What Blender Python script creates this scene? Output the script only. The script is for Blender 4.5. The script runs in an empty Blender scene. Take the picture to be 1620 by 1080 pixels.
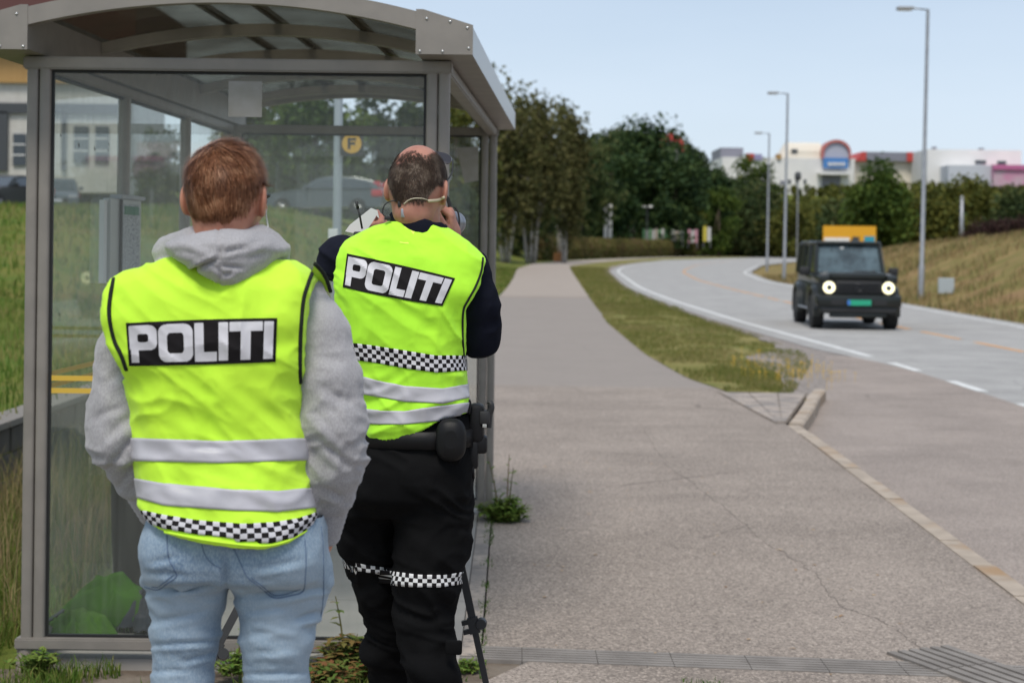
import bpy, bmesh, math, random
import numpy as np
from mathutils import Vector, Matrix
from mathutils.bvhtree import BVHTree
R = math.radians
rng = np.random.default_rng(7)
random.seed(7)
scene = bpy.context.scene
col = scene.collection

# ---------------------------------------------------------------- camera
F = 2612.0            # focal length in photograph pixels (1620 px wide)
HZ = 388.0            # horizon row at the picture's centre
ROLL = 0.012
CAMZ = 1.6
cam_d = bpy.data.cameras.new("camera"); cam = bpy.data.objects.new("camera", cam_d); col.objects.link(cam)
scene.camera = cam
cam_d.sensor_width = 36.0
cam_d.lens = F / 1620 * 36
cam_d.shift_y = -(540 - HZ) / 1620
cam_d.clip_start = 0.05; cam_d.clip_end = 3000
cr, sr = math.cos(ROLL), math.sin(ROLL)
cam.matrix_world = Matrix(((cr, -sr, 0, 0), (0, 0, -1, 0), (sr, cr, 0, CAMZ), (0, 0, 0, 1)))
cam_d.dof.use_dof = True
cam_d.dof.focus_distance = 4.3
cam_d.dof.aperture_fstop = 5.2

# ---------------------------------------------------------------- world and sun
world = bpy.data.worlds.new("World"); scene.world = world; world.use_nodes = True
wn, wl = world.node_tree.nodes, world.node_tree.links
wn.clear()
wo = wn.new("ShaderNodeOutputWorld"); bg = wn.new("ShaderNodeBackground"); sky = wn.new("ShaderNodeTexSky")
sky.sky_type = 'NISHITA'; sky.sun_disc = False
SUN_EL, SUN_ROT = R(60), R(192)
sky.sun_elevation = SUN_EL; sky.sun_rotation = SUN_ROT
sky.air_density = 0.9; sky.dust_density = 1.2; sky.ozone_density = 1.6
# thin high veil of cloud over the clear sky
tc = wn.new("ShaderNodeTexCoord"); mp = wn.new("ShaderNodeMapping"); mp.inputs['Scale'].default_value = (1.2, 1.2, 5.0)
nz = wn.new("ShaderNodeTexNoise"); nz.inputs['Scale'].default_value = 1.6; nz.inputs['Detail'].default_value = 5; nz.inputs['Roughness'].default_value = .5
rp = wn.new("ShaderNodeMapRange"); rp.inputs['From Min'].default_value = .3; rp.inputs['From Max'].default_value = .75
rp.inputs['To Min'].default_value = .40; rp.inputs['To Max'].default_value = .64
mx = wn.new("ShaderNodeMix"); mx.data_type = 'RGBA'; mx.inputs[7].default_value = (6.9, 7.9, 9.2, 1)
wl.new(tc.outputs['Generated'], mp.inputs[0]); wl.new(mp.outputs[0], nz.inputs[0]); wl.new(nz.outputs[0], rp.inputs[0])
sz = wn.new("ShaderNodeSeparateXYZ"); wl.new(tc.outputs['Generated'], sz.inputs[0])
hr_ = wn.new("ShaderNodeMapRange"); hr_.inputs['From Min'].default_value = 0.; hr_.inputs['From Max'].default_value = .16; hr_.inputs['To Min'].default_value = .36; hr_.inputs['To Max'].default_value = 0.; wl.new(sz.outputs[2], hr_.inputs[0])
sa = wn.new("ShaderNodeMath"); sa.operation = 'ADD'; sa.use_clamp = True; wl.new(rp.outputs[0], sa.inputs[0]); wl.new(hr_.outputs[0], sa.inputs[1])
wl.new(sa.outputs[0], mx.inputs[0]); wl.new(sky.outputs[0], mx.inputs[6]); wl.new(mx.outputs[2], bg.inputs[0])
bg.inputs[1].default_value = 0.09
wl.new(bg.outputs[0], wo.inputs[0])
sd = bpy.data.lights.new("sun", 'SUN'); sun = bpy.data.objects.new("sun", sd); col.objects.link(sun)
sd.energy = 2.1; sd.angle = R(18); sd.color = (1, .94, .85)
# the sun stands behind the camera, to its left
az = math.pi / 2 - SUN_ROT   # sky rotation is measured clockwise from +Y
sdir = Vector((math.sin(SUN_ROT) * math.cos(SUN_EL), math.cos(SUN_ROT) * math.cos(SUN_EL), math.sin(SUN_EL)))
sun.rotation_euler = sdir.to_track_quat('Z', 'Y').to_euler()
sun.location = (-8, -8, 14)
scene.view_settings.view_transform = 'Standard'; scene.view_settings.look = 'None'
scene.view_settings.exposure = 0.35; scene.view_settings.gamma = 1
scene.cycles.max_bounces = 8; scene.cycles.transparent_max_bounces = 16
scene.cycles.diffuse_bounces = 3; scene.cycles.glossy_bounces = 3; scene.cycles.transmission_bounces = 4
scene.cycles.caustics_reflective = False; scene.cycles.caustics_refractive = False
scene.cycles.use_denoising = True

# ---------------------------------------------------------------- measuring helpers
def P(px, py, d):
    """world point seen at photograph pixel (px, py) at forward distance d"""
    u = (px - 810) / F; v = (HZ - py) / F
    return np.array([d * (cr * u - sr * v), d, CAMZ + d * (sr * u + cr * v)])
def G(px, py, z=-.05):
    u = (px - 810) / F; v = (HZ - py) / F
    d = (z - CAMZ) / (sr * u + cr * v)
    return np.array([d * (cr * u - sr * v), d, z])

# ---------------------------------------------------------------- noise
def _hash(ix, iy, iz, s):
    h = (ix.astype(np.int64) * 374761393 + iy.astype(np.int64) * 668265263 + iz.astype(np.int64) * 2147483647 + s * 974634777) & 0x7fffffff
    h = ((h ^ (h >> 13)) * 1274126177) & 0x7fffffff
    return ((h ^ (h >> 16)) & 0xffff) / 65535.0
def vnoise(p, s=0):
    p = np.asarray(p, float); i = np.floor(p); f = p - i; f = f * f * (3 - 2 * f); i = i.astype(np.int64)
    r = 0
    for a in (0, 1):
        wa = f[..., 0] if a else 1 - f[..., 0]
        for b in (0, 1):
            wb = f[..., 1] if b else 1 - f[..., 1]
            for c in (0, 1):
                wc = f[..., 2] if c else 1 - f[..., 2]
                r = r + wa * wb * wc * _hash(i[..., 0] + a, i[..., 1] + b, i[..., 2] + c, s)
    return r
def fbm(p, s=0, o=3):
    r = 0; a = .5; t = 0
    for k in range(o):
        r = r + a * vnoise(p * (2 ** k), s + k * 17); t += a; a *= .5
    return r / t
def folds(p, sc, amp, s=0, warp=.35):
    q = p * np.array(sc)
    w = np.stack([vnoise(p * 9 + 5, s + 3), vnoise(p * 9 + 15, s + 4), vnoise(p * 9 + 25, s + 5)], -1) - .5
    n = vnoise(q + w * warp * 4, s)
    return amp * ((1 - np.abs(2 * n - 1)) ** 1.6 - .4)

# ---------------------------------------------------------------- materials
def mat(name, color=(.5, .5, .5), rough=.6, metal=0., spec=.5, noise=None, bump=None, sheen=0, coat=0, emit=None, mottled=None):
    """noise=(scale, colour2, detail); bump=(scale, strength, distance); mottled=(scale, colour3)"""
    m = bpy.data.materials.new(name); m.use_nodes = True; n, l = m.node_tree.nodes, m.node_tree.links
    b = n["Principled BSDF"]
    b.inputs['Base Color'].default_value = (*color, 1); b.inputs['Roughness'].default_value = rough
    b.inputs['Metallic'].default_value = metal; b.inputs['Specular IOR Level'].default_value = spec
    if sheen: b.inputs['Sheen Weight'].default_value = sheen; b.inputs['Sheen Roughness'].default_value = .5
    if coat: b.inputs['Coat Weight'].default_value = coat; b.inputs['Coat Roughness'].default_value = .05
    if emit: b.inputs['Emission Color'].default_value = (*emit[0], 1); b.inputs['Emission Strength'].default_value = emit[1]
    t = n.new("ShaderNodeTexCoord")
    cur = None
    def mixn(scale, c2, detail, cur, lo=.38, hi=.62, sc3=None):
        x = n.new("ShaderNodeTexNoise"); x.inputs['Scale'].default_value = scale; x.inputs['Detail'].default_value = detail
        if sc3:
            q = n.new("ShaderNodeMapping"); q.inputs['Scale'].default_value = sc3; l.new(t.outputs['Object'], q.inputs[0]); l.new(q.outputs[0], x.inputs[0])
        else: l.new(t.outputs['Object'], x.inputs[0])
        g = n.new("ShaderNodeMapRange"); g.inputs['From Min'].default_value = lo; g.inputs['From Max'].default_value = hi
        l.new(x.outputs[0], g.inputs[0])
        k = n.new("ShaderNodeMix"); k.data_type = 'RGBA'; k.inputs[7].default_value = (*c2, 1)
        l.new(g.outputs[0], k.inputs[0])
        if cur is None: k.inputs[6].default_value = (*color, 1)
        else: l.new(cur, k.inputs[6])
        return k.outputs[2]
    if noise: cur = mixn(noise[0], noise[1], noise[2] if len(noise) > 2 else 3, cur, sc3=noise[3] if len(noise) > 3 else None)
    if mottled: cur = mixn(mottled[0], mottled[1], 4, cur, .5, .7, mottled[2] if len(mottled) > 2 else None)
    if cur is not None: l.new(cur, b.inputs['Base Color'])
    if bump:
        x = n.new("ShaderNodeTexNoise"); x.inputs['Scale'].default_value = bump[0]; x.inputs['Detail'].default_value = 4; l.new(t.outputs['Object'], x.inputs[0])
        u = n.new("ShaderNodeBump"); u.inputs['Strength'].default_value = bump[1]; u.inputs['Distance'].default_value = bump[2]
        l.new(x.outputs[0], u.inputs['Height']); l.new(u.outputs[0], b.inputs['Normal'])
    return m
def glass_mat(name, tint, dirt, dirt_sheen_col=(.5, .52, .48), ior=1.5, streak=True):  # dirt is a diffuse film; the windscreen uses it as painted sky reflection
    m = bpy.data.materials.new(name); m.use_nodes = True; n, l = m.node_tree.nodes, m.node_tree.links; n.clear()
    o = n.new("ShaderNodeOutputMaterial"); tr = n.new("ShaderNodeBsdfTransparent"); tr.inputs[0].default_value = (*tint, 1)
    gl = n.new("ShaderNodeBsdfGlossy"); gl.inputs['Roughness'].default_value = .02; gl.inputs[0].default_value = (1, 1, 1, 1)
    fr = n.new("ShaderNodeFresnel"); fr.inputs[0].default_value = ior
    ge = n.new("ShaderNodeNewGeometry"); iv = n.new("ShaderNodeMath"); iv.operation = 'SUBTRACT'; iv.inputs[0].default_value = 1; l.new(ge.outputs['Backfacing'], iv.inputs[1]); fm = n.new("ShaderNodeMath"); fm.operation = 'MULTIPLY'; l.new(iv.outputs[0], fm.inputs[0]); l.new(fr.outputs[0], fm.inputs[1])   # one reflection per sheet, at its outer face
    m1 = n.new("ShaderNodeMixShader"); l.new(fm.outputs[0], m1.inputs[0]); l.new(tr.outputs[0], m1.inputs[1]); l.new(gl.outputs[0], m1.inputs[2])
    df = n.new("ShaderNodeBsdfDiffuse"); df.inputs[0].default_value = (*dirt_sheen_col, 1)
    t = n.new("ShaderNodeTexCoord"); mp = n.new("ShaderNodeMapping"); mp.inputs['Scale'].default_value = (60, 60, 2.2) if streak else (4, 4, 4)
    x = n.new("ShaderNodeTexNoise"); x.inputs['Scale'].default_value = 1.; x.inputs['Detail'].default_value = 4
    l.new(t.outputs['Object'], mp.inputs[0]); l.new(mp.outputs[0], x.inputs[0])
    x2 = n.new("ShaderNodeTexNoise"); x2.inputs['Scale'].default_value = 1.7; l.new(t.outputs['Object'], x2.inputs[0])
    mu = n.new("ShaderNodeMath"); mu.operation = 'MULTIPLY'; l.new(x.outputs[0], mu.inputs[0]); l.new(x2.outputs[0], mu.inputs[1])
    g = n.new("ShaderNodeMapRange"); g.inputs['From Min'].default_value = .12; g.inputs['From Max'].default_value = .4
    g.inputs['To Min'].default_value = dirt * .35; g.inputs['To Max'].default_value = dirt * 1.6; l.new(mu.outputs[0], g.inputs[0])
    m2 = n.new("ShaderNodeMixShader"); l.new(g.outputs[0], m2.inputs[0]); l.new(m1.outputs[0], m2.inputs[1]); l.new(df.outputs[0], m2.inputs[2])
    l.new(m2.outputs[0], o.inputs[0]); return m

# ---------------------------------------------------------------- mesh builder
class MB:
    def __init__(s): s.v = []; s.f = []; s.m = []; s.n = 0
    def add(s, v, f, mi=0):
        v = np.asarray(v, float).reshape(-1, 3); s.v.append(v)
        for q in f: s.f.append(tuple(int(i) + s.n for i in q)); s.m.append(mi)
        s.n += len(v); return s
    def box(s, lo, hi, mi=0, bev=0.):
        x0, y0, z0 = lo; x1, y1, z1 = hi
        if bev > 0: return s.hull_box(lo, hi, bev, mi)
        v = [(x0, y0, z0), (x1, y0, z0), (x1, y1, z0), (x0, y1, z0), (x0, y0, z1), (x1, y0, z1), (x1, y1, z1), (x0, y1, z1)]
        return s.add(v, [(0, 3, 2, 1), (4, 5, 6, 7), (0, 1, 5, 4), (1, 2, 6, 5), (2, 3, 7, 6), (3, 0, 4, 7)], mi)
    def hull_box(s, lo, hi, b, mi=0):
        bm = bmesh.new(); r = bmesh.ops.create_cube(bm, size=1)
        lo = Vector(lo); hi = Vector(hi)
        for w in bm.verts: w.co = Vector(((lo[i] + hi[i]) / 2 + w.co[i] * (hi[i] - lo[i]) for i in range(3)))
        bmesh.ops.bevel(bm, geom=bm.edges[:], offset=b, segments=2, affect='EDGES', profile=.5)
        s.add_bm(bm, mi); return s
    def add_bm(s, bm, mi=0, M=None):
        bm.verts.index_update()
        v = np.array([(M @ w.co if M else w.co)[:] for w in bm.verts]); s.add(v, [[w.index for w in f.verts] for f in bm.faces], mi); bm.free(); return s
    def obox(s, c, ax, size, mi=0):
        """oriented box: centre c, axes ax (3x3 rows), full sizes"""
        c = np.asarray(c, float); ax = np.asarray(ax, float); h = np.asarray(size) / 2
        v = [c + ax[0] * h[0] * a + ax[1] * h[1] * b + ax[2] * h[2] * e for e in (-1, 1) for b in (-1, 1) for a in (-1, 1)]
        return s.add(v, [(0, 2, 3, 1), (4, 5, 7, 6), (0, 1, 5, 4), (1, 3, 7, 5), (3, 2, 6, 7), (2, 0, 4, 6)], mi)
    def tube(s, path, r, seg=10, mi=0, cap=True, flat=1.):
        path = np.asarray(path, float); n = len(path); r = np.broadcast_to(np.asarray(r, float), (n,))
        t = np.gradient(path, axis=0); t /= np.linalg.norm(t, axis=1)[:, None] + 1e-12
        up = np.array([0, 0, 1.]) if abs(t[0][2]) < .9 else np.array([1., 0, 0])
        vs = []; a = np.linspace(0, 2 * np.pi, seg, endpoint=False)
        u = None
        for i in range(n):
            if u is None: u = np.cross(t[i], up)
            else: u = u - t[i] * np.dot(u, t[i])
            u /= np.linalg.norm(u) + 1e-12; w = np.cross(t[i], u)
            vs.append(path[i] + r[i] * (np.cos(a)[:, None] * u + flat * np.sin(a)[:, None] * w))
        v = np.concatenate(vs); f = []
        for i in range(n - 1):
            for j in range(seg):
                k = (j + 1) % seg; f.append((i * seg + j, i * seg + k, (i + 1) * seg + k, (i + 1) * seg + j))
        if cap: f.append(tuple(range(seg))[::-1]); f.append(tuple((n - 1) * seg + j for j in range(seg)))
        return s.add(v, f, mi)
    def prism(s, poly, axis, a, b, mi=0):
        """closed 2-D polygon extruded along axis ('x','y','z') from a to b"""
        n = len(poly); i = 'xyz'.index(axis); o = [k for k in range(3) if k != i]
        v = np.zeros((2 * n, 3)); p = np.asarray(poly, float)
        v[:n, o[0]] = p[:, 0]; v[:n, o[1]] = p[:, 1]; v[n:] = v[:n]; v[:n, i] = a; v[n:, i] = b
        f = [tuple(range(n)), tuple(range(2 * n - 1, n - 1, -1))] + [((j + 1) % n, j, n + j, n + (j + 1) % n) for j in range(n)]
        return s.add(v, f, mi)
    def lathe(s, prof, c, axis=(0, 0, 1), seg=20, mi=0):
        """prof = [(radius, height)...] round axis through c"""
        ax = np.asarray(axis, float); ax /= np.linalg.norm(ax); up = np.array([0, 0, 1.]) if abs(ax[2]) < .9 else np.array([1., 0, 0])
        u = np.cross(ax, up); u /= np.linalg.norm(u); w = np.cross(ax, u); a = np.linspace(0, 2 * np.pi, seg, endpoint=False)
        v = np.concatenate([np.asarray(c) + ax * h + r * (np.cos(a)[:, None] * u + np.sin(a)[:, None] * w) for r, h in prof]); f = []
        for i in range(len(prof) - 1):
            for j in range(seg):
                k = (j + 1) % seg; f.append((i * seg + j, i * seg + k, (i + 1) * seg + k, (i + 1) * seg + j))
        f.append(tuple(range(seg))[::-1]); f.append(tuple((len(prof) - 1) * seg + j for j in range(seg)))
        return s.add(v, f, mi)
    def grid(s, V, mi=0, closed=False):
        """V[n, m, 3] grid of points"""
        n, m = V.shape[:2]; f = []
        for i in range(n - 1):
            for j in range(m - 1 if not closed else m):
                k = (j + 1) % m; f.append((i * m + j, i * m + k, (i + 1) * m + k, (i + 1) * m + j))
        return s.add(V.reshape(-1, 3), f, mi)
    def build(s, name, mats, parent=None, smooth=False):
        return obj(name, np.concatenate(s.v), s.f, mats, parent, smooth, s.m)

def obj(name, v, f, mats, parent=None, smooth=False, mi=None):
    v = np.asarray(v, float).reshape(-1, 3)
    if parent is not None:
        base = np.array(parent.get('_w', parent.location[:]), float)
        v = v - base
    me = bpy.data.meshes.new(name)
    if isinstance(f, np.ndarray):
        k = f.shape[1]; me.vertices.add(len(v)); me.vertices.foreach_set('co', v.ravel().astype(np.float32))
        me.loops.add(f.size); me.loops.foreach_set('vertex_index', f.ravel().astype(np.int32))
        me.polygons.add(len(f)); me.polygons.foreach_set('loop_start', np.arange(0, f.size, k, dtype=np.int32))
        me.update(calc_edges=True)
    else:
        me.from_pydata(v.tolist(), [], f)
    for m in (mats if isinstance(mats, (list, tuple)) else [mats]): me.materials.append(m)
    if mi is not None and len(me.materials) > 1: me.polygons.foreach_set('material_index', np.asarray(mi, np.int32))
    if smooth:
        me.polygons.foreach_set('use_smooth', np.ones(len(me.polygons), bool))
        if smooth != True: me.set_sharp_from_angle(angle=R(smooth))
    me.update()
    o = bpy.data.objects.new(name, me); col.objects.link(o)
    if parent is not None:
        o.parent = parent; o['_w'] = [float(x) for x in base]
    return o
def tag(o, label=None, cat=None, group=None, kind=None):
    if label: o['label'] = label
    if cat: o['category'] = cat
    if group: o['group'] = group
    if kind: o['kind'] = kind
    return o
def thing(name, label, cat, loc, group=None):
    o = bpy.data.objects.new(name, None); col.objects.link(o); o.location = [float(x) for x in loc]; o.empty_display_size = .1
    return tag(o, label, cat, group)
def struct(o): return tag(o, kind='structure')
def copy_tree(o, parent=None):
    c = o.copy(); col.objects.link(c); c.parent = parent
    for ch in o.children: copy_tree(ch, c)
    return c

# ---------------------------------------------------------------- signed distance modelling
def smin(a, b, k):
    h = np.clip(.5 + .5 * (b - a) / k, 0, 1); return b + (a - b) * h - k * h * (1 - h)
def smax(a, b, k): return -smin(-a, -b, k)
def sd_cone(p, a, b, ra, rb):
    a = np.asarray(a); b = np.asarray(b); ab = b - a
    t = np.clip(((p - a) @ ab) / (ab @ ab + 1e-12), 0, 1)
    return np.linalg.norm(p - a - t[..., None] * ab, axis=-1) - (ra + (rb - ra) * t)
def sd_ell(p, c, r, M=None):
    q = (p - np.asarray(c))
    if M is not None: q = q @ np.asarray(M).T
    q = q / np.asarray(r); k = np.linalg.norm(q, axis=-1)
    k2 = np.linalg.norm(q / np.asarray(r), axis=-1) + 1e-9
    return k * (k - 1) / k2
def chain(p, pts, k=.02):
    """pts = [(point, radius), ...] joined tapered limbs"""
    d = None
    for (a, ra), (b, rb) in zip(pts[:-1], pts[1:]):
        e = sd_cone(p, a, b, ra, rb); d = e if d is None else smin(d, e, k)
    return d
def nets(fn, lo, hi, h):
    """surface nets of fn(p) < 0 over a box, returns vertices and quads"""
    lo = np.asarray(lo, float); hi = np.asarray(hi, float); n = np.ceil((hi - lo) / h).astype(int) + 1
    ax = [lo[i] + h * np.arange(n[i]) for i in range(3)]
    V = np.empty(n)
    for i in range(0, n[0], 24):
        X, Y, Z = np.meshgrid(ax[0][i:i + 24], ax[1], ax[2], indexing='ij'); V[i:i + 24] = fn(np.stack([X, Y, Z], -1))
    S = V < 0
    c = np.zeros(n - 1, int)
    for a in (0, 1):
        for b in (0, 1):
            for e in (0, 1): c += S[a:n[0] - 1 + a, b:n[1] - 1 + b, e:n[2] - 1 + e]
    act = (c > 0) & (c < 8); idx = -np.ones(n - 1, int); I = np.argwhere(act); idx[act] = np.arange(len(I))
    acc = np.zeros((len(I), 3)); cnt = np.zeros(len(I))
    for d in range(3):
        o = [k for k in range(3) if k != d]
        for a in (0, 1):
            for b in (0, 1):
                off = np.zeros(3, int); off[o[0]] = a; off[o[1]] = b
                A = I + off; B = A.copy(); B[:, d] += 1
                va = V[A[:, 0], A[:, 1], A[:, 2]]; vb = V[B[:, 0], B[:, 1], B[:, 2]]; m = (va < 0) != (vb < 0)
                t = np.where(m, va / (va - vb + 1e-20), 0)
                q = A.astype(float); q[:, d] += t; acc[m] += q[m]; cnt[m] += 1
    v = lo + h * acc / cnt[:, None]
    fs = []
    for d in range(3):
        o = [(d + 1) % 3, (d + 2) % 3]
        sl0 = [slice(None)] * 3; sl1 = [slice(None)] * 3; sl0[d] = slice(0, n[d] - 1); sl1[d] = slice(1, n[d])
        ch = S[tuple(sl0)] != S[tuple(sl1)]; E = np.argwhere(ch)
        E = E[(E[:, o[0]] > 0) & (E[:, o[1]] > 0) & (E[:, o[0]] < n[o[0]] - 1) & (E[:, o[1]] < n[o[1]] - 1)]
        s0 = S[E[:, 0], E[:, 1], E[:, 2]]
        def cell(a, b):
            q = E.copy(); q[:, o[0]] -= a; q[:, o[1]] -= b; return idx[q[:, 0], q[:, 1], q[:, 2]]
        Q = np.stack([cell(1, 1), cell(0, 1), cell(0, 0), cell(1, 0)], 1)
        Q[~s0] = Q[~s0][:, ::-1]; fs.append(Q)
    return v, np.concatenate(fs)
def grad(fn, v, e=.0015):
    g = np.stack([fn(v + np.eye(3)[i] * e) - fn(v - np.eye(3)[i] * e) for i in range(3)], -1)
    return g / (np.linalg.norm(g, axis=-1)[:, None] + 1e-9)
def skin(fn, lo, hi, h, disp=None, fit=1):
    v, f = nets(fn, lo, hi, h)
    for _ in range(fit): v = v - np.clip(fn(v), -h, h)[:, None] * grad(fn, v)
    if disp is not None: v = v + disp(v)[:, None] * grad(fn, v)
    return v, f
def join(parts):
    """[(v, f, mi)] -> one vertex list, face list, material indices"""
    V = []; Fc = []; M = []; n = 0
    for v, f, mi in parts:
        V.append(v); Fc.append(np.asarray(f) + n); M.append(np.full(len(f), mi)); n += len(v)
    return np.concatenate(V), np.concatenate(Fc), np.concatenate(M)
def smooth_curve(pts, step=None, n=None):
    """Catmull-Rom through points"""
    p = np.asarray(pts, float); n = n or 8; out = []
    q = np.concatenate([[2 * p[0] - p[1]], p, [2 * p[-1] - p[-2]]])
    for i in range(1, len(q) - 2):
        for t in np.linspace(0, 1, n, endpoint=False):
            out.append(.5 * ((2 * q[i]) + (-q[i - 1] + q[i + 1]) * t + (2 * q[i - 1] - 5 * q[i] + 4 * q[i + 1] - q[i + 2]) * t ** 2 + (-q[i - 1] + 3 * q[i] - 3 * q[i + 1] + q[i + 2]) * t ** 3))
    out.append(q[-2]); return np.array(out)
def sstep(a, b, x):
    t = np.clip((np.asarray(x, float) - a) / (b - a), 0, 1); return t * t * (3 - 2 * t)

# ================================================================ GROUND
PZ, RZ = -.05, -.17
def curve(pts, z, extra_lo=(), extra_hi=()):
    q = [tuple(G(x, y, z)[[1, 0]]) for x, y in pts]
    q = list(extra_lo) + q + list(extra_hi); q.sort()
    Y = np.array([a for a, b in q]); X = np.array([b for a, b in q])
    s = np.concatenate([np.arange(-6, 40, .25), np.arange(40, 470, 2.)])
    v = np.interp(s, Y, X)
    k = np.array([1, 2, 3, 2, 1.]); k /= k.sum()
    for _ in range(3): v[2:-2] = np.convolve(v, k, 'valid')
    return lambda y: np.interp(y, s, v)
PL = curve([(812, 440), (818, 425)], PZ, [(-6, -.1), (11, -.1), (12, -1.0), (30, -1.0), (45, -.6), (62, -.2)], [(150, 1.9), (182, 5.8), (223, 13.5), (250, 19.5), (280, 27.5), (320, 40), (400, 68)])
PR = curve([(1090, 600), (1020, 560), (960, 510), (925, 460), (905, 430)], PZ, [(-6, 2.35), (15.6, 2.62), (19, 2.5)], [(135, 4.7), (165, 8.3), (195, 12.6), (223, 17.4), (250, 23.2), (280, 31.2), (320, 43.5), (400, 72)])
RL = curve([(1620, 643), (1480, 597), (1365, 562), (1180, 512), (1060, 475), (1010, 455), (984, 436), (975, 429), (984, 423), (1002, 418.5), (1055, 411.5), (1200, 407)], RZ, [(-6, 5.9)], [(460, 92)])
RR = curve([(1615, 517), (1430, 483), (1252, 452), (1209, 445), (1177, 431), (1200, 419.5), (1259, 413.2)], RZ, [(-6, 11.9)], [(340, 66), (460, 110)])
RC = lambda y: RL(y) * .5 + RR(y) * .5 + .15
VR = lambda y: np.minimum(RL(y) - .55, np.interp(y, [18.9, 20, 22, 24.5, 27, 32, 60], [3.45, 3.72, 4.15, 4.72, 5.08, 5.15, 5.2]) + np.maximum(0, RL(y) - RL(60)) * sstep(58, 66, y))
def KX(y): return np.interp(y, [-6, 7.7, 15.6], [2.12, 2.41, 2.6])

def asphalt(name, base, light, dark, speck=1., patch=None, wear=None):
    m = bpy.data.materials.new(name); m.use_nodes = True; n, l = m.node_tree.nodes, m.node_tree.links; b = n["Principled BSDF"]
    b.inputs['Roughness'].default_value = .9; b.inputs['Specular IOR Level'].default_value = .18
    t = n.new("ShaderNodeTexCoord")
    def N(scale, det=3, vec=None, rough=.5):
        x = n.new("ShaderNodeTexNoise"); x.inputs['Scale'].default_value = scale; x.inputs['Detail'].default_value = det; x.inputs['Roughness'].default_value = rough
        l.new(vec or t.outputs['Object'], x.inputs[0]); return x.outputs[0]
    def MR(v, a, b_, c=0, d=1):
        x = n.new("ShaderNodeMapRange"); 
        for k, q in zip(('From Min', 'From Max', 'To Min', 'To Max'), (a, b_, c, d)): x.inputs[k].default_value = q
        l.new(v, x.inputs[0]); return x.outputs[0]
    def MX(f, a, c):
        x = n.new("ShaderNodeMix"); x.data_type = 'RGBA'; l.new(f, x.inputs[0])
        for i, q in ((6, a), (7, c)):
            if isinstance(q, tuple): x.inputs[i].default_value = (*q, 1)
            else: l.new(q, x.inputs[i])
        return x.outputs[2]
    c = MX(MR(N(.9, 5, None, .62), .36, .66), tuple(k * 1.05 for k in base), tuple(k * .76 for k in base))
    mp = n.new("ShaderNodeMapping"); mp.inputs['Scale'].default_value = (1, .12, 1); l.new(t.outputs['Object'], mp.inputs[0])
    c = MX(MR(N(2.4, 3, mp.outputs[0]), .5, .75, 0, .5), c, tuple(k * 1.1 for k in base))
    mp2 = n.new("ShaderNodeMapping"); mp2.inputs['Scale'].default_value = (.22, 1.3, 1); l.new(t.outputs['Object'], mp2.inputs[0])
    c = MX(MR(N(1.1, 6, mp2.outputs[0], .6), .52, .72, 0, .6), c, tuple(k * .68 for k in base))
    vo = n.new("ShaderNodeTexVoronoi"); vo.inputs['Scale'].default_value = 115 * speck; l.new(t.outputs['Object'], vo.inputs[0])
    sp = n.new("ShaderNodeSeparateColor"); l.new(vo.outputs['Color'], sp.inputs[0])
    c = MX(MR(sp.outputs[0], .58, .9, 0, .6), c, light)
    c = MX(MR(sp.outputs[1], .62, .95, 0, .7), c, dark)
    c = MX(MR(N(46 * speck, 3), .5, .78, 0, .55), c, dark)
    # hairline cracks
    v2 = n.new("ShaderNodeTexVoronoi"); v2.feature = 'DISTANCE_TO_EDGE'; v2.inputs['Scale'].default_value = .33
    wv = n.new("ShaderNodeMix"); wv.data_type = 'RGBA'; wv.inputs[0].default_value = .12
    nn = n.new("ShaderNodeTexNoise"); nn.inputs['Scale'].default_value = 1.6; nn.inputs['Detail'].default_value = 6; l.new(t.outputs['Object'], nn.inputs[0])
    l.new(t.outputs['Object'], wv.inputs[6]); l.new(nn.outputs['Color'], wv.inputs[7]); l.new(wv.outputs[2], v2.inputs[0])
    cm = n.new("ShaderNodeMath"); cm.operation = 'MULTIPLY'; l.new(MR(v2.outputs['Distance'], .0, .006, .5, 0), cm.inputs[0]); l.new(MR(N(.5, 2), .5, .58), cm.inputs[1])
    c = MX(cm.outputs[0], c, tuple(k * .5 for k in dark))
    if patch:   # bands of differently aged asphalt along the way (y from, y to, colour factor)
        sx = n.new("ShaderNodeSeparateXYZ"); l.new(t.outputs['Object'], sx.inputs[0])
        for y0, y1, cc, w in patch:
            a = MR(sx.outputs[1], y0, y0 + w); e = MR(sx.outputs[1], y1, y1 + w, 1, 0)
            q = n.new("ShaderNodeMath"); q.operation = 'MULTIPLY'; l.new(a, q.inputs[0]); l.new(e, q.inputs[1])
            q2 = n.new("ShaderNodeMath"); q2.operation = 'MULTIPLY'; l.new(q.outputs[0], q2.inputs[0]); q2.inputs[1].default_value = .75
            c = MX(q2.outputs[0], c, cc)
    l.new(c, b.inputs['Base Color'])
    bu = n.new("ShaderNodeBump"); bu.inputs['Strength'].default_value = .75; bu.inputs['Distance'].default_value = .004
    l.new(vo.outputs['Distance'], bu.inputs['Height']); l.new(bu.outputs[0], b.inputs['Normal'])
    return m
M_PATH = asphalt("path_asphalt", (.318, .270, .232), (.55, .47, .40), (.115, .096, .083), 1., patch=[(19.2, 52, (.282, .252, .228), .5), (53, 400, (.37, .318, .275), 2)])
M_BAY = asphalt("bay_asphalt", (.345, .292, .255), (.46, .40, .36), (.15, .13, .12), 1.)
M_ROAD = asphalt("road_asphalt", (.395, .385, .370), (.5, .49, .47), (.24, .235, .23), 1.)
M_LOT = mat("lot_asphalt", (.22, .21, .2), .9, noise=(.8, (.28, .27, .25)))
M_GRAVEL = mat("gravel", (.2, .17, .15), .95, noise=(14, (.33, .29, .26), 4), bump=(60, .8, .02))
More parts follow.
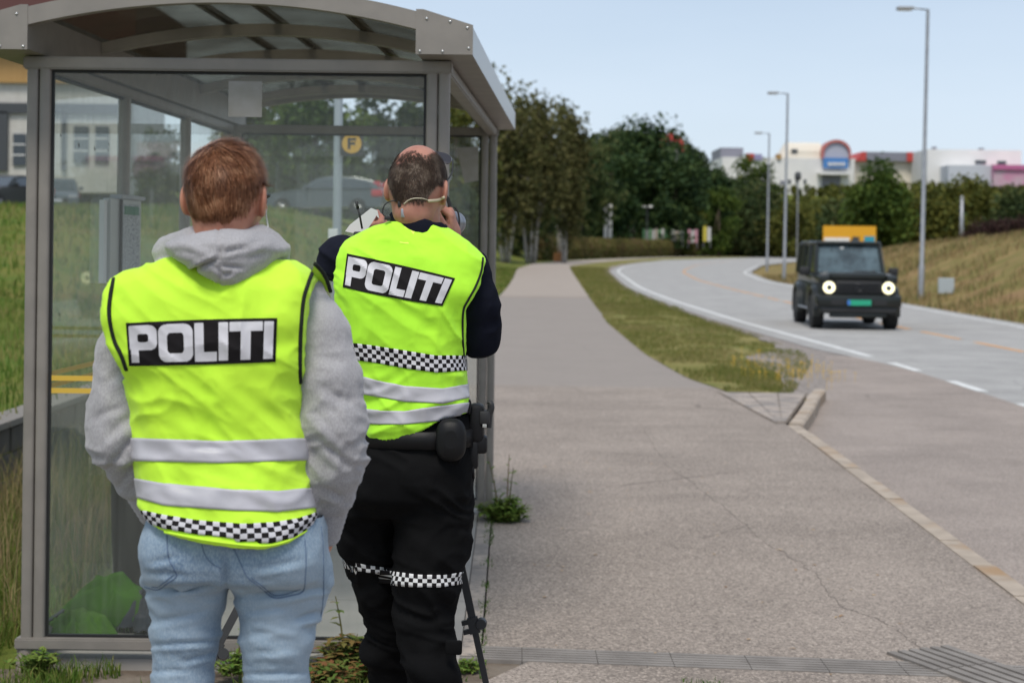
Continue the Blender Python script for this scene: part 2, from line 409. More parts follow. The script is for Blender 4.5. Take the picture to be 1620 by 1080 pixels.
M_LINE = mat("white_line_paint", (.72, .72, .70), .7, noise=(9, (.55, .55, .53), 6), bump=(120, .3, .003))
M_ORANGE = mat("yellow_line_paint", (.72, .34, .10), .8, spec=.2, noise=(7, (.55, .31, .15), 6))
M_KERB = mat("kerb_granite", (.33, .275, .22), .9, noise=(5, (.42, .35, .28), 6), mottled=(2.2, (.33, .21, .11)), bump=(90, .6, .004))
M_CONC = mat("concrete", (.43, .365, .31), .9, spec=.15, noise=(3.5, (.25, .225, .205), 6), mottled=(30, (.22, .2, .19)), bump=(80, .4, .003))
M_SLAB = mat("pad_concrete", (.36, .335, .305), .9, spec=.12, noise=(2.2, (.30, .285, .265), 6), bump=(90, .4, .002))
M_GRATE = mat("channel_iron", (.20, .182, .166), .8, spec=.15, noise=(6, (.26, .238, .218), 5), bump=(70, .4, .002))
def grass_ground(name, a, b_, c, sc=1.1):
    return mat(name, a, .95, spec=.1, noise=(sc, b_, 6), mottled=(sc * .45, c), bump=(25, .8, .03))
M_TURF = grass_ground("turf", (.085, .135, .022), (.15, .155, .035), (.19, .15, .05))
M_VERGE = grass_ground("verge_turf", (.17, .165, .045), (.25, .215, .085), (.10, .13, .028), 1.3)
M_BANK = grass_ground("dry_turf", (.27, .195, .085), (.17, .155, .05), (.26, .165, .085), .8)
M_DIRT = mat("dirt", (.12, .09, .065), .95, noise=(6, (.19, .155, .12), 5), bump=(40, .8, .02))

def zL(X, Y):
    Hh = .38 + 2.3 * sstep(12, 56, Y) * (1 - .8 * sstep(80, 115, Y))
    a = PL(Y) - X
    wall = (X < -3.28) * sstep(7.0, 9.0, Y) * (1 - sstep(24, 36, Y))
    base = -.09 + .47 * wall
    near = np.where(Y < 36, -3.3 - X, a - 1.5)
    lat = sstep(0, 6.0, near)
    return base + (Hh - base) * lat * sstep(6, 14, Y)
def terrain(X, Y):
    X = np.asarray(X, float); Y = np.asarray(Y, float)
    a = PL(Y) - X; b = X - (RR(Y) + .45)
    z = np.where(a > 0, zL(X, Y), np.where(b > 0, -.24 + 2.65 * sstep(.6, 9.0, b) * (1 - .45 * sstep(60, 130, Y)) * sstep(0, 20, Y + 10) + .12 * (fbm(np.stack([X * .4, Y * .4, X * 0], -1), 5) - .5) * sstep(0, 2, b), -.34))
    hill = 15.5 * sstep(335, 415, Y) * 1.
    return z + hill
xs = np.unique(np.concatenate([np.arange(-260, -30, 10), np.arange(-30, -4, 1.), np.arange(-4, 4, .25), [-3.29, -3.27], np.arange(4, 30, .6), np.arange(30, 80, 3), np.arange(80, 331, 10)]))
ys = np.unique(np.concatenate([np.arange(-20, 5, 2.5), np.arange(5, 30, .5), np.arange(30, 140, 2), np.arange(140, 460, 5), np.arange(460, 1400, 60)]))
XX, YY = np.meshgrid(xs, ys, indexing='ij'); ZZ = terrain(XX, YY)
nx, ny = XX.shape
I = np.arange(nx * ny).reshape(nx, ny)
fq = np.stack([I[:-1, :-1], I[1:, :-1], I[1:, 1:], I[:-1, 1:]], -1).reshape(-1, 4)
cx = (XX[:-1, :-1] + XX[1:, 1:]).ravel() / 2; cy = (YY[:-1, :-1] + YY[1:, 1:]).ravel() / 2
mi = np.where((cx > RR(cy) - .3) & (cy < 300), 1, 0); mi = np.where((cx > -3.2) & (cx < 0) & (cy > 5.4) & (cy < 6.6), 2, mi)
struct(obj('ground', np.stack([XX, YY, ZZ], -1).reshape(-1, 3), fq, [M_TURF, M_BANK, M_DIRT], None, True, mi))

def sheet(name, left, right, y, z, m, cols=6, zf=None):
    y = np.asarray(y, float); t = np.linspace(0, 1, cols)
    V = np.zeros((len(y), cols, 3)); l_, r_ = left(y), right(y)
    V[..., 0] = l_[:, None] * (1 - t) + r_[:, None] * t; V[..., 1] = y[:, None]
    V[..., 2] = z if zf is None else zf(V[..., 0], V[..., 1])
    b = MB(); b.grid(V); return b.build(name, m)
Yn = np.unique(np.concatenate([np.arange(15.6, 60, .4), np.arange(60, 400, 2.)]))
CH = 6.36    # near edge of the drainage channel row
def chy(x): return 6.80 - .1 * (x + .08)       # far edge of the channel along x
# path in two sheets: before and after the drainage channel
b = MB(); V = np.zeros((2, 12, 3)); xx = np.linspace(-2.6, 2.25, 12); V[0, :, 0] = xx; V[0, :, 1] = -6; V[1, :, 0] = np.linspace(-2.6, 2.32, 12); V[1, :, 1] = np.where(xx < -.3, 5.75, chy(xx) - .235); V[..., 2] = PZ
b.grid(V)
yy = np.concatenate([np.arange(6.2, 15.6, .2), [15.6]]); V = np.zeros((len(yy), 12, 3)); t = np.linspace(0, 1, 12)
for i, y in enumerate(yy):
    x0 = -.1 if y < 11 else float(PL(y)); x = x0 + (KX(y) - x0) * t; V[i, :, 0] = x; V[i, :, 1] = np.maximum(y, chy(x)) if y < 6.8 else y
V[..., 2] = PZ; b.grid(V)
yy = Yn; V = np.zeros((len(yy), 10, 3)); t = np.linspace(0, 1, 10); V[..., 0] = PL(yy)[:, None] * (1 - t) + PR(yy)[:, None] * t; V[..., 1] = yy[:, None]; V[..., 2] = PZ
b.grid(V)
struct(b.build('path', M_PATH))
Yr = np.unique(np.concatenate([np.arange(-6, 60, .5), np.arange(60, 440, 2.)]))
struct(sheet('road', lambda y: RL(y) - .45 * sstep(24, 30, y), lambda y: RR(y) + .45, Yr, RZ, M_ROAD, 8))
Yb = np.concatenate([np.arange(-6, 15.6, .4), [15.6]])
fb = MB(); fb.add([(-.45, 5.6, PZ - .012), (.05, 5.6, PZ - .012), (.05, 6.9, PZ - .012), (-.45, 6.9, PZ - .012)], [(0, 1, 2, 3)]); struct(fb.build('path_shoulder', M_DIRT))
bb = MB(); V = np.zeros((len(Yb), 8, 3)); t = np.linspace(0, 1, 8); V[..., 0] = KX(Yb)[:, None] * (1 - t) + RL(Yb)[:, None] * t; V[..., 1] = Yb[:, None]; V[..., 2] = RZ; bb.grid(V)
yb = np.concatenate([np.arange(15.6, 27.5, .3)]); V = np.zeros((len(yb), 8, 3))
lx = np.interp(yb, [15.6, 18.9, 20, 22, 24.5, 27.5], [2.62, 3.42, 3.68, 4.11, 4.68, 5.06])
V[..., 0] = lx[:, None] * (1 - t) + (RL(yb) - .45 * sstep(24, 30, yb))[:, None] * t; V[..., 1] = yb[:, None]; V[..., 2] = RZ - .0; bb.grid(V)
struct(bb.build('bus_bay', M_BAY))
# verge between path and road
yv = np.unique(np.concatenate([np.arange(18.9, 60, .35), np.arange(60, 400, 2.)])); V = np.zeros((len(yv), 9, 3)); t = np.linspace(0, 1, 9)
l_ = PR(yv); r_ = VR(yv); r_ = np.maximum(r_, l_ + .3)
V[..., 0] = l_[:, None] * (1 - t) + r_[:, None] * t; V[..., 1] = yv[:, None]
V[..., 2] = (PZ + (RZ - PZ) * t)[None, :] + .05 * np.sin(np.pi * t)[None, :] + .04 * (fbm(V * 1.3, 3) - .5) * (np.sin(np.pi * t))[None, :] + .006
b = MB(); b.grid(V); struct(b.build('verge', M_VERGE, smooth=True))
VERGE = lambda x, y: (PZ + (RZ - PZ) * np.clip((x - PR(y)) / np.maximum(VR(y) - PR(y), .3), 0, 1)) + .045 * np.sin(np.pi * np.clip((x - PR(y)) / np.maximum(VR(y) - PR(y), .3), 0, 1))
# gravel strip along the road edge
yg = np.unique(np.concatenate([np.arange(19.2, 60, .3), np.arange(60, 200, 2.)]))
w = .28 + .35 * fbm(np.stack([yg * .5, yg * 0, yg * 0], -1), 9) + .75 * np.exp(-((yg - 25) / 3.0) ** 2)
V = np.zeros((len(yg), 6, 3)); t = np.linspace(0, 1, 6); r_ = np.minimum(VR(yg) + .06, RL(yg) - .44); l_ = r_ - w
V[..., 0] = l_[:, None] * (1 - t) + r_[:, None] * t; V[..., 1] = yg[:, None]
V[..., 2] = VERGE(V[..., 0], V[..., 1]) + .022 + .004 * np.sin(V[..., 1] * 9); V[:, -1, 2] = RZ + .006; b = MB(); b.grid(V); struct(b.build('gravel_strip', M_GRAVEL, smooth=True))
# far lot on the left and its pale edge
struct(sheet('car_park', lambda y: y * 0 - 60, lambda y: PL(y) - 8.5, np.arange(58, 80, 2.), 0, M_LOT, 40, lambda x, y: terrain(x, y) + .03))
struct(sheet('lot_kerb', lambda y: y * 0 - 60, lambda y: PL(y) - 8.5, np.array([57.3, 57.7, 57.98]), 0, M_CONC, 40, lambda x, y: terrain(x, y) + .14))

# kerbs
kb = MB()
def kerb_run(pts, w, top, seg=.75):
    pts = np.asarray(pts, float); L = np.r_[0, np.cumsum(np.linalg.norm(np.diff(pts, axis=0), axis=1))]
    n = max(1, int(round(L[-1] / seg)))
    for i in range(n):
        s0, s1 = L[-1] * i / n + .004, L[-1] * (i + 1) / n - .004
        a = np.array([np.interp(s0, L, pts[:, k]) for k in (0, 1)]); c = np.array([np.interp(s1, L, pts[:, k]) for k in (0, 1)])
        d = (c - a) / np.linalg.norm(c - a); nrm = np.array([d[1], -d[0]])
        j = rng.normal(0, .004); q = [a, c]
        prof = [(0, RZ - .1), (0, top + j), (w - .02, top + j), (w, top + j - .02), (w, RZ - .1)]
        v = [[*(p_ + nrm * o), z] for p_ in q for o, z in prof]
        kb.add(v, [(0, 1, 6, 5), (1, 2, 7, 6), (2, 3, 8, 7), (3, 4, 9, 8), (0, 4, 3, 2, 1), (5, 6, 7, 8, 9)])
kerb_run([(KX(y), y) for y in np.linspace(-5, 15.45, 20)], .13, PZ + .012)
kerb_run([(2.62, 15.5), (3.0, 17.0), (3.42, 18.85), (3.58, 19.4)], .13, PZ + .014, .9)
struct(kb.build('kerb', M_KERB))
# paved wedge at the end of the bay
pv = MB()
def L2(a, b_, t): return np.array(a) * (1 - t) + np.array(b_) * t
for i in range(3):
    for j in range(5):
        a0, a1 = i / 3 + .008, (i + 1) / 3 - .008; b0, b1 = j / 5 + .006, (j + 1) / 5 - .006
        def pt(a, c): return np.r_[L2(L2((2.52, 15.7), (2.38, 18.82), c), L2((2.62, 15.7), (3.38, 18.82), c), a), PZ + .008]
        v = [pt(a0, b0), pt(a1, b0), pt(a1, b1), pt(a0, b1)]; v += [p_ - [0, 0, .06] for p_ in v]
        pv.add(v, [(0, 1, 2, 3), (0, 4, 5, 1), (1, 5, 6, 2), (2, 6, 7, 3), (3, 7, 4, 0)])
struct(pv.build('paving', M_CONC))
jb = MB(); jb.add([(2.5, 15.6, PZ + .002), (2.62, 15.6, PZ + .002), (3.42, 18.9, PZ + .002), (2.36, 18.9, PZ + .002)], [(0, 1, 2, 3)]); struct(jb.build('paving_bed', M_DIRT))

# painted lines
def ribbon(mb, cf, off, w, y0, y1, z, n=None):
    y = np.linspace(y0, y1, n or max(2, int((y1 - y0) / 1.5) + 1)); c = cf(y) + off; dx = np.gradient(c, y) if len(y) > 1 else 0
    s = np.sqrt(1 + dx ** 2); V = np.zeros((len(y), 2, 3)); V[:, 0, 0] = c - w / 2 * s; V[:, 1, 0] = c + w / 2 * s; V[..., 1] = y[:, None]; V[..., 2] = z; mb.grid(V)
wl_ = MB(); ribbon(wl_, RL, .06, .15, 27.3, 330, RZ + .004)
for y0, y1 in ((24.2, 25.9), (20.8, 22.4), (17.6, 19.2), (14.4, 16.0), (11.2, 12.8), (8, 9.6)): ribbon(wl_, RL, .06, .15, y0, y1, RZ + .004)
ribbon(wl_, RR, -.06, .13, -5, 400, RZ + .004)
struct(wl_.build('road_markings', M_LINE))
yl = MB()
for k in range(60):
    y0 = 25.2 + k * 3.9
    if y0 < 240: ribbon(yl, RC, 0, .13, y0, y0 + (2.9 if y0 < 60 else 3.6), RZ + .004)
struct(yl.build('centre_line', M_ORANGE))

# a long ragged crack in the footpath
def crack(pts, w, seed):
    g = np.random.default_rng(seed); c = smooth_curve(np.array([[*G(x, y)[:2], 0] for x, y in pts]), n=14)[:, :2]; c = c + np.cumsum(g.normal(0, .004, c.shape), 0) * np.sin(np.linspace(0, np.pi, len(c)))[:, None] + g.normal(0, .011, c.shape)
    t_ = np.gradient(c, axis=0); t_ /= np.linalg.norm(t_, axis=1)[:, None]; nn = np.stack([t_[:, 1], -t_[:, 0]], 1); ww = (w * g.uniform(.25, 1, len(c)))[:, None]; V = np.zeros((len(c), 2, 3)); V[:, 0, :2] = c - nn * ww; V[:, 1, :2] = c + nn * ww; V[..., 2] = PZ + .0015; return V
ck = MB()
for i, (pt_, w) in enumerate([([(1010, 668), (1060, 735), (1150, 800), (1205, 850), (1290, 905), (1330, 960)], .0028), ([(880, 700), (890, 740), (905, 790)], .002), ([(1330, 960), (1400, 985), (1470, 1035)], .0035), ([(800, 845), (930, 838), (1090, 850), (1180, 832)], .0022)]): ck.grid(crack(pt_, w, 50 + i))
struct(ck.build('path_crack', mat("crack_dark", (.15, .125, .108), .95)))
# drainage channel and tactile slabs
dc = MB(); x = -.24; ti = 0
while x < 2.15:
    x1 = x + .30
    for r in range(6):   # ribs of the grating
        for (u0, u1) in ((x + .0015, x1 - .0015),):
            t0 = .225 * r / 6; t1 = .225 * (r + .68) / 6
            v = [(u0, chy(u0) - .228 + t0, PZ + .004), (u1, chy(u1) - .228 + t0, PZ + .004), (u1, chy(u1) - .228 + t1, PZ + .004), (u0, chy(u0) - .228 + t1, PZ + .004)]
            v += [(a, c, d - .03) for a, c, d in v]
            dc.add(v, [(0, 1, 2, 3), (0, 4, 5, 1), (1, 5, 6, 2), (2, 6, 7, 3), (3, 7, 4, 0)])
    v = [(x, chy(x) - .228, PZ - .004), (x1, chy(x1) - .228, PZ - .004), (x1, chy(x1) - .003, PZ - .004), (x, chy(x) - .003, PZ - .004)]
    dc.add(v, [(0, 1, 2, 3)], 1); x = x1
tag(dc.build('drainage_channel', [M_GRATE, mat('channel_gap', (.085, .077, .07), .9)]), 'ribbed grey drainage channel laid across the footpath at the bottom', 'drain')
tp = MB(); d1 = np.array([.42, -.9075]); d2 = np.array([.9075, .42])
def slab(o, n, l):
    for r in range(n):
        a = np.array(o) + d2 * .055 * r; q = [a, a + d2 * .035, a + d2 * .035 + d1 * l, a + d1 * l]
        v = [(p_[0], p_[1], PZ + .012) for p_ in q] + [(p_[0], p_[1], PZ - .02) for p_ in q]
        tp.add(v, [(3, 2, 1, 0), (0, 1, 5, 4), (1, 2, 6, 5), (2, 3, 7, 6), (3, 0, 4, 7)])
    q = [np.array(o), np.array(o) + d2 * .055 * n, np.array(o) + d2 * .055 * n + d1 * l, np.array(o) + d1 * l]
    tp.add([(p_[0], p_[1], PZ + .0045) for p_ in q], [(3, 2, 1, 0)])
for k in range(3): slab(np.array((1.55, 6.74)) + d1 * .31 * k, 6, .30)
struct(sheet('bay_bed', lambda y: np.minimum(VR(y) - .5, RL(y) - .8), lambda y: RL(y) + .1, np.arange(18.5, 330, 1.), RZ - .008, M_GRAVEL, 3))
fb = MB(); fb.add([(2.5, 15.5, RZ - .008), (4.2, 15.5, RZ - .008), (4.2, 18.45, RZ - .008), (2.5, 18.45, RZ - .008)], [(0, 1, 2, 3)]); struct(fb.build('bay_bed', M_GRAVEL))
tag(tp.build('tactile_paving', M_GRATE), 'ridged tactile slabs crossing the drainage channel at the lower right corner', 'tactile paving')

# ---------------------------------------------------------------- grass blades
def leafmat(name, cols, trans=.25, rough=.75, big=.35):
    m = bpy.data.materials.new(name); m.use_nodes = True; n, l = m.node_tree.nodes, m.node_tree.links; b = n["Principled BSDF"]
    g = n.new("ShaderNodeNewGeometry"); r = n.new("ShaderNodeValToRGB"); l.new(g.outputs['Random Per Island'], r.inputs[0])
    e = r.color_ramp.elements; e[0].color = (*cols[0], 1); e[1].color = (*cols[-1], 1)
    for i, c in enumerate(cols[1:-1]): q = e.new((i + 1) / (len(cols) - 1)); q.color = (*c, 1)
    if big:
        t_ = n.new("ShaderNodeTexCoord"); x_ = n.new("ShaderNodeTexNoise"); x_.inputs['Scale'].default_value = big; x_.inputs['Detail'].default_value = 2; l.new(t_.outputs['Object'], x_.inputs[0]); q_ = n.new("ShaderNodeMapRange"); q_.inputs['From Min'].default_value = .35; q_.inputs['From Max'].default_value = .65; q_.inputs['To Min'].default_value = -.35; q_.inputs['To Max'].default_value = .35; l.new(x_.outputs[0], q_.inputs[0])
        w_ = n.new("ShaderNodeMath"); w_.operation = 'ADD'; w_.use_clamp = True; l.new(g.outputs['Random Per Island'], w_.inputs[0]); l.new(q_.outputs[0], w_.inputs[1]); l.new(w_.outputs[0], r.inputs[0])
    l.new(r.outputs[0], b.inputs['Base Color']); b.inputs['Roughness'].default_value = rough; b.inputs['Specular IOR Level'].default_value = .2
    if trans:
        o = n["Material Output"]; t = n.new("ShaderNodeBsdfTranslucent"); l.new(r.outputs[0], t.inputs[0]); mx_ = n.new("ShaderNodeMixShader"); mx_.inputs[0].default_value = trans
        l.new(b.outputs[0], mx_.inputs[1]); l.new(t.outputs[0], mx_.inputs[2]); l.new(mx_.outputs[0], o.inputs[0])
    return m
M_BLADE = leafmat("grass_green", [(.07, .14, .018), (.12, .19, .028), (.19, .21, .05), (.26, .22, .08)])
M_BLADE_V = leafmat("grass_verge", [(.12, .15, .03), (.20, .19, .05), (.28, .24, .09), (.08, .13, .02), (.32, .25, .12)])
M_BLADE_G = leafmat("grass_lush", [(.04, .10, .012), (.07, .14, .02), (.10, .17, .03)])
M_STRAW = leafmat("grass_straw", [(.36, .26, .12), (.26, .20, .085), (.14, .16, .045), (.42, .31, .17), (.20, .115, .06), (.10, .12, .03)])
def blades(name, base, h, w, m, lean=.5, kind='stuff'):
    n = len(base); h = np.broadcast_to(h, (n,)) * rng.uniform(.5, 1.2, n); a = rng.uniform(0, 2 * np.pi, n); la = rng.uniform(0, 2 * np.pi, n); ln = rng.uniform(.1, 1, n) * lean
    s = np.stack([np.cos(a), np.sin(a), a * 0], -1) * (np.broadcast_to(w, (n,)) / 2)[:, None]; d = np.stack([np.cos(la), np.sin(la), la * 0], -1)
    z = np.array([0, 0, 1.]); mid = base + d * (ln * h * .25)[:, None] + z * (h * .55)[:, None]; tip = base + d * (ln * h * .8)[:, None] + z * (h * (1 - .25 * ln))[:, None]
    v = np.stack([base - s, base + s, mid - s * .7, mid + s * .7, tip], 1).reshape(-1, 3); k = np.arange(n)[:, None] * 5
    f = np.concatenate([k + [0, 1, 3], k + [0, 3, 2], k + [2, 3, 4]], 1).reshape(-1, 3)
    return tag(obj(name, v, f, m), kind=kind)
def scat(n, x0, x1, y0, y1, zf, keep=None, pw=1.):
    y = y0 + (y1 - y0) * rng.uniform(0, 1, n) ** pw; u = rng.uniform(0, 1, n)
    a = x0(y) if callable(x0) else x0; c = x1(y) if callable(x1) else x1; x = a + (c - a) * u
    p = np.stack([x, y, zf(x, y)], -1)
    if keep is not None: p = p[keep(p)]
    return p
clump = lambda sc, th, s: (lambda p: fbm(np.stack([p[:, 0] * sc, p[:, 1] * sc, p[:, 0] * 0], -1), s) > th)
blades('grass', scat(42000, PR, lambda y: VR(y) - .25, 19, 48, VERGE, clump(1.6, .42, 3)), .075, .010, M_BLADE_V)
blades('grass', scat(12000, PR, lambda y: VR(y) - .1, 45, 130, VERGE), .11, .03, M_BLADE_V)
blades('grass', scat(30000, lambda y: RR(y) + .6, lambda y: RR(y) + 13, 28, 105, terrain, clump(.5, .4, 8)), .32, .03, M_STRAW, .7)
blades('grass', scat(16000, -9, -3.32, 8, 26, terrain), .13, .014, M_BLADE, .7)
blades('grass', scat(14000, -26, -4, 24, 57, terrain), .2, .04, M_BLADE, .7)
blades('grass', scat(5000, lambda y: PL(y) - 2.5, lambda y: PL(y), 45, 120, terrain), .14, .04, M_BLADE, .7)
# tall grass growing round and behind the shelter
blades('tall_grass', scat(5200, -3.2, -2.08, 5.7, 12.5, terrain, clump(1.9, .40, 12)), .42, .006, leafmat("grass_tall", [(.10, .14, .03), (.2, .19, .07), (.34, .26, .13), (.28, .2, .1)]), .7)
blades('tall_grass', scat(14000, -3.2, -2.05, 5.6, 14, terrain), .16, .007, M_BLADE, .9)
blades('grass', scat(6500, -2.1, -.25, 5.78, 6.46, lambda x, y: x * 0 - .09, clump(2.6, .42, 31)), .085, .006, M_BLADE, 1.)
blades('grass', scat(700, -.135, -.085, 6.3, 10.3, lambda x, y: x * 0 + PZ - .01, clump(3.5, .5, 33)), .035, .006, M_BLADE_G, 1.)
blades('grass', scat(500, -.3, .9, 6.2, 6.3, lambda x, y: x * 0 + PZ - .01, clump(3.0, .55, 35)), .03, .006, M_BLADE_G, 1.)
# small yellow flowers in the verge
fl = scat(210, 2.9, 4.6, 19.8, 25.0, VERGE, clump(1.2, .5, 44)); b = MB()
for p_ in fl:
    c = p_ + [0, 0, rng.uniform(.08, .16)]; b.tube([p_, c], .002, 3); 
    for k in range(5):
        a = k * 1.2566; b.add([c, c + np.array([.02 * math.cos(a - .4), .02 * math.sin(a - .4), .006]), c + np.array([.03 * math.cos(a), .03 * math.sin(a), .012]), c + np.array([.02 * math.cos(a + .4), .02 * math.sin(a + .4), .006])], [(0, 1, 2, 3)])
tag(b.build('wildflowers', mat("yellow_petal", (.65, .42, .04), .7)), kind='stuff')

# ================================================================ TREES AND SHRUBS
M_BARK = mat("bark", (.09, .065, .045), .9, noise=(8, (.16, .12, .09), 5, (1, 1, .2)))
M_BIRCH = mat("birch_bark", (.62, .58, .52), .8, noise=(7, (.12, .10, .09), 5, (1, 1, 3)))
L_DARK = leafmat("leaves_dark", [(.024, .042, .014), (.042, .066, .02), (.062, .088, .026), (.105, .11, .038)], .25, .75, .16)
L_PINE = leafmat("needles", [(.016, .036, .014), (.03, .06, .018), (.055, .085, .022)], .12)
L_OLIVE = leafmat("leaves_olive", [(.07, .085, .018), (.11, .12, .024), (.17, .16, .032), (.055, .08, .02)], .25, .75, .16)
L_MID = leafmat("leaves_mid", [(.04, .075, .014), (.07, .11, .018), (.11, .15, .025)], .25, .75, .2)
L_BIRCH = leafmat("leaves_birch", [(.065, .07, .025), (.105, .105, .036), (.15, .135, .05), (.08, .09, .028)], .35)
L_BROWN = leafmat("leaves_brown", [(.20, .13, .10), (.26, .18, .14), (.12, .08, .06), (.16, .13, .07)])
L_MAROON = leafmat("leaves_maroon", [(.035, .018, .018), (.06, .028, .025), (.05, .04, .025)])
def leaf_quads(c, s):
    n = len(c); a = rng.normal(size=(n, 3)); a /= np.linalg.norm(a, axis=1)[:, None]; b_ = np.cross(a, rng.normal(size=(n, 3))); b_ /= np.linalg.norm(b_, axis=1)[:, None]
    s = (np.broadcast_to(s, (n,)) * rng.uniform(.6, 1.3, n))[:, None]
    v = np.stack([c - a * s, c + b_ * s * .55, c + a * s, c - b_ * s * .55], 1).reshape(-1, 3); return v, np.arange(4 * n).reshape(-1, 4)
def crown_pts(n, c, r, ncl, cl, droop=1., seed=0, hollow=.35):
    """leaf positions gathered in clumps through an uneven ellipsoidal crown"""
    g = np.random.default_rng(seed); d = g.normal(size=(ncl, 3)); d /= np.linalg.norm(d, axis=1)[:, None]
    rad = hollow + (1 - hollow) * g.uniform(0, 1, ncl) ** .6; rad *= .72 + .5 * fbm(d * 1.7 + seed, seed, 2)
    cc = d * rad[:, None]; cc[:, 2] = np.maximum(cc[:, 2], -.8); cc = np.asarray(c) + cc * np.asarray(r)
    w = g.uniform(.4, 1, ncl); k = g.choice(ncl, n, p=w / w.sum()); q = g.normal(size=(n, 3)) * .5
    q /= np.maximum(1, np.linalg.norm(q, axis=1))[:, None] ** .5
    return cc[k] + q * (cl * (w[k] * 1.3))[:, None] * np.array([1, 1, droop]), cc
def tree(name, label, px, d, ytop, wpx, lm, bark=None, ls=.2, n=5200, ncl=46, base=None, droop=1., stems=1, crown_low=.3, group=None, cat='tree', tpx=None, depth=.9, tr=.22, clf=.21):
    x = P(px, HZ, d)[0]; zb = float(terrain(x, d)); zt = P(px, ytop, d)[2]; H = zt - zb; w = wpx / F * d / 2
    t = thing(name, label, cat, (x, d, zb), group); g = np.random.default_rng(int(px * 7 + d))
    c = (x, d, zb + H * (crown_low + 1) / 2); r = (w, w * depth, H * (1 - crown_low) / 2)
    pts, cc = crown_pts(n, c, r, ncl, max(.5, clf * min(w, H / 2) * 2), droop, int(px + d))
    v, f = leaf_quads(pts, ls); obj('crown', v, f, lm, t)
    for s in range(stems):
        b = MB(); off = (s - (stems - 1) / 2) * (tpx or 10) / F * d
        a = np.array([x + off * .35, d + g.uniform(-.3, .3), zb - .1]); e = np.array([x + off * 1.6, d, zb + H * .8]); m_ = (a + e) / 2 + g.normal(0, .12, 3)
        b.tube(smooth_curve([a, m_, e], n=5), np.linspace(tr, tr * .3, 11), 7)
        for k in g.choice(len(cc), min(7, len(cc)), replace=False):
            q = a + (e - a) * g.uniform(.3, .85); b.tube([q, (q + cc[k]) / 2 + [0, 0, .2], cc[k]], [tr * .4, tr * .25, .03], 5)
        b.build('trunk', bark or M_BARK, t, True)
    return t
# the birches where the footpath disappears
BG = 'birches beside the far footpath'
tree('birch_tree', 'drooping birch with pale stems next to the far end of the glass shelter', 800, 150, 140, 112, L_BIRCH, M_BIRCH, .27, 7500, 60, droop=2.2, stems=3, crown_low=.2, group=BG, tpx=14, tr=.17)
tree('birch_tree', 'middle drooping birch whose white stems lean right beside the footpath bend', 840, 155, 156, 104, L_BIRCH, M_BIRCH, .27, 7500, 60, droop=2.2, stems=3, crown_low=.22, group=BG, tpx=16, tr=.17)
tree('birch_tree', 'feathery birch with windblown top, the one nearest the dark pines', 893, 162, 156, 74, L_BIRCH, M_BIRCH, .27, 5500, 50, droop=2.0, stems=2, crown_low=.15, group=BG, tr=.15)
tree('broadleaf_tree', 'dark broad tree in the gap between birches and hedge start', 868, 208, 208, 110, L_DARK, None, .38, 5200, 46, crown_low=.02)
tree('broadleaf_tree', 'dark dense tree directly behind the pale marker post', 920, 238, 210, 110, L_DARK, None, .42, 5600, 46, crown_low=.0)
tree('broadleaf_tree', 'shadowy tree behind the trunks of the drooping birches', 818, 178, 230, 130, L_DARK, None, .34, 5600, 46, crown_low=.0)
tree('pine_tree', 'tall pine with rounded top rising behind the white pylon', 1022, 300, 196, 112, L_PINE, None, .5, 7000, 60, crown_low=.16, tr=.35)
tree('pine_tree', 'lower pine with layered crown just left of the tallest pine', 968, 285, 224, 90, L_PINE, None, .48, 5200, 44, crown_low=.05, tr=.3)
tree('pine_tree', 'round crowned pine closest to the far shopping centre', 1108, 312, 232, 96, L_PINE, None, .5, 6200, 52, crown_low=.08, tr=.3)
tree('pine_tree', 'pine standing in front of the red arc among the trees', 1068, 291, 248, 80, L_PINE, None, .5, 5200, 44, crown_low=.02, tr=.3)
tree('broadleaf_tree', 'small olive tree over the coloured playground boards', 1080, 296, 306, 60, L_OLIVE, None, .38, 2600, 30, crown_low=.0)
tree('broadleaf_tree', 'fresh green small tree left of the brown withered bush', 1137, 305, 290, 62, L_MID, None, .38, 2800, 30, crown_low=.0)
tree('broadleaf_tree', 'leafy tree half covering the white end wall of the shopping centre', 1190, 345, 240, 66, L_MID, None, .46, 3600, 36, crown_low=.0)
tree('bush', 'withered pinkish brown bush at the end of the hedge', 1186, 338, 334, 62, L_BROWN, None, .4, 2600, 26, crown_low=-.1, cat='bush')
tree('bush', 'dark green bush below the withered brown bush', 1160, 334, 352, 50, L_DARK, None, .36, 1800, 20, crown_low=-.1, cat='bush')
tree('broadleaf_tree', 'bright green tree behind the yellow direction sign and the car', 1388, 130, 266, 96, L_MID, None, .22, 7000, 60, crown_low=.04)
tree('broadleaf_tree', 'olive tree right behind the nearest street lamp', 1462, 140, 296, 90, L_OLIVE, None, .24, 6000, 50, crown_low=.02)
tree('broadleaf_tree', 'broad olive tree under the flat white block of the shopping centre', 1528, 150, 288, 96, L_OLIVE, None, .26, 6200, 54, crown_low=.0)
tree('broadleaf_tree', 'dull green tree below the pink facade, at the picture edge', 1606, 145, 306, 90, L_DARK, None, .24, 5200, 46, crown_low=.0)
tree('broadleaf_tree', 'dim green tree between the two olive trees, further back', 1494, 185, 304, 80, L_DARK, None, .3, 4200, 40, crown_low=.0)
tree('broadleaf_tree', 'low olive tree left of the yellow direction sign', 1318, 292, 314, 84, L_OLIVE, None, .42, 4200, 40, crown_low=-.05)
tree('broadleaf_tree', 'low green tree behind the two middle street lamps', 1252, 318, 318, 80, L_OLIVE, None, .42, 4200, 40, crown_low=-.05)
tree('bush', 'dark maroon bush on the dry bank, larger one at the picture edge', 1596, 86, 350, 72, L_MAROON, None, .1, 5200, 34, crown_low=-.25, cat='bush')
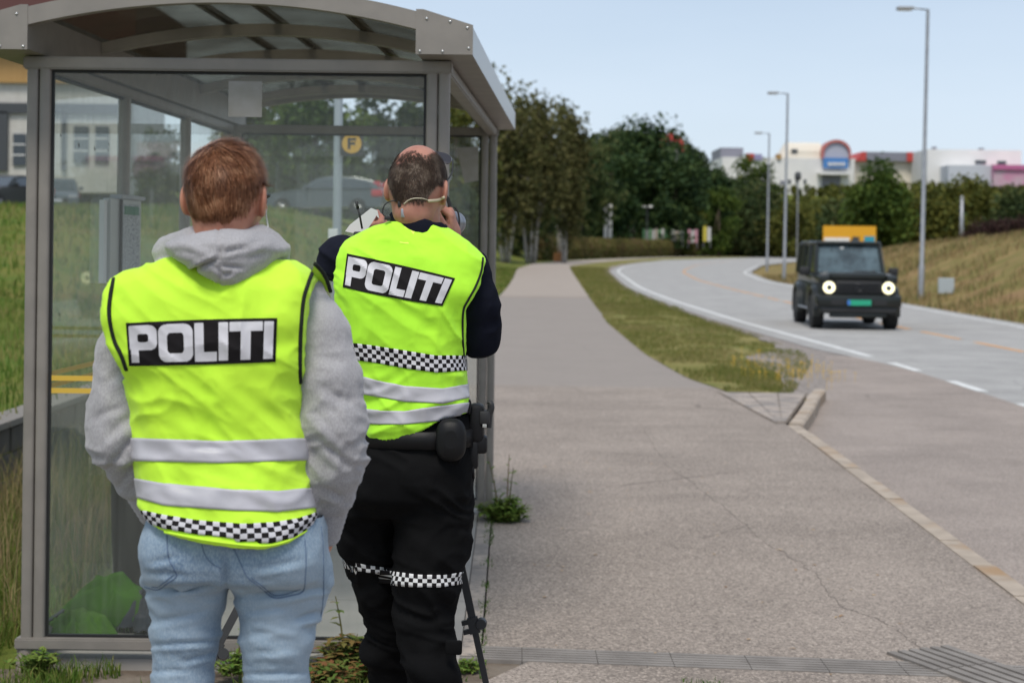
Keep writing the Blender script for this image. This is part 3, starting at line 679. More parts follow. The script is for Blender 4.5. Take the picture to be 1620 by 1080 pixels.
tree('bush', 'dark maroon bush on the dry bank, smaller one nearer the street lamp', 1546, 92, 360, 44, L_MAROON, None, .1, 2600, 24, crown_low=-.25, cat='bush')
# trees seen through the shelter
tree('broadleaf_tree', 'round tree behind the grey estate car, seen through the glass', 500, 84, 128, 150, L_MID, None, .2, 6000, 50, crown_low=.04)
tree('broadleaf_tree', 'dark tree seen through the glass between letter sign and shelter post', 610, 92, 140, 130, L_DARK, None, .22, 5600, 46, crown_low=.02)
tree('broadleaf_tree', 'olive tree seen through the far end pane of the shelter', 722, 112, 150, 120, L_OLIVE, None, .24, 5200, 46, crown_low=.02)
tree('broadleaf_tree', 'green tree seen above the head of the man in the grey hood', 400, 90, 140, 110, L_OLIVE, None, .22, 4600, 40, crown_low=.04)
tree('broadleaf_tree', 'small dark tree in front of the pale building, seen through the glass', 250, 84, 205, 70, L_DARK, None, .18, 2600, 30, crown_low=.0)
tree('broadleaf_tree', 'dim tree behind the far corner post of the shelter', 668, 124, 168, 100, L_DARK, None, .26, 4600, 40, crown_low=.0)

def wood(name, n, x0, x1, y0, y1, h, lm, ls, seed, ncl=220):
    g = np.random.default_rng(seed); C = []
    for k in range(ncl):
        y = g.uniform(y0, y1); x = g.uniform(x0, x1) * y; C.append((x, y, float(terrain(x, y)), (.35 + 1.1 * float(fbm(np.array([x * .035, y * .02, seed * 1.]), seed, 2))) * g.uniform(.75, 1.1) * h))
    C = np.array(C); k = g.integers(0, ncl, n); q = g.normal(size=(n, 3)); q /= np.linalg.norm(q, axis=1)[:, None]; q *= (.45 + .55 * g.uniform(0, 1, n) ** .4)[:, None]
    hh = C[k, 3]; r = hh * .30
    p = np.stack([C[k, 0] + q[:, 0] * r * 1.25, C[k, 1] + q[:, 1] * r * 1.25, C[k, 2] + hh * .52 + q[:, 2] * hh * .52], -1)
    v, f = leaf_quads(p, ls); return tag(obj(name, v, f, lm), kind='stuff')
px2 = lambda px: (px - 810) / F
wood('wood', 52000, px2(770), px2(1120), 372, 412, 15, L_DARK, .62, 3, 90)
wood('wood', 26000, px2(860), px2(1215), 318, 350, 14.0, L_DARK, .55, 4, 60)
wood('wood', 44000, px2(1150), px2(1720), 332, 362, 13.2, L_OLIVE, .6, 5, 130)
wood('wood', 22000, px2(1140), px2(1760), 372, 424, 2.3, L_OLIVE, .5, 14, 330)
wood('wood', 26000, px2(1300), px2(1720), 165, 215, 7.0, L_DARK, .36, 6, 70)
wood('wood', 26000, px2(-60), px2(760), 95, 140, 7.5, L_DARK, .34, 8, 70)
wood('wood', 30000, px2(-900), px2(-60), 95, 150, 9, L_DARK, .4, 9, 80)
wood('wood', 36000, px2(1720), px2(2900), 140, 240, 9, L_OLIVE, .5, 10, 110)

# hedge along the outside of the bend
t = thing('hedge', 'long clipped brownish green hedge along the outer side of the road bend', 'hedge', (PL(176) - 2.2, 176, 0))
n = 90000; y = 176 + 190 * rng.uniform(0, 1, n); hw = rng.uniform(-1, 1, n); x = PL(y) - 2.6 + hw * .8
hh = 2.9 * np.sqrt(rng.uniform(.0, 1, n)) * (1 - .35 * np.abs(hw) ** 3) * (1 + .18 * (fbm(np.stack([y * .3, y * 0, y * 0], -1), 2) - .5)); v, f = leaf_quads(np.stack([x, y, -.2 + hh], -1), .26)
obj('foliage', v, f, leafmat("hedge_leaves", [(.14, .14, .04), (.20, .15, .06), (.10, .12, .03), (.20, .13, .07)]), t)
b = MB()


# ================================================================ FAR BUILDINGS
M_WHITE = mat("white_cladding", (.78, .76, .73), .7, noise=(.15, (.70, .69, .67), 3))
M_CREAM = mat("cream_cladding", (.68, .62, .52), .7)
M_REDF = mat("red_cladding", (.50, .06, .05), .6)
M_PINKF = mat("pink_cladding", (.55, .24, .36), .6, noise=(.3, (.52, .36, .42), 2))
M_BLUEF = mat("blue_sign_face", (.07, .22, .52), .5)
M_ROOFG = mat("grey_roof", (.22, .22, .26), .7)
M_WIN = mat("window_glass", (.04, .05, .06), .15, spec=.6)
M_TAN = mat("ochre_cladding", (.42, .25, .09), .7, noise=(5, (.36, .21, .07), 3, (8, 1, .1)))
M_DKBEAM = mat("dark_beam", (.05, .055, .06), .6)
def pbox(name, x0, y0, x1, y1, d, depth, m, parent, bev=0):
    a = P(x0, y1, d); c = P(x1, y0, d); b = MB(); b.box((a[0], d, a[2]), (c[0], d + depth, c[2]), 0, bev); return b.build(name, m, parent)
D = 430
mall = thing('shopping_centre', 'long white shopping centre on the hill with vaulted hall, red arch and blue sign', 'building', P(1290, 300, D))
pbox('wall', 1142, 251, 1352, 310, D, 60, M_WHITE, mall)
pbox('wall', 1352, 253, 1480, 312, D + 3, 60, M_CREAM, mall)
pbox('roof', 1140, 234, 1176, 251, D + 6, 20, M_ROOFG, mall)
b = MB(); a = P(1238, 252, D); c = P(1302, 252, D); top = P(1270, 224, D)[2]; zb = a[2]; L = c[0] - a[0]
V = np.array([[(a[0] + L * i * (1 if i else 1) + (0 if i else 0), D + 1 + 12 * j_, zb + (top - zb) * k_) for j_, k_ in [(0, 0), (.03, .5), (.12, .82), (.3, 1), (.7, 1), (.97, .5), (1, 0)]] for i in (0, .18, 1)]); V[0, :, 0] += 0
V[0, 1:6, 2] = zb + (V[0, 1:6, 2] - zb) * .35; b.grid(V); b.add(V[0], [(0, 1, 2, 3, 4, 5, 6)]); b.add(V[2], [(6, 5, 4, 3, 2, 1, 0)]); b.build('vaulted_roof', M_CREAM, mall)
def arch_ring(name, px, y0, y1, w, d, th, dep, m, parent, fill=None):
    cx_ = P(px, y1, d)[0]; zb = P(px, y1, d)[2]; H = P(px, y0, d)[2] - zb; W = w / F * d / 2; b = MB(); Vi = []
    s = [(-1, 0)] + [(-math.cos(q), .35 + .65 * math.sin(q)) for q in np.linspace(0, np.pi, 15)] + [(1, 0)]
    for x, z in s:
        k = 1 - th / W; Vi.append([(cx_ + W * x, d - .4, zb + H * z), (cx_ + W * x * k, d - .4, zb + H * z * (k if z > .36 else 1)), (cx_ + W * x * k, d + dep, zb + H * z * (k if z > .36 else 1)), (cx_ + W * x, d + dep, zb + H * z)])
    b.grid(np.array(Vi), closed=True); b.build(name, m, parent)
    if fill:
        poly = [(cx_ + W * x * .93, zb + H * z * .96) for x, z in s]; q = MB(); q.prism(poly, 'y', d + .2, d + 8); q.build('arch_window', fill, parent)
arch_ring('arch', 1323, 221, 252, 46, D - 1, .55, 4, mat('pale_red_rim', (.45, .14, .12), .6), mall, mat("hazy_glazing", (.42, .42, .48), .3))
s_ = pbox('sign', 1303, 250, 1342, 266, D - 2.5, 1.2, M_BLUEF, mall)
b = MB()
for k in range(5): a = P(1310 + k * 5.6, 262, D - 2.7); b.box((a[0], D - 2.75, a[2]), (a[0] + .7, D - 2.52, a[2] + .8))
b.build('lettering', M_WHITE, s_)
b = MB(); l_, r_ = P(1356, 254, D), P(1462, 254, D); zt = P(1400, 240, D)[2]; w4 = (r_[0] - l_[0])
b.prism([(l_[0], l_[2]), (l_[0] + w4 * .15, l_[2]), (l_[0] + w4 * .15, zt), (l_[0] + w4 * .09, zt)], 'y', D + 1, D + 14, 1)
b.prism([(l_[0] + w4 * .15, l_[2]), (l_[0] + w4 * .76, l_[2]), (l_[0] + w4 * .76, zt), (l_[0] + w4 * .15, zt)], 'y', D + 1.5, D + 14, 0)
b.prism([(l_[0] + w4 * .76, l_[2]), (r_[0], l_[2]), (l_[0] + w4 * .86, zt), (l_[0] + w4 * .76, zt)], 'y', D + 1, D + 14, 1)
b.build('red_roof', [M_ROOFG, M_REDF], mall)
pbox('red_panel', 1181, 243, 1193, 254, D - .5, 3, M_REDF, mall); pbox('violet_panel', 1193.3, 244, 1206, 253, D - .4, 3, mat("violet_cladding", (.30, .28, .45), .6), mall)
pbox('ochre_panel', 1229, 244, 1236, 252, D - .5, 3, M_TAN, mall)
for x in (1249, 1261, 1273.5): pbox('window', x - 2.3, 284, x + 2.3, 291, D - .15, .3, M_WIN, mall)
pbox('window', 1252, 236, 1262, 241, D + .85, .3, M_WIN, mall); pbox('window', 1234, 286, 1243, 292, D - .15, .3, M_ROOFG, mall)
pbox('entrance', 1300, 276, 1330, 300, D - .2, .4, M_ROOFG, mall); pbox('canopy', 1296, 272, 1346, 276, D - 3, 3, M_WHITE, mall)
blk = thing('retail_block', 'flat roofed white retail block with a pink facade at the right edge', 'building', P(1540, 300, D - 20))
pbox('wall', 1466, 238, 1616, 312, D - 14, 40, M_WHITE, blk); pbox('lower_wall', 1500, 262, 1571, 312, D - 22, 8, mat("pale_blue_cladding", (.52, .54, .58), .6), blk)
pbox('pink_facade', 1571.5, 262, 1700, 300, D - 24, 10, M_PINKF, blk); pbox('fascia', 1571.5, 262, 1700, 268, D - 24.6, .5, mat("deep_pink", (.48, .13, .28), .6), blk)
for x0, x1, y0, y1 in ((1543, 1560, 254, 259), (1578, 1592, 255, 260)): pbox('window', x0, y0, x1, y1, D - 14.3, .25, M_WIN, blk)
pbox('roof_unit', 1478, 232, 1482, 238, D, 3, M_ROOFG, blk); pbox('roof_unit', 1552, 234, 1557, 238, D, 3, M_ROOFG, blk)
arc = thing('arched_canopy', 'white gable with red arc rim half hidden among the dark trees', 'building', P(1062, 300, 308))
pbox('wall', 1038, 236, 1078, 300, 310, 8, M_WHITE, arc); arch_ring('arch', 1062, 212, 240, 38, 308, .8, 3, M_REDF, arc, M_WHITE)

# building behind the car park, far left
hb = thing('wooden_house', 'pale house with ochre upper floor and dark beams behind the parked cars', 'building', P(60, 300, 90))
Dh = 90
pbox('wall', -260, 128, 188, 300, Dh, 12, mat("offwhite_boards", (.52, .50, .46), .8, noise=(3, (.47, .45, .41), 3)), hb)
pbox('upper_wall', -262, 60, 190, 127.5, Dh - .3, 12.6, M_TAN, hb)
pbox('roof', -300, -10, 215, 59, Dh - 1.2, 14, mat("maroon_roof", (.10, .035, .03), .7), hb)
for x0, x1, y0, y1 in ((-260, 190, 165, 176), (-30, 12, 177, 270), (96, 104, 177, 270)): pbox('beam', x0, y0, x1, y1, Dh - .2, .15, M_DKBEAM, hb)
for x0, x1, y0, y1 in ((20, 41, 212, 262), (60, 84, 205, 262), (116, 140, 200, 258), (150, 172, 200, 258)):
    w_ = pbox('window', x0, y0, x1, y1, Dh - .12, .3, M_WIN, hb); b = MB(); a = P(x0, y1, Dh); c = P(x1, y0, Dh)
    for k in (.33, .66): b = MB(); b.box((a[0], Dh - .16, a[2] + (c[2] - a[2]) * k - .03), (c[0], Dh - .125, a[2] + (c[2] - a[2]) * k + .03)); b.build('glazing_bar', M_WHITE, w_)

# ================================================================ STREET LAMPS, SIGNS AND POSTS
M_GALV = mat("galvanised_steel", (.36, .37, .38), .5, metal=.6, noise=(6, (.30, .31, .33), 4))
M_LAMPG = mat("lamp_housing", (.30, .31, .32), .5)
def lamp(label, px, d, pyt, lean=.0, arm=.6):
    x = P(px, HZ, d)[0]; zb = float(terrain(x, d)) - .05; zt = P(px, pyt, d)[2]; t = thing('street_lamp', label, 'street lamp', (x, d, zb), 'street lamps along the road')
    tx = x + lean * (zt - zb); b = MB(); b.tube([(x, d, zb), (x + lean * 1.2, d, zb + 1.2), (x + lean * 1.21, d, zb + 1.25), (tx, d, zt)], [.11, .11, .085, .06], 12); b.build('pole', M_GALV, t, 40)
    b = MB(); b.tube([(tx, d, zt - .02), (tx - arm, d - .1, zt + .02)], .03, 8); b.build('arm', M_GALV, t, True)
    b = MB(); b.hull_box((tx - arm - .55, d - .26, zt - .05), (tx - arm + .05, d + .06, zt + .07), .03); h = b.build('lamp_head', M_LAMPG, t, 40)
    b = MB(); b.box((tx - arm - .5, d - .2, zt - .075), (tx - arm - .05, d, zt - .051)); b.build('lens', M_WHITE, h)
lamp('tallest nearest street lamp on the dry bank right of the car', 1458, 60, 15, .012)
lamp('second street lamp, rising just behind the approaching car on its left', 1241, 93, 148, .008)
lamp('small street lamp at the inner edge of the bend, left of the second lamp', 1214, 128, 211, .004)
x = P(1261, HZ, 150)[0]; zb = float(terrain(x, 150)); t = thing('traffic_signal_pole', 'thin pole with a dark round top between the lamps and the car', 'pole', (x, 150, zb))
b = MB(); b.tube([(x, 150, zb), (x, 150, P(1261, 284, 150)[2])], .07, 8); b.build('pole', M_GALV, t); b = MB(); b.lathe([(.01, -.45), (.28, -.3), (.3, 0), (.28, .3), (.01, .45)], (x, 150, P(1261, 279, 150)[2])); b.build('round_top', M_DKBEAM, t, True)
x = P(1521, HZ, 120)[0]; zb = float(terrain(x, 120)); t = thing('wooden_post', 'faint grey post standing before the trees above the dry bank', 'post', (x, 120, zb)); b = MB(); b.tube([(x, 120, zb), (x, 120, P(1521, 314, 120)[2])], [.17, .12], 8); b.build('shaft', M_GALV, t, True); b = MB(); b.lathe([(.13, 0), (.14, .1), (.02, .2)], (x, 120, P(1521, 314, 120)[2])); b.build('cap', M_LAMPG, t)
# yellow direction sign behind the car
d = 118; t = thing('direction_sign', 'wide yellow direction sign on posts partly hidden behind the car roof', 'road sign', (P(1343, 400, d)[0], d, float(terrain(P(1343, 400, d)[0], d))))
bd = pbox('board', 1302, 358, 1386, 386, d, .08, mat("sign_yellow", (.72, .36, .015), .45), t); pbox('white_field', 1304, 376, 1344, 385.5, d - .02, .015, M_WHITE, t); pbox('blue_field', 1367, 374, 1384, 386, d - .02, .015, mat("sign_blue_green", (.03, .30, .42), .4), t)
b = MB(); a = P(1350, 374, d); b.prism([(a[0], a[2]), (a[0] + .5, a[2] - .05), (a[0] + .35, a[2] - .2), (a[0] + .7, a[2] - .5), (a[0] - .2, a[2] - .35)], 'y', d - .03, d - .005); b.build('arrow', M_DKBEAM, bd)
for q in (1312, 1376):
    a = P(q, 386, d); b = MB(); b.tube([(a[0], d + .15, float(terrain(a[0], d)) - .1), (a[0], d + .15, P(q, 360, d)[2])], .06, 8); b.build('post', M_GALV, t)
# small pale board on the dry bank
d = 58; a, c = P(1485, 464, d), P(1510, 440, d); t = thing('back_of_sign', 'small pale grey blue square sign low on the dry bank', 'sign', (a[0], d, float(terrain(a[0], d))))
b = MB(); b.hull_box((a[0], d, a[2]), (c[0], d + .12, c[2]), .015); b.build('panel', mat("pale_blue_metal", (.40, .45, .48), .5), t); b = MB(); b.tube([((a[0] + c[0]) / 2, d + .15, float(terrain(a[0], d)) - .1), ((a[0] + c[0]) / 2, d + .15, c[2] - .05)], .03, 8); b.build('post', M_GALV, t)
# pylon, marker and things behind the hedge
d = 244; t = thing('pylon_sign', 'tall white double panel pylon standing behind the hedge', 'sign', (P(962, 400, d)[0], d, -.1))
pbox('panel', 955.5, 323, 961, 378, d, .5, M_WHITE, t); pbox('panel', 963, 323, 968.5, 378, d, .5, M_WHITE, t); pbox('frame', 961.05, 322, 962.95, 392, d + .1, .3, M_ROOFG, t); pbox('base', 954, 378.2, 970, 393, d - .1, .8, M_ROOFG, t)
d = 168; t = thing('marker_post', 'pale leaning post on an orange brown block where the hedge begins', 'post', (P(885, 410, d)[0], d, -.1))
a, c = P(886, 400, d), P(883, 357, d); b = MB(); b.tube([a, (a + c) / 2 + [.05, 0, 0], c], [.28, .22, .18], 10); b.build('shaft', mat("pale_wood", (.45, .40, .33), .8), t, True); pbox('block', 876, 400, 894, 414, d - .6, 1.4, mat("rusty_orange", (.30, .13, .04), .8), t, .06)
def board(label, x0, y0, x1, y1, cols, d=288, name='painted_board'):
    t = thing(name, label, 'play board', (P((x0 + x1) / 2, 400, d)[0], d, -.1), 'coloured boards behind the hedge'); n = len(cols)
    for k, c in enumerate(cols):
        w = (x1 - x0) / n; pbox('panel', x0 + w * k + .3, y0 + (k % 2) * 1.5, x0 + w * (k + 1) - .3, y1 + 6, d, .12, M_[c], t, .02)
    for q in (x0 + 1, x1 - 1): pbox('post', q - .5, y0 + 3, q + .5, 392, d + .15, .1, M_ROOFG, t)
M_ = {'y': mat("paint_yellow", (.50, .42, .05), .6), 'r': mat("paint_red", (.30, .03, .03), .6), 'p': mat("paint_pink", (.50, .25, .30), .6), 'w': mat("paint_white", (.50, .49, .46), .6), 'g': mat("paint_green", (.12, .28, .12), .6), 'b': mat("paint_beige", (.40, .34, .28), .6)}
board('yellow board right beside the white pylon', 970, 355, 977, 374, 'y'); board('dark red board between yellow board and pink slats', 982, 355, 989, 374, 'r')
board('pale pink slats right of the dark red board', 992, 359, 1004, 378, 'pbp'); board('wide green and white slatted board behind the hedge', 1016, 362, 1056, 380, 'gwgwbgwg')
board('white slatted board left of the pink one', 1061, 364, 1081, 376, 'wbw'); board('pink and white board behind the hedge', 1088, 363, 1104, 378, 'pwp'); board('yellow and white board at the far end of the play area', 1112, 358, 1125, 376, 'yw')
d = 284; t = thing('park_lamp', 'post with two small pale lamp discs before the tall pine', 'lamp', (P(1024, 400, d)[0], d, -.1)); b = MB(); a = P(1024, 328, d); b.tube([(a[0], d, -.2), tuple(a)], .08, 8); b.build('pole', M_DKBEAM, t)
for q in (1019.5, 1029): a = P(q, 327, d); b = MB(); b.lathe([(.05, .2), (.35, .1), (.38, -.1), (.05, -.18)], a); b.build('lamp_head', M_WHITE, t, True)

# ================================================================ VEHICLES
M_TYRE = mat("tyre_rubber", (.018, .018, .018), .85, bump=(40, .3, .01)); M_RIM = mat("alloy", (.35, .35, .36), .35, metal=.8); M_RIMD = mat("dark_alloy", (.04, .04, .045), .4, metal=.6)
M_BLACKP = mat("black_paint", (.007, .009, .008), .32, spec=.35, coat=.3, noise=(.9, (.013, .016, .013), 2)); M_GREYP = mat("grey_blue_paint", (.06, .075, .09), .3, coat=.5); M_TRIM = mat("black_plastic", (.015, .015, .016), .6)
M_CARGL = mat("dark_car_glass", (.03, .04, .045), .06, spec=.9, coat=.6); M_TAIL = mat("tail_lamp_red", (.42, .02, .025), .25, coat=.5); M_PLATE = mat("white_plate", (.55, .57, .62), .5)
def wheel(t, M, c, r, w, side, rim=M_RIM):
    c = np.asarray(c, float); ax = (side, 0, 0)
    def tr(b): b.v = [(v @ M[:3, :3].T + M[:3, 3]) for v in b.v]; return b
    b = MB(); b.lathe([(r * .6, -w / 2), (r * .93, -w / 2), (r, -w / 2 + .03), (r, w / 2 - .03), (r * .93, w / 2), (r * .6, w / 2)], c, ax, 28)
    wh = tr(b).build('wheel', M_TYRE, t, 40)
    b = MB(); b.lathe([(r * .62, -w / 4), (r * .62, w / 2 - .01), (r * .56, w / 2 - .005), (r * .5, w / 2 - .05), (r * .12, w / 2 - .03), (r * .1, w / 2)], c, ax, 24)
    for k in range(5):
        a = k * 1.2566; p_ = c + np.array([side * (w / 2 - .03), 0, 0]); e = p_ + np.array([0, math.cos(a), math.sin(a)]) * r * .56; b.tube([p_, e], [.05, .03], 6)
    tr(b).build('rim', rim, wh, 40)
def place(x, y, z, ang):
    M = np.eye(4); c_, s_ = math.cos(ang), math.sin(ang); M[:2, :2] = [[c_, -s_], [s_, c_]]; M[:3, 3] = (x, y, z); return M
def T(b, M): b.v = [v @ M[:3, :3].T + M[:3, 3] for v in b.v]; return b
# --- boxy black off-roader coming towards us
x0 = P(1353.5, 520, 36.5)[0]; SM = place(x0, 36.2, RZ, R(-2.8)); suv = thing('off_road_car', 'black boxy off road car with lit round headlights driving towards the camera', 'car', (x0, 36.2, RZ)); suv['_w'] = [x0, 36.2, RZ]
def sp(name, b, m, parent=suv, sm=35): return T(b, SM).build(name, m, parent, sm)
b = MB(); W_ = .93
b.hull_box((-W_ + .10, .12, .38), (W_ - .10, 4.45, 1.02), .05)            # lower body
b.hull_box((-W_ + .13, .16, .98), (W_ - .13, 4.40, 1.22), .05)
b.hull_box((-.62, .10, 1.10), (.62, 1.45, 1.255), .05)                      # bonnet
for s in (-1, 1): b.hull_box((s * .74 - .12, .05, 1.02), (s * .74 + .12, 1.4, 1.19), .04)   # raised wings
def loft(b, secs, cap=True):
    V = np.array(secs, float); b.grid(V, closed=True)
    if cap: b.add(V[0], [tuple(range(V.shape[1]))[::-1]]); b.add(V[-1], [tuple(range(V.shape[1]))])
# cabin pillars and roof
z0, z1 = 1.2, 1.93
for s in (-1, 1):
    b.tube([(s * .765, 1.32, z0), (s * .70, 1.62, z1 - .05)], .045, 8); b.tube([(s * .775, 2.5, z0), (s * .71, 2.5, z1 - .05)], .05, 8); b.tube([(s * .775, 4.3, z0), (s * .71, 4.2, z1 - .05)], .09, 8)
    b.add([(s * .80, 3.35, z0), (s * .80, 4.38, z0), (s * .735, 4.3, z1 - .06), (s * .735, 3.4, z1 - .06), (s * .76, 3.35, z0), (s * .76, 4.38, z0), (s * .695, 4.3, z1 - .06), (s * .695, 3.4, z1 - .06)], [(0, 1, 2, 3), (7, 6, 5, 4), (0, 3, 7, 4), (1, 5, 6, 2)])
sp('body', b, M_BLACKP)
b = MB(); b.hull_box((-.745, 1.55, 1.86), (.745, 4.36, 1.955), .045); sp('roof', b, M_BLACKP)
b = MB(); q = [(-.73, 1.36, 1.24), (.73, 1.36, 1.24), (.67, 1.64, 1.86), (-.67, 1.64, 1.86)]; b.add([(x, y, z) for x, y, z in q] + [(x, y + .02, z) for x, y, z in q], [(0, 1, 2, 3), (7, 6, 5, 4), (0, 4, 5, 1), (1, 5, 6, 2), (2, 6, 7, 3), (3, 7, 4, 0)])
sp('windscreen', b, glass_mat("windscreen_glass", (.28, .36, .38), .42, (.19, .27, .31), 1.6, False))  # bluish diffuse layer paints the sky's reflection into the glass
for s in (-1, 1):
    for ya, yb in ((1.5, 2.44), (2.56, 3.32)):
        b = MB(); q = [(s * .772, ya, 1.23), (s * .772, yb, 1.23), (s * .712, yb, 1.85), (s * .712, ya + (.16 if ya < 2 else 0), 1.85)]; b.add(q + [(x - s * .015, y, z) for x, y, z in q], [(0, 1, 2, 3), (7, 6, 5, 4), (0, 4, 5, 1), (1, 5, 6, 2), (2, 6, 7, 3), (3, 7, 4, 0)]); sp('side_window', b, M_CARGL, sm=False)
b = MB(); b.box((-.70, 4.36, 1.25), (.70, 4.42, 1.82)); sp('rear_window', b, M_CARGL, sm=False)
b = MB(); b.hull_box((-.50, .02, .80), (.50, .13, 1.08), .02); gr = sp('grille', b, M_TRIM)
b = MB()
for k in range(3): b.box((-.45, -.01, .845 + k * .075), (.45, .018, .865 + k * .075))
sp('grille_bar', b, mat("grille_bar_gloss", (.03, .03, .032), .25, metal=.5), gr)
b = MB(); ring = [(math.cos(a) * .085, -.02, .94 + math.sin(a) * .085) for a in np.linspace(0, 2 * np.pi, 21)]; b.tube(ring, .009, 6, cap=False)
for a in (90, 210, 330): b.tube([(0, -.02, .94), (math.cos(R(a)) * .08, -.02, .94 + math.sin(R(a)) * .08)], [.013, .004], 6)
sp('emblem', b, M_RIMD, gr)
for s in (-1, 1):
    b = MB(); b.lathe([(.165, -.12), (.165, .0), (.155, .012), (.14, .012)], (s * .645, 0.03, .93), (0, -1, 0), 28); hl = sp('headlight', b, M_TRIM)
    b = MB(); rr = [(.046, .022), (.120, .022), (.130, .010), (.130, .0), (.046, .0)]; b.lathe(rr, (s * .645, .015, .93), (0, -1, 0), 28)
    b.f = [f for f in b.f if len(f) == 4]; b.m = [0] * len(b.f)
    sp('daytime_ring', b, mat("lit_ring", (.8, .8, .6), .4, emit=((1, .90, .52), 1.35)), hl)
    b = MB(); b.lathe([(.062, 0), (.062, .028), (.03, .045)], (s * .645, .01, .93), (0, -1, 0), 18); sp('lens', b, M_CARGL, hl)
    b = MB(); b.hull_box((s * .72 - .055, .42, 1.19), (s * .72 + .055, .58, 1.235), .018); sp('indicator', b, mat("indicator_clear", (.30, .28, .26), .2, coat=.5))
    b = MB(); b.tube([(s * .78, 1.5, 1.22), (s * .92, 1.45, 1.26)], .02, 6); b.hull_box((s * 1.0 - .11, 1.38, 1.17), (s * 1.0 + .11, 1.52, 1.36), .04); sp('wing_mirror', b, M_TRIM)
    for yc in (.78, 3.63):   # wheel arch flares
        b = MB(); V = []
        for a in np.linspace(-.25, np.pi + .25, 17):
            cy_, cz_ = yc + math.cos(a) * .47, .42 + math.sin(a) * .47; V.append([(s * .74, yc + math.cos(a) * .45, .42 + math.sin(a) * .45), (s * .955, cy_, cz_), (s * .955, yc + math.cos(a) * .53, .42 + math.sin(a) * .53), (s * .83, yc + math.cos(a) * .57, .42 + math.sin(a) * .57)])
        b.grid(np.array(V)); sp('wheel_arch', b, M_BLACKP)
        wheel(suv, SM, (s * .82, yc, .385), .385, .26, s, M_RIMD)
    b = MB(); b.tube([(s * .90, 1.3, .42), (s * .90, 3.1, .42)], .05, 8, flat=.5); sp('side_step', b, M_RIM)
b = MB(); b.hull_box((-.93, -.06, .50), (.93, .22, .77), .05); b.hull_box((-.86, -.02, .36), (.86, .2, .52), .04); b.hull_box((-.62, .0, .27), (.62, .2, .37), .03); bp = sp('bumper', b, M_BLACKP)
b = MB(); b.box((-.60, -.066, .56), (-.32, -.058, .66)); b.box((.32, -.066, .56), (.60, -.066 + .008, .66)); b.box((-.8, -.028, .40), (.8, -.018, .47)); sp('air_intake', b, M_TRIM, bp, False)
b = MB(); b.box((-.26, -.085, .545), (.26, -.07, .665)); pl = sp('number_plate', b, mat("green_plate", (.012, .40, .20), .45, noise=(14, (.02, .32, .2), 2)), sm=False)
b = MB(); b.box((-.26, -.092, .55), (-.19, -.0855, .66)); sp('blue_band', b, mat("plate_blue", (.05, .16, .50), .4), pl, False)
b = MB(); b.box((-.7, 1.5, .9), (.7, 1.75, 1.2)); b.hull_box((-.62, 2.3, .7), (-.12, 2.5, 1.55), .05); b.hull_box((.12, 2.3, .7), (.62, 2.5, 1.55), .05); sp('interior', b, M_TRIM)
b = MB(); ring = [(.36 + math.cos(a) * .18, 1.92 + math.sin(a) * .06, 1.22 + math.sin(a) * .17) for a in np.linspace(0, 2 * np.pi, 25)]; b.tube(ring, .015, 6, cap=False); b.tube([(.36, 1.93, 1.22), (.36, 1.7, 1.12)], .02, 6); sp('steering_wheel', b, M_TRIM)
b = MB(); b.hull_box((-.12, 1.66, 1.74), (.12, 1.70, 1.80), .015); sp('inner_mirror', b, M_TRIM); b = MB(); b.hull_box((-.18, 1.60, 1.775), (-.10, 1.612, 1.825), .004); sp('toll_tag', b, M_WHITE)
b = MB(); b.hull_box((-.62, .8, .34), (.62, 4.3, .46), .03); b.tube([(-.7, .78, .4), (.7, .78, .4)], .06, 8); b.tube([(-.7, 3.63, .4), (.7, 3.63, .4)], .07, 8); sp('chassis', b, M_TRIM)
for s in (-1, 1): b = MB(); b.tube([(s * .1 - .05, 1.40, 1.26), (s * .1 + .5, 1.36, 1.275)], .012, 5); sp('wiper', b, M_TRIM)

# the driver
dp = thing('person', 'driver behind the windscreen of the black off road car, one hand on the wheel', 'person', (x0, 36.2, RZ)); dp['_w'] = [x0, 36.2, RZ]
def dw(q): return SM[:3, :3] @ np.array(q) + SM[:3, 3]
def df(p): return _u2([[(dw((.37, 2.28, .95)), .15), (dw((.37, 2.30, 1.32)), .15)], [(dw((.37, 2.30, 1.40)), .06), (dw((.37, 2.26, 1.52)), .055)], [(dw((.37, 2.24, 1.58)), .075), (dw((.37, 2.25, 1.66)), .085)], [(dw((.52, 2.28, 1.36)), .06), (dw((.56, 2.10, 1.15)), .05), (dw((.50, 1.93, 1.30)), .035), (dw((.47, 1.90, 1.36)), .035)], [(dw((.22, 2.28, 1.36)), .06), (dw((.17, 2.10, 1.18)), .05), (dw((.20, 1.93, 1.35)), .035), (dw((.22, 1.90, 1.42)), .038)], [(dw((.30, 2.2, .95)), .09), (dw((.28, 1.8, .95)), .075)], [(dw((.45, 2.2, .95)), .09), (dw((.46, 1.8, .95)), .075)]], p)
def _u2(segs, p):
    d = None
    for s_ in segs: e = chain(p, s_, .03); d = e if d is None else smin(d, e, .03)
    return d
cc_ = dw((.37, 2.1, 1.3)); v, f = skin(df, cc_ - [.5, .5, .6], cc_ + [.5, .5, .6], .02); obj('body', v, f, mat("driver_skin", (.42, .22, .15), .6), dp, True)
v, f = skin(lambda p: np.maximum(df(p) - .012, p[..., 2] - (RZ + 1.44)), cc_ - [.5, .5, .6], cc_ + [.5, .5, .6], .02); keep_ = v[f].mean(1); kk_ = (np.linalg.norm(keep_ - dw((.20, 1.90, 1.40)), axis=1) > .12) & (np.linalg.norm(keep_ - dw((.47, 1.90, 1.35)), axis=1) > .12); obj('sweater', v, f[kk_], mat("driver_sweater", (.10, .16, .20), .9), dp, True)
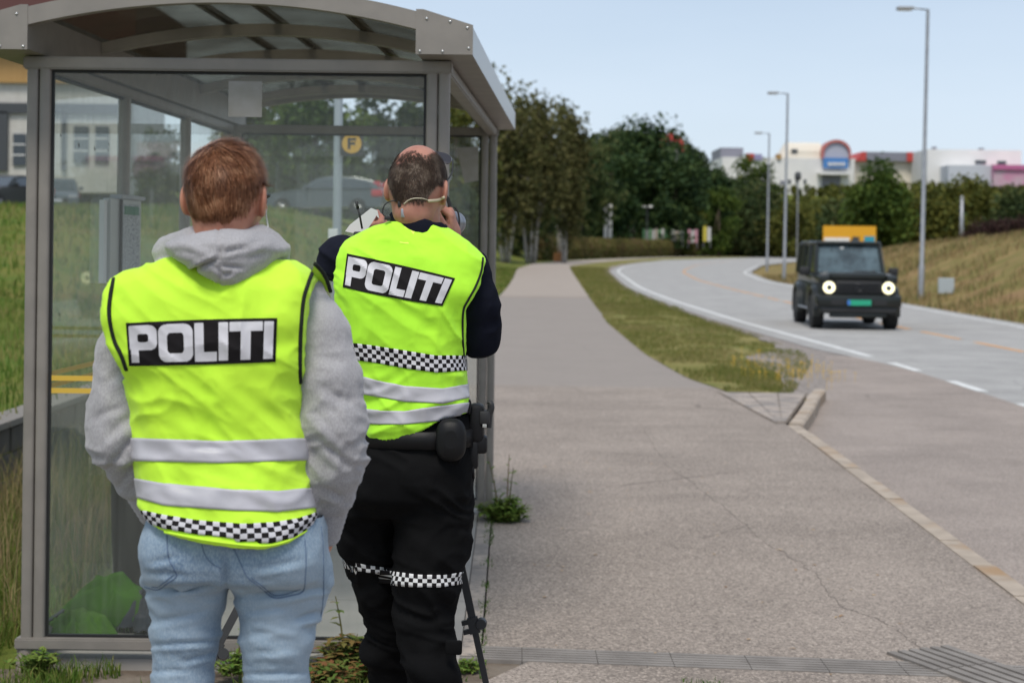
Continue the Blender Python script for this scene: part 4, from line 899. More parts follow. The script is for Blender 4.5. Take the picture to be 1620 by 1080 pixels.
v, f = skin(lambda p: np.maximum(np.linalg.norm(p - dw((.37, 2.27, 1.66)), axis=-1) - .098, RZ + 1.66 - p[..., 2]), cc_ - [.3, .3, .0], cc_ + [.3, .5, .6], .015); obj('hair', v, f, mat("driver_hair", (.05, .035, .025), .8), dp, True)
# --- parked cars
def saloon(label, name, M, paint, L=4.6, H=1.47, W=1.8, estate=True):
    loc = M[:3, 3]; t = thing(name, label, 'car', loc, None); t['_w'] = [float(q) for q in loc]
    def A(nm, b, m, par=None, sm=35): return T(b, M).build(nm, m, par or t, sm)
    # side outline, nose towards -Y
    low = [(-L / 2, .35), (-L / 2, .62), (-L / 2 + .15, .74), (-L * .27, .92), (-L * .17, .97), (L * .40, 1.0), (L / 2 - .04, .98), (L / 2, .6), (L / 2 - .05, .32), (-L / 2 + .1, .25)]
    b = MB(); w = W / 2; secs = []
    for k, (xx, sc) in enumerate(((-w + .02, .90), (-w, .97), (-w + .12, 1), (w - .12, 1), (w, .97), (w - .02, .90))):
        secs.append([(xx, y * (.985 if k in (0, 5) else 1), .3 + (z - .3) * sc + (0)) for y, z in low])
    loft(b, secs); A('body', b, paint)
    g = [(-L * .17, .95), (-L * .04, H - .10), (L * .05, H), (L * .28, H - .02), (L * (.42 if estate else .33), H - .16), (L * .485 if estate else L * .42, .98)]
    b = MB(); secs = [[(xx, y, z if z < 1 else z - dz) for y, z in g] for xx, dz in ((-w + .06, .0), (-w + .18, .02), (w - .18, .02), (w - .06, .0))]
    for q in (0, 3):
        for j in range(1, 5): secs[q][j] = (secs[q][j][0] * .88, secs[q][j][1], secs[q][j][2] - .05)
    loft(b, secs); A('cabin', b, paint)
    for s in (-1, 1):
        gy = [(-L * .115, 1.0), (-L * .03, H - .17), (L * .05, H - .12), (L * .12, H - .12), (L * .12, 1.0)]; gz = [(L * .135, 1.0), (L * .135, H - .12), (L * .27, H - .13), (L * .39, H - .24), (L * .42, 1.02)]
        for gg in (gy, gz):
            b = MB(); n_ = len(gg); v = [(s * (w - .035 - .105 * (z - 1) / (H - 1)), y, z) for y, z in gg]; v2 = [(x - s * .04, y, z) for x, y, z in v]
            b.add(v + v2, [tuple(range(n_)), tuple(range(2 * n_ - 1, n_ - 1, -1))] + [((j + 1) % n_, j, n_ + j, n_ + (j + 1) % n_) for j in range(n_)]); A('side_window', b, M_CARGL, sm=False)
        b = MB(); b.hull_box((s * (w + .09) - .09, -L * .12 - .06, .98), (s * (w + .09) + .09, -L * .12 + .08, 1.12), .03); A('wing_mirror', b, paint)
        b = MB(); b.hull_box((s * (w - .2) - .2, -L / 2 - .015, .60), (s * (w - .2) + .18, -L / 2 + .2, .73), .03); A('headlight', b, mat("lamp_glass", (.35, .36, .38), .1, coat=.6))
        b = MB(); b.hull_box((s * (w - .12) - .14, L / 2 - .42, .70), (s * (w - .12) + .135, L / 2 + .015, .97), .03); b.hull_box((s * (w - .2) - .07, L / 2 - .38, .98), (s * (w - .2) + .07, L / 2 - .1, 1.28), .03); A('tail_light', b, M_TAIL)
        for yc in (-L * .31, L * .30): wheel(t, M, (s * (w - .10), yc, .32), .32, .21, s)
    for (ya, za, yb, zb_), nm in (((-L * .165, .98, -L * .048, H - .13), 'windscreen'), ((L * (.47), 1.03, L * .425, H - .2), 'rear_window')):
        b = MB(); e = -.012 if nm == 'windscreen' else .02; q = [(-w + .16, ya + e, za), (w - .16, ya + e, za), (w - .24, yb + e, zb_), (-w + .24, yb + e, zb_)]; b.add(q + [(x, y - e * 2, z - .01) for x, y, z in q], [(0, 1, 2, 3), (7, 6, 5, 4), (0, 4, 5, 1), (1, 5, 6, 2), (2, 6, 7, 3), (3, 7, 4, 0)]); A(nm, b, M_CARGL, sm=False)
    b = MB(); b.hull_box((-.5, -L / 2 - .03, .42), (.5, -L / 2 + .1, .58), .02); A('grille', b, M_TRIM)
    b = MB(); b.box((-.26, -L / 2 - .05, .44), (.26, -L / 2 - .035, .55)); A('number_plate', b, M_PLATE, sm=False)
    return t
gx = P(515, 340, 63)[0]; saloon('grey estate car with red tail lamps, seen side on through the shelter glass', 'estate_car', place(gx, 63, float(terrain(gx, 63)) + .05, R(-97)), M_GREYP, 4.75, 1.47)
gx = P(4, 325, 66)[0]; saloon('black car parked nose on at the left picture edge by the pale house', 'parked_car', place(gx, 66, float(terrain(gx, 66)) + .05, R(-18)), M_BLACKP, 4.5, 1.45)
gx = P(90, 325, 70)[0]; saloon('dark car parked by the house, blurred behind the left shelter pane', 'parked_car', place(gx, 70, float(terrain(gx, 70)) + .05, R(14)), M_GREYP, 4.4, 1.5)

# ================================================================ BUS SHELTER
D0 = 6.5; SH = .042; DS = [6.5, 7.75, 8.95, 10.12]; FLZ = -.045
M_FRAME = mat("shelter_frame_paint", (.245, .222, .195), .5, metal=.1, noise=(9, (.215, .195, .172), 4), bump=(300, .05, .001))
M_FRAMEG = mat("gutter_face", (.30, .285, .265), .28, metal=.35)
M_GASKET = mat("black_gasket", (.008, .008, .008), .6)
M_PANE = glass_mat("shelter_glass", (.97, .985, .975), .045, (.42, .45, .41), 1.4)
M_PANE2 = glass_mat("shelter_glass_side", (.955, .975, .96), .095, (.50, .53, .48), 1.45)
M_ROOFP = glass_mat("smoked_roof_sheet", (.53, .52, .46), .30, (.16, .14, .11), 1.5, False)
M_TAPE = mat("yellow_tape", (.62, .40, .05), .5); M_STEEL = mat("rivet_steel", (.6, .6, .58), .3, metal=.9)
M_STICK = mat("faded_sticker", (.26, .25, .22), .8, noise=(12, (.30, .29, .27), 3)); M_PAPER = mat("paper", (.68, .69, .68), .7)
def sx(px): return P(px, HZ, D0)[0]
def S(x, d, z): return (x + SH * (d - D0), d, z)
XL, XR = sx(40.5), sx(709)
sh = thing('bus_shelter', 'glass bus shelter with taupe metal frame and arched smoked roof', 'bus shelter', (XR, D0, FLZ))
TZ0, TZ1, BZ0, BZ1 = 2.268, 2.318, -.005, .040
def run(name, x0, x1, z0, z1, d0, d1, m=M_FRAME, par=None, bev=.006, e=0):
    """bar with its section in x and z that follows the shelter's long side"""
    b = MB(); bm_ = .0
    q = [S(x0, d0, z0), S(x1, d0, z0), S(x1, d1, z0), S(x0, d1, z0), S(x0, d0, z1), S(x1, d0, z1), S(x1, d1, z1), S(x0, d1, z1)]
    bm = bmesh.new(); vs = [bm.verts.new(p_) for p_ in q]
    for f in ((0, 3, 2, 1), (4, 5, 6, 7), (0, 1, 5, 4), (1, 2, 6, 5), (2, 3, 7, 6), (3, 0, 4, 7)): bm.faces.new([vs[i] for i in f])
    if bev: bmesh.ops.bevel(bm, geom=bm.edges[:], offset=bev, segments=2, affect='EDGES')
    b.add_bm(bm); return b.build(name, m, par or sh, 30 if bev else False)
def tubepost(x, d, w=.0235, z0=BZ1 - .001, z1=TZ0 + .001):
    b = MB(); c = S(x, d, 0); a = np.linspace(0, 2 * np.pi, 20, endpoint=False)
    sq = [(w * np.sign(math.cos(t)) * abs(math.cos(t)) ** .55, 1.15 * w * np.sign(math.sin(t)) * abs(math.sin(t)) ** .55) for t in a]
    b.prism([(c[0] + x_, c[1] + y_) for x_, y_ in sq], 'z', z0, z1); return b.build('post', M_FRAME, sh, 40)
for x in (sx(51), sx(70.5)): tubepost(x, D0)
for x in (sx(681), sx(700)): tubepost(x, D0)
for d in DS[1:3]: tubepost(XL + .035, d, .028)
for x in (XL + .025, XL + .075): tubepost(x, DS[3])
for x in (XR - .072, XR - .022): tubepost(x, DS[3])
run('top_rail', XL - .008, XR + .008, TZ0, TZ1, D0 - .035, D0 + .035)
run('top_rail', XL - .008, XR + .008, TZ0, TZ1, DS[3] - .035, DS[3] + .035)
run('side_rail', XL, XL + .06, TZ0 + .002, TZ1 - .002, D0 + .036, DS[3] - .036)
run('side_rail', XR - .06, XR, TZ0 + .002, TZ1 - .002, D0 + .036, DS[3] - .036)
run('base_rail', XL - .014, XR + .008, BZ0, BZ1, D0 - .04, D0 + .04)
run('base_rail', XL - .01, XR + .02, BZ0, BZ1, DS[3] - .04, DS[3] + .04)
run('base_rail', XL, XL + .06, BZ0 + .002, BZ1 - .002, D0 + .041, DS[3] - .041)
for x, d in ((XL + .02, D0), (XR - .03, D0), (XR - .03, DS[3]), (XL + .03, DS[3])):
    b = MB(); c = S(x, d, 0); b.lathe([(.035, FLZ - .05), (.035, BZ0 - .001)], (c[0], c[1], 0), seg=12); b.build('foot', M_CONC, sh, 40)
def pane_x(x0, x1, z0, z1, d, m, name='glass_pane'):
    run_ = MB(); run_.box((x0, d - .004, z0), (x1, d + .004, z1)); p_ = run_.build(name, m, sh)
    w = .009
    for a in ((x0 - .001, x0 + w, z0, z1), (x1 - w, x1 + .001, z0, z1), (x0 + w + .0005, x1 - w - .0005, z0 - .001, z0 + w), (x0 + w + .0005, x1 - w - .0005, z1 - w, z1 + .001)):
        b = MB(); b.box((a[0], d - .008, a[2]), (a[1], d + .008, a[3])); b.build('gasket', M_GASKET, p_)
    return p_
xa, xb = sx(80), sx(671.5)
near = pane_x(xa, xb, BZ1 + .002, TZ0 - .002, D0, M_PANE)
o = SH * (DS[3] - D0); far = pane_x(XL + .10 + o, XR - .098 + o, BZ1 + .002, TZ0 - .002, DS[3], M_PANE2)
sides = []
for i in range(3):
    b = MB(); d0, d1 = DS[i] + .045, DS[i + 1] - .045; x0, x1 = XL + .030, XL + .038
    q = [S(x, d, z) for x in (x0, x1) for d in (d0, d1) for z in (BZ1 + .002, TZ0 - .002)]
    b.add(q, [(0, 1, 3, 2), (4, 6, 7, 5), (0, 4, 5, 1), (2, 3, 7, 6), (0, 2, 6, 4), (1, 5, 7, 3)]); p_ = b.build('glass_pane', M_PANE2, sh); sides.append(p_)
    for zz in ((BZ1 + .001, BZ1 + .012), (TZ0 - .012, TZ0 - .001)): run('gasket', x0 - .006, x1 + .006, zz[0], zz[1], d0, d1, M_GASKET, p_, 0)
# warning stripes across the panes
for z0, z1 in ((1.047, 1.067), (.998, 1.018)):
    b = MB(); b.box((xa + .012, D0 - .0068, z0), (xb - .012, D0 - .0045, z1)); b.build('warning_stripe', M_TAPE, near)
    b = MB(); b.box((XL + .12 + o, DS[3] - .0065, z0), (XR - .11 + o, DS[3] - .0045, z1)); b.build('warning_stripe', M_TAPE, far)
    for i, p_ in enumerate(sides): run('warning_stripe', XL + .0385, XL + .0400, z0, z1, DS[i] + .05, DS[i + 1] - .05, M_TAPE, p_, 0)
a, c = P(361, 185, D0 - .006), P(415, 129, D0 - .006); b = MB(); b.box((a[0], D0 - .0062, a[2]), (c[0], D0 - .0043, c[2])); b.build('faded_sticker', M_STICK, near)
b = MB(); pts = [(711, 237), (722, 233), (727, 250), (736, 258), (733, 270), (742, 280), (736, 290), (711, 288)]
b.prism([tuple(P(x - 26, y, DS[3])[[0, 2]]) for x, y in pts][::-1], 'y', DS[3] - .0068, DS[3] - .0046); b.build('torn_sticker', mat("pale_sticker", (.42, .46, .50), .7), far)
b = MB()
pts = [P(x, y, DS[3])[[0, 2]] for x, y in ((722, 234), (757, 232), (757, 286), (735, 290))]; b.prism([tuple(q) for q in pts][::-1], 'y', DS[3] - .0102, DS[3] - .0072); b.build('sticker_ground', M_STICK, far)
# scratches on the near pane
b = MB()
for px, py, l in ((124, 226, 9), (149, 232, 8), (95, 212, 5), (171, 226, 4), (93, 494, 6), (170, 236, 3)):
    q = P(px, py, D0 - .006); r_ = P(px + 1, py + l, D0 - .006); b.tube([q, (q + r_) / 2 + [.0015, 0, 0], r_], [.0008, .0022, .0006], 5)
b.build('scratch', M_GASKET, near)
# roof
DR0, DR1 = 6.25, 10.32
def rx(px): return P(px, HZ, DR0)[0] - SH * (DR0 - D0)
xi0, xi1 = rx(38), rx(655); xo0, xo1 = rx(-52), rx(743)
def beam(xi, xo, nm):
    b = MB(); prof = [(xi, 2.322), (xo, 2.322), (xo, 2.428), (xi + (xo - xi) * .1, 2.486), (xi, 2.486)]
    n = len(prof); v = [S(x, DR0 + .012, z) for x, z in prof] + [S(x, DR1, z) for x, z in prof]
    fs = [tuple(range(n)), tuple(range(2 * n - 1, n - 1, -1))] + [((j + 1) % n, j, n + j, n + (j + 1) % n) for j in range(n)]
    b.add(v, fs); b.m = [0, 0] + [1 if j in (1, 2) else 0 for j in range(n)]
    be = b.build(nm, [M_FRAME, M_FRAMEG], sh)
    for dd, e in ((DR0, 1), (DR1 + .001, -1)):
        b = MB(); q = [(x + (-.003 if k in (0, 4) else .003) * np.sign(xo - xi), z + (-.003 if k < 2 else .003)) for k, (x, z) in enumerate(prof)]
        if xo < xi: q = q[::-1]
        sft = SH * (dd - D0); b.prism([(x + sft, z) for x, z in q], 'y', dd, dd + .011); pl = b.build('end_plate', M_FRAME, be)
        b = MB()
        for tx, tz in ((.06, .05), (.47, .05), (.94, .13), (.91, .60), (.60, .74), (.18, .80)):
            c = np.array(S(xi + (xo - xi) * tx, dd, 2.322 + .164 * tz)); b.lathe([(.0058, 0), (.0052, .003), (.0015, .0045)], c + ([0, 0, 0] if e > 0 else [0, .011, 0]), (0, -e, 0), 10)
        b.build('rivet', M_STEEL, pl, True)
    return be
beam(xi1, xo1, 'side_beam'); beam(xi0, xo0, 'side_beam')
zl = lambda t: 2.413 + .092 * (1 - t * t)
def xt(t): return (xi0 + xi1) / 2 + (xi1 - xi0) / 2 * t
def arch(name, d0, d1, h, dz=0., m=M_FRAME, e=.0005, k=None):
    t = np.linspace(-1, 1, 41); V = np.array([[S(xt(q) + (e if q < -.99 else -e if q > .99 else 0), dd, zl(q) + dz + zz) for dd, zz in ((d0, 0), (d0, h), (d1, h), (d1, 0))] for q in t])
    b = MB(); b.grid(V, closed=True); b.add(V[0], [(0, 1, 2, 3)]); b.add(V[-1], [(3, 2, 1, 0)]); return b.build(name, m, sh, 40)
arch('gable_arch', DR0 + .002, DR0 + .05, .068); arch('gable_arch', DR1 - .05, DR1, .068)
for d in (7.22, 8.15, 9.1, 9.95): arch('roof_rib', d, d + .05, .050)
t = np.linspace(-1, 1, 41); V = np.array([[S(xt(q), dd, zl(q) + zz) for dd, zz in ((DR0 + .051, .052), (DR0 + .051, .058), (DR1 - .051, .058), (DR1 - .051, .052))] for q in t])
b = MB(); b.grid(V, closed=True); b.build('roof_sheet', M_ROOFP, sh, 40)
for tt in (-.26, .04, .55):
    x = xt(tt); run('purlin', x - .018, x + .018, zl(tt) + .059, zl(tt) + .080, DR0 + .052, DR1 - .052, bev=0)
# bench along the back wall
bn = thing('bench', 'low slatted bench inside the shelter along its left glass wall', 'bench', S(XL + .3, 9.0, FLZ))
b = MB()
for k in range(4): q = [S(XL + .10 + k * .09 + a, d, z) for a in (0, .075) for d in (8.2, 9.9) for z in (.40, .43)]; b.add(q, [(0, 1, 3, 2), (4, 6, 7, 5), (0, 4, 5, 1), (2, 3, 7, 6), (0, 2, 6, 4), (1, 5, 7, 3)])
b.build('seat', mat("bench_slats", (.20, .16, .12), .6), bn)
for d in (8.4, 9.7): run('leg', XL + .12, XL + .42, FLZ, .399, d, d + .05, M_FRAME, bn, 0)
# concrete pad and edging
b = MB(); xs0, xs1 = XL - .02, -.19
for i, (y0, y1) in enumerate(((6.50, 7.62), (7.63, 8.88), (8.89, 10.14), (10.15, 11.0))):
    for (a, c) in ((xs0, -1.06), (-1.05, xs1)): b.box((a, y0, FLZ - .12), (c, y1, FLZ))
struct(b.build('shelter_pad', M_SLAB))
b = MB()
for k in range(5): b.box((-.185, 6.62 + k * .90, -.2), (-.108, 7.505 + k * .90, FLZ + .001))
struct(b.build('pad_edging', M_CONC))
b = MB(); b.add([(-1.4, 10.98, FLZ - .01), (-.05, 10.98, FLZ - .01), (.2, 13, PZ - .004), (-1.1, 13, PZ - .004)], [(0, 1, 2, 3)]); struct(b.build('path_joint', M_PATH))

# timetable case on the left wall
x0 = XL + .045; t = thing('timetable_case', 'metal timetable case with printed sheet on the left glass wall', 'notice case', S(x0, 7.3, 1.4))
da, db = 7.38, 7.90; z0, z1 = 1.42, 1.79
run('frame', x0, x0 + .035, z0, z1, da, db, mat("case_metal", (.42, .43, .42), .4, metal=.5), t, .004)
b = MB(); b.box((S(x0, da, 0)[0], da - .055, z0 - .01), (S(x0, da, 0)[0] + .022, da - .001, z1 - .01)); b.build('side_board', M_PAPER, t)
run('printed_sheet', x0 + .0352, x0 + .037, z0 + .02, z1 - .02, da + .20, db - .03, mat("sheet_print", (.5, .52, .53), .6, noise=(60, (.2, .22, .23), 2, (1, 1, 2.5))), t, 0)
run('header', x0 + .0372, x0 + .0385, z1 - .07, z1 - .03, da + .22, db - .05, mat("header_green", (.03, .16, .08), .6), t, 0)
run('lid', x0 - .01, x0 + .05, z1 + .001, z1 + .02, da + .14, db + .02, M_GALV, t, .004)
run('divider', x0 + .0352, x0 + .045, z0, z1 - .002, da + .15, da + .17, M_GASKET, t, 0)

# stop letter sign
d = 14; x = P(533, HZ, d)[0]; zb = float(terrain(x, d)); t = thing('stop_letter_pole', 'pale grey pole with a yellow disc letter F seen through the shelter glass', 'bus stop sign', (x, d, zb))
b = MB(); b.lathe([(.058, 0), (.058, .3), (.037, .32), (.037, P(533, 150, d)[2] - zb)], (x, d, zb), seg=16); b.build('pole', mat("pale_grey_pole", (.34, .38, .41), .45, metal=.2), t, 40)
a, c = P(539, 247, d), P(576, 209, d); b = MB(); b.hull_box((a[0], d - .055, a[2]), (c[0], d - .035, c[2]), .004); pl = b.build('sign_plate', mat("sign_black", (.012, .012, .013), .5), t, 40)
b = MB(); m_ = (a + c) / 2; b.lathe([(.082, -.02), (.082, -.0215)], (m_[0], d - .037, m_[2]), (0, 1, 0), 32); b.build('disc', mat("disc_yellow", (.58, .33, .03), .5), pl)
b = MB(); u = .082
for q in ((-.42, -.58, -.14, .58), (-.139, .32, .46, .58), (-.139, -.12, .36, .14)): b.box((m_[0] + q[0] * u, d - .0610, m_[2] + q[1] * u), (m_[0] + q[2] * u, d - .0588, m_[2] + q[3] * u))
b.build('letter', mat("letter_black", (.01, .01, .01), .6), pl)
a, c = P(519, 378, 13), P(534, 362, 13); t = thing('cable_box', 'small white box on a stake beside the stop letter pole', 'box', (a[0], 13, float(terrain(a[0], 13))))
b = MB(); b.hull_box((a[0], 13, a[2]), (c[0], 13.06, c[2]), .006); b.build('box_body', M_PAPER, t); b = MB(); b.box(((a[0] + c[0]) / 2 - .015, 13.02, float(terrain(a[0], 13)) - .05), ((a[0] + c[0]) / 2 + .015, 13.05, a[2] - .001)); b.build('stake', M_GALV, t)

# block retaining wall behind the shelter
t = thing('retaining_wall', 'low dark concrete block wall holding the grass bank behind the shelter', 'wall', (-3.26, 16, -.1))
b = MB(); rr = np.random.default_rng(3)
for c_ in range(3):
    y = 7.2 - (c_ % 2) * .2
    while y < 27:
        j = rr.uniform(0, .012); b.hull_box((-3.42, y + .006, -.12 + c_ * .165), (-3.27 + j, y + .394, .038 + c_ * .165), .008); y += .4
b.build('blocks', mat("dark_blocks", (.075, .066, .058), .9, noise=(3, (.11, .098, .085), 4), bump=(60, .6, .004)), t)
b = MB(); y = 7.1
while y < 27: b.hull_box((-3.47, y + .004, .378), (-3.24, y + .896, .425), .006); y += .9
b.build('coping', mat("wall_coping", (.20, .18, .155), .85, noise=(4, (.19, .175, .155), 4)), t)

# litter bin and a heap of jackets on the shelter floor
c = np.array([P(243, HZ, 7.4)[0], 7.4, FLZ]); t = thing('litter_bin', 'dark grey cylindrical litter bin on a flat round base inside the shelter', 'litter bin', c)
b = MB(); b.lathe([(.205, 0), (.205, .03), (.19, .045), (.16, .05)], c, seg=36); b.build('base', M_TRIM, t, 40)
b = MB(); b.lathe([(.150, .051), (.168, .30), (.176, .66), (.182, .68), (.182, .71), (.165, .715), (.16, .62), (.02, .60)], c, seg=36); b.build('drum', mat("bin_grey", (.030, .027, .025), .65, bump=(60, .2, .002)), t, 40)
b = MB(); b.lathe([(.184, .711), (.186, .735), (.12, .79), (.05, .80)], c, seg=36); b.build('lid', M_TRIM, t, 40)
def heap(name, label, cat, px, d, h, w, dep, m, sd_, extra=None):
    c = np.array([P(px, HZ, d)[0], d, FLZ]); n = 70; u = np.linspace(-1, 1, n); U, Vv = np.meshgrid(u, u, indexing='ij'); r = np.sqrt(U ** 2 + Vv ** 2)
    q = np.stack([U * 1.0, Vv * 1.0, U * 0 + sd_], -1); pk = np.clip(1 - np.sqrt((U - .1) ** 2 + (Vv + .05) ** 2), 0, 1)
    z = h * (.75 * pk ** .9 + .25 * pk) + .055 * (1 - np.abs(2 * vnoise(q * 3.1 + 4, sd_) - 1)) * (r < 1) * np.clip((1.05 - r) * 3, 0, 1) + .02 * vnoise(q * 8, 2)
    z = np.where(r < 1, z, 0); z = np.maximum(z, .004)
    ang = np.arctan2(Vv, U); k = 1 + .22 * np.sin(ang * 3 + sd_) + .1 * np.sin(ang * 7)
    V = np.stack([c[0] + U * w * k, c[1] + Vv * dep * k, c[2] + z], -1)
    keep = (r[:-1, :-1] < 1); I = np.arange(n * n).reshape(n, n); f = np.stack([I[:-1, :-1], I[1:, :-1], I[1:, 1:], I[:-1, 1:]], -1)[keep]
    t = thing(name, label, cat, c); o = obj('fabric', V.reshape(-1, 3), f, m, t, True); sm_ = o.modifiers.new('thick', 'SOLIDIFY'); sm_.thickness = .006; sm_.offset = 1
    return t
heap('folded_jacket', 'lime green jacket heaped up against the dark litter bin in the shelter', 'jacket', 178, 7.03, .20, .21, .14, mat("lime_cloth", (.055, .145, .015), .9, spec=.05, noise=(5, (.035, .095, .010), 3)), 3)
heap('folded_jacket', 'flat lime green cloth on the shelter floor by the left post', 'jacket', 118, 6.78, .075, .15, .12, mat("lime_cloth_flat", (.06, .135, .018), .9, spec=.05), 8)
heap('rucksack', 'dark navy bag slumped on the floor before the litter bin', 'bag', 238, 6.98, .13, .12, .12, mat("navy_cloth", (.018, .022, .032), .8), 11)

# ================================================================ PEOPLE
def cloth(name, c, c2, rough=.9, sheen=.25, weave=900, wb=.25, noise=3., mott=None, mel=None, spec=.25):
    m = mat(name, c, rough, spec=spec, noise=(noise, c2, 4), sheen=sheen, mottled=mott); n, l = m.node_tree.nodes, m.node_tree.links; b = n["Principled BSDF"]
    t = n.new("ShaderNodeTexCoord"); x = n.new("ShaderNodeTexNoise"); x.inputs['Scale'].default_value = weave; x.inputs['Detail'].default_value = 2; l.new(t.outputs['Object'], x.inputs[0])
    x2 = n.new("ShaderNodeTexNoise"); x2.inputs['Scale'].default_value = 26; x2.inputs['Detail'].default_value = 5; l.new(t.outputs['Object'], x2.inputs[0])
    ad = n.new("ShaderNodeMath"); ad.operation = 'MULTIPLY_ADD'; ad.inputs[1].default_value = 3.; l.new(x2.outputs[0], ad.inputs[0]); l.new(x.outputs[0], ad.inputs[2])
    u = n.new("ShaderNodeBump"); u.inputs['Strength'].default_value = wb; u.inputs['Distance'].default_value = .0016; l.new(ad.outputs[0], u.inputs['Height']); l.new(u.outputs[0], b.inputs['Normal'])
    if mel:   # flecked yarn
        x3 = n.new("ShaderNodeTexNoise"); x3.inputs['Scale'].default_value = 420; x3.inputs['Detail'].default_value = 3; mp = n.new("ShaderNodeMapping"); mp.inputs['Scale'].default_value = (1, 1, .35); l.new(t.outputs['Object'], mp.inputs[0]); l.new(mp.outputs[0], x3.inputs[0])
        g = n.new("ShaderNodeMapRange"); g.inputs['From Min'].default_value = .42; g.inputs['From Max'].default_value = .62; g.inputs['To Max'].default_value = .55; l.new(x3.outputs[0], g.inputs[0])
        k = n.new("ShaderNodeMix"); k.data_type = 'RGBA'; k.inputs[7].default_value = (*mel, 1); src = b.inputs['Base Color'].links[0].from_socket; l.new(src, k.inputs[6]); l.new(g.outputs[0], k.inputs[0]); l.new(k.outputs[2], b.inputs['Base Color'])
    return m
M_FLUO = cloth("fluorescent_fabric", (.60, .93, .055), (.53, .88, .045), .75, .1, 1400, .18, 4)
M_FLUO2 = cloth("fluorescent_fabric_pale", (.49, .93, .045), (.43, .87, .04), .75, .1, 1400, .18, 4)
M_REFL = cloth("reflective_tape", (.47, .46, .50), (.42, .415, .45), .5, 0, 1600, .15, 9, spec=.5)
M_REFLW = cloth("reflective_white", (.62, .61, .64), (.55, .54, .57), .5, 0, 1600, .12, 9)
M_BLK = cloth("black_tape", (.010, .009, .010), (.015, .013, .014), .8, 0, 1200, .12, spec=.12)
M_BIND = cloth("black_binding", (.010, .014, .010), (.014, .018, .014), .8, 0)
M_HOOD = cloth("grey_marl_fleece", (.325, .315, .325), (.265, .258, .268), .95, .3, 600, .55, 5, mel=(.44, .43, .44))
M_DENIM = cloth("light_denim", (.185, .265, .35), (.30, .385, .47), .88, .1, 700, .5, 6, mott=(4.5, (.13, .20, .30)), mel=(.36, .44, .51))
M_SEAM = cloth("denim_seam", (.10, .15, .24), (.15, .21, .31), .9, 0)
M_NAVY = cloth("navy_shirt", (.007, .008, .015), (.011, .012, .021), .9, 0, 900, .3, spec=.08)
M_BTRS = cloth("black_trousers", (.0045, .0045, .005), (.008, .008, .0085), .9, 0, 900, .35, spec=.07)
M_LEATHER = mat("black_leather", (.008, .008, .009), .5, spec=.22, bump=(220, .3, .001)); M_SHOE = mat("shoe_white", (.5, .5, .48), .6)
def skinmat(name, c, c2):
    m = mat(name, c, .55, spec=.4, noise=(28, c2, 4), bump=(260, .25, .0008)); b = m.node_tree.nodes["Principled BSDF"]; b.inputs['Subsurface Weight'].default_value = .12; b.inputs['Subsurface Radius'].default_value = (.02, .008, .004); b.inputs['Subsurface Scale'].default_value = .5; return m
SK_A = skinmat("skin_a", (.50, .235, .155), (.44, .185, .12)); SK_B = skinmat("skin_b", (.43, .205, .145), (.36, .155, .11)); M_EYE = mat("eye_white", (.6, .58, .55), .2)
def rot(yaw=0, pitch=0, rollr=0):
    return np.array((Matrix.Rotation(yaw, 3, 'Z') @ Matrix.Rotation(pitch, 3, 'X') @ Matrix.Rotation(rollr, 3, 'Y')))
def head_sdf(o, M, k=1., cz=.030, rz=.080, rx_=.0715):
    """head in its own frame: x right, y forward, z up from ear height"""
    o = np.asarray(o)
    def f(p):
        q = (p - o) @ M / k; qa = q.copy(); qa[..., 0] = np.abs(q[..., 0])
        d = sd_ell(q, (0, -.006, cz), (rx_, .094, rz))
        d = smin(d, sd_ell(q, (0, -.032, .0), (.062, .062, .060)), .03)
        d = smin(d, sd_ell(q, (0, .030, -.035), (.054, .058, .072)), .03)
        d = smin(d, sd_ell(q, (0, .068, -.088), (.024, .022, .020)), .03)
        d = smin(d, sd_cone(qa, (.030, .080, .024), (.012, .086, .022), .011, .010), .015)
        d = smax(d, -sd_ell(qa, (.031, .100, .006), (.017, .018, .012)), .012)
        d = smin(d, sd_ell(qa, (.031, .079, .006), (.0125, .0125, .0125)), .003)
        d = smin(d, sd_cone(q, (0, .088, .012), (0, .112, -.028), .006, .011), .010)
        d = smin(d, sd_ell(qa, (.012, .098, -.031), (.009, .010, .008)), .006)
        d = smin(d, sd_ell(q, (0, .087, -.054), (.024, .010, .0055)), .006); d = smin(d, sd_ell(q, (0, .085, -.064), (.020, .010, .006)), .006)
        d = smin(d, sd_ell(qa, (.045, .060, -.012), (.018, .02, .016)), .02)
        e = sd_ell(qa, (.0755, -.014, -.002), (.0075, .019, .031), rot(R(-22)))
        e = smax(e, -sd_ell(qa, (.083, -.006, .002), (.006, .010, .017)), .004); e = smin(e, sd_ell(qa, (.072, -.002, -.024), (.006, .008, .010)), .008)
        d = smin(d, e, .007)
        d = smin(d, sd_cone(q, (0, -.024, -.03), (0, -.024, -.062), .054, .054), .025)
        return d * k
    return f
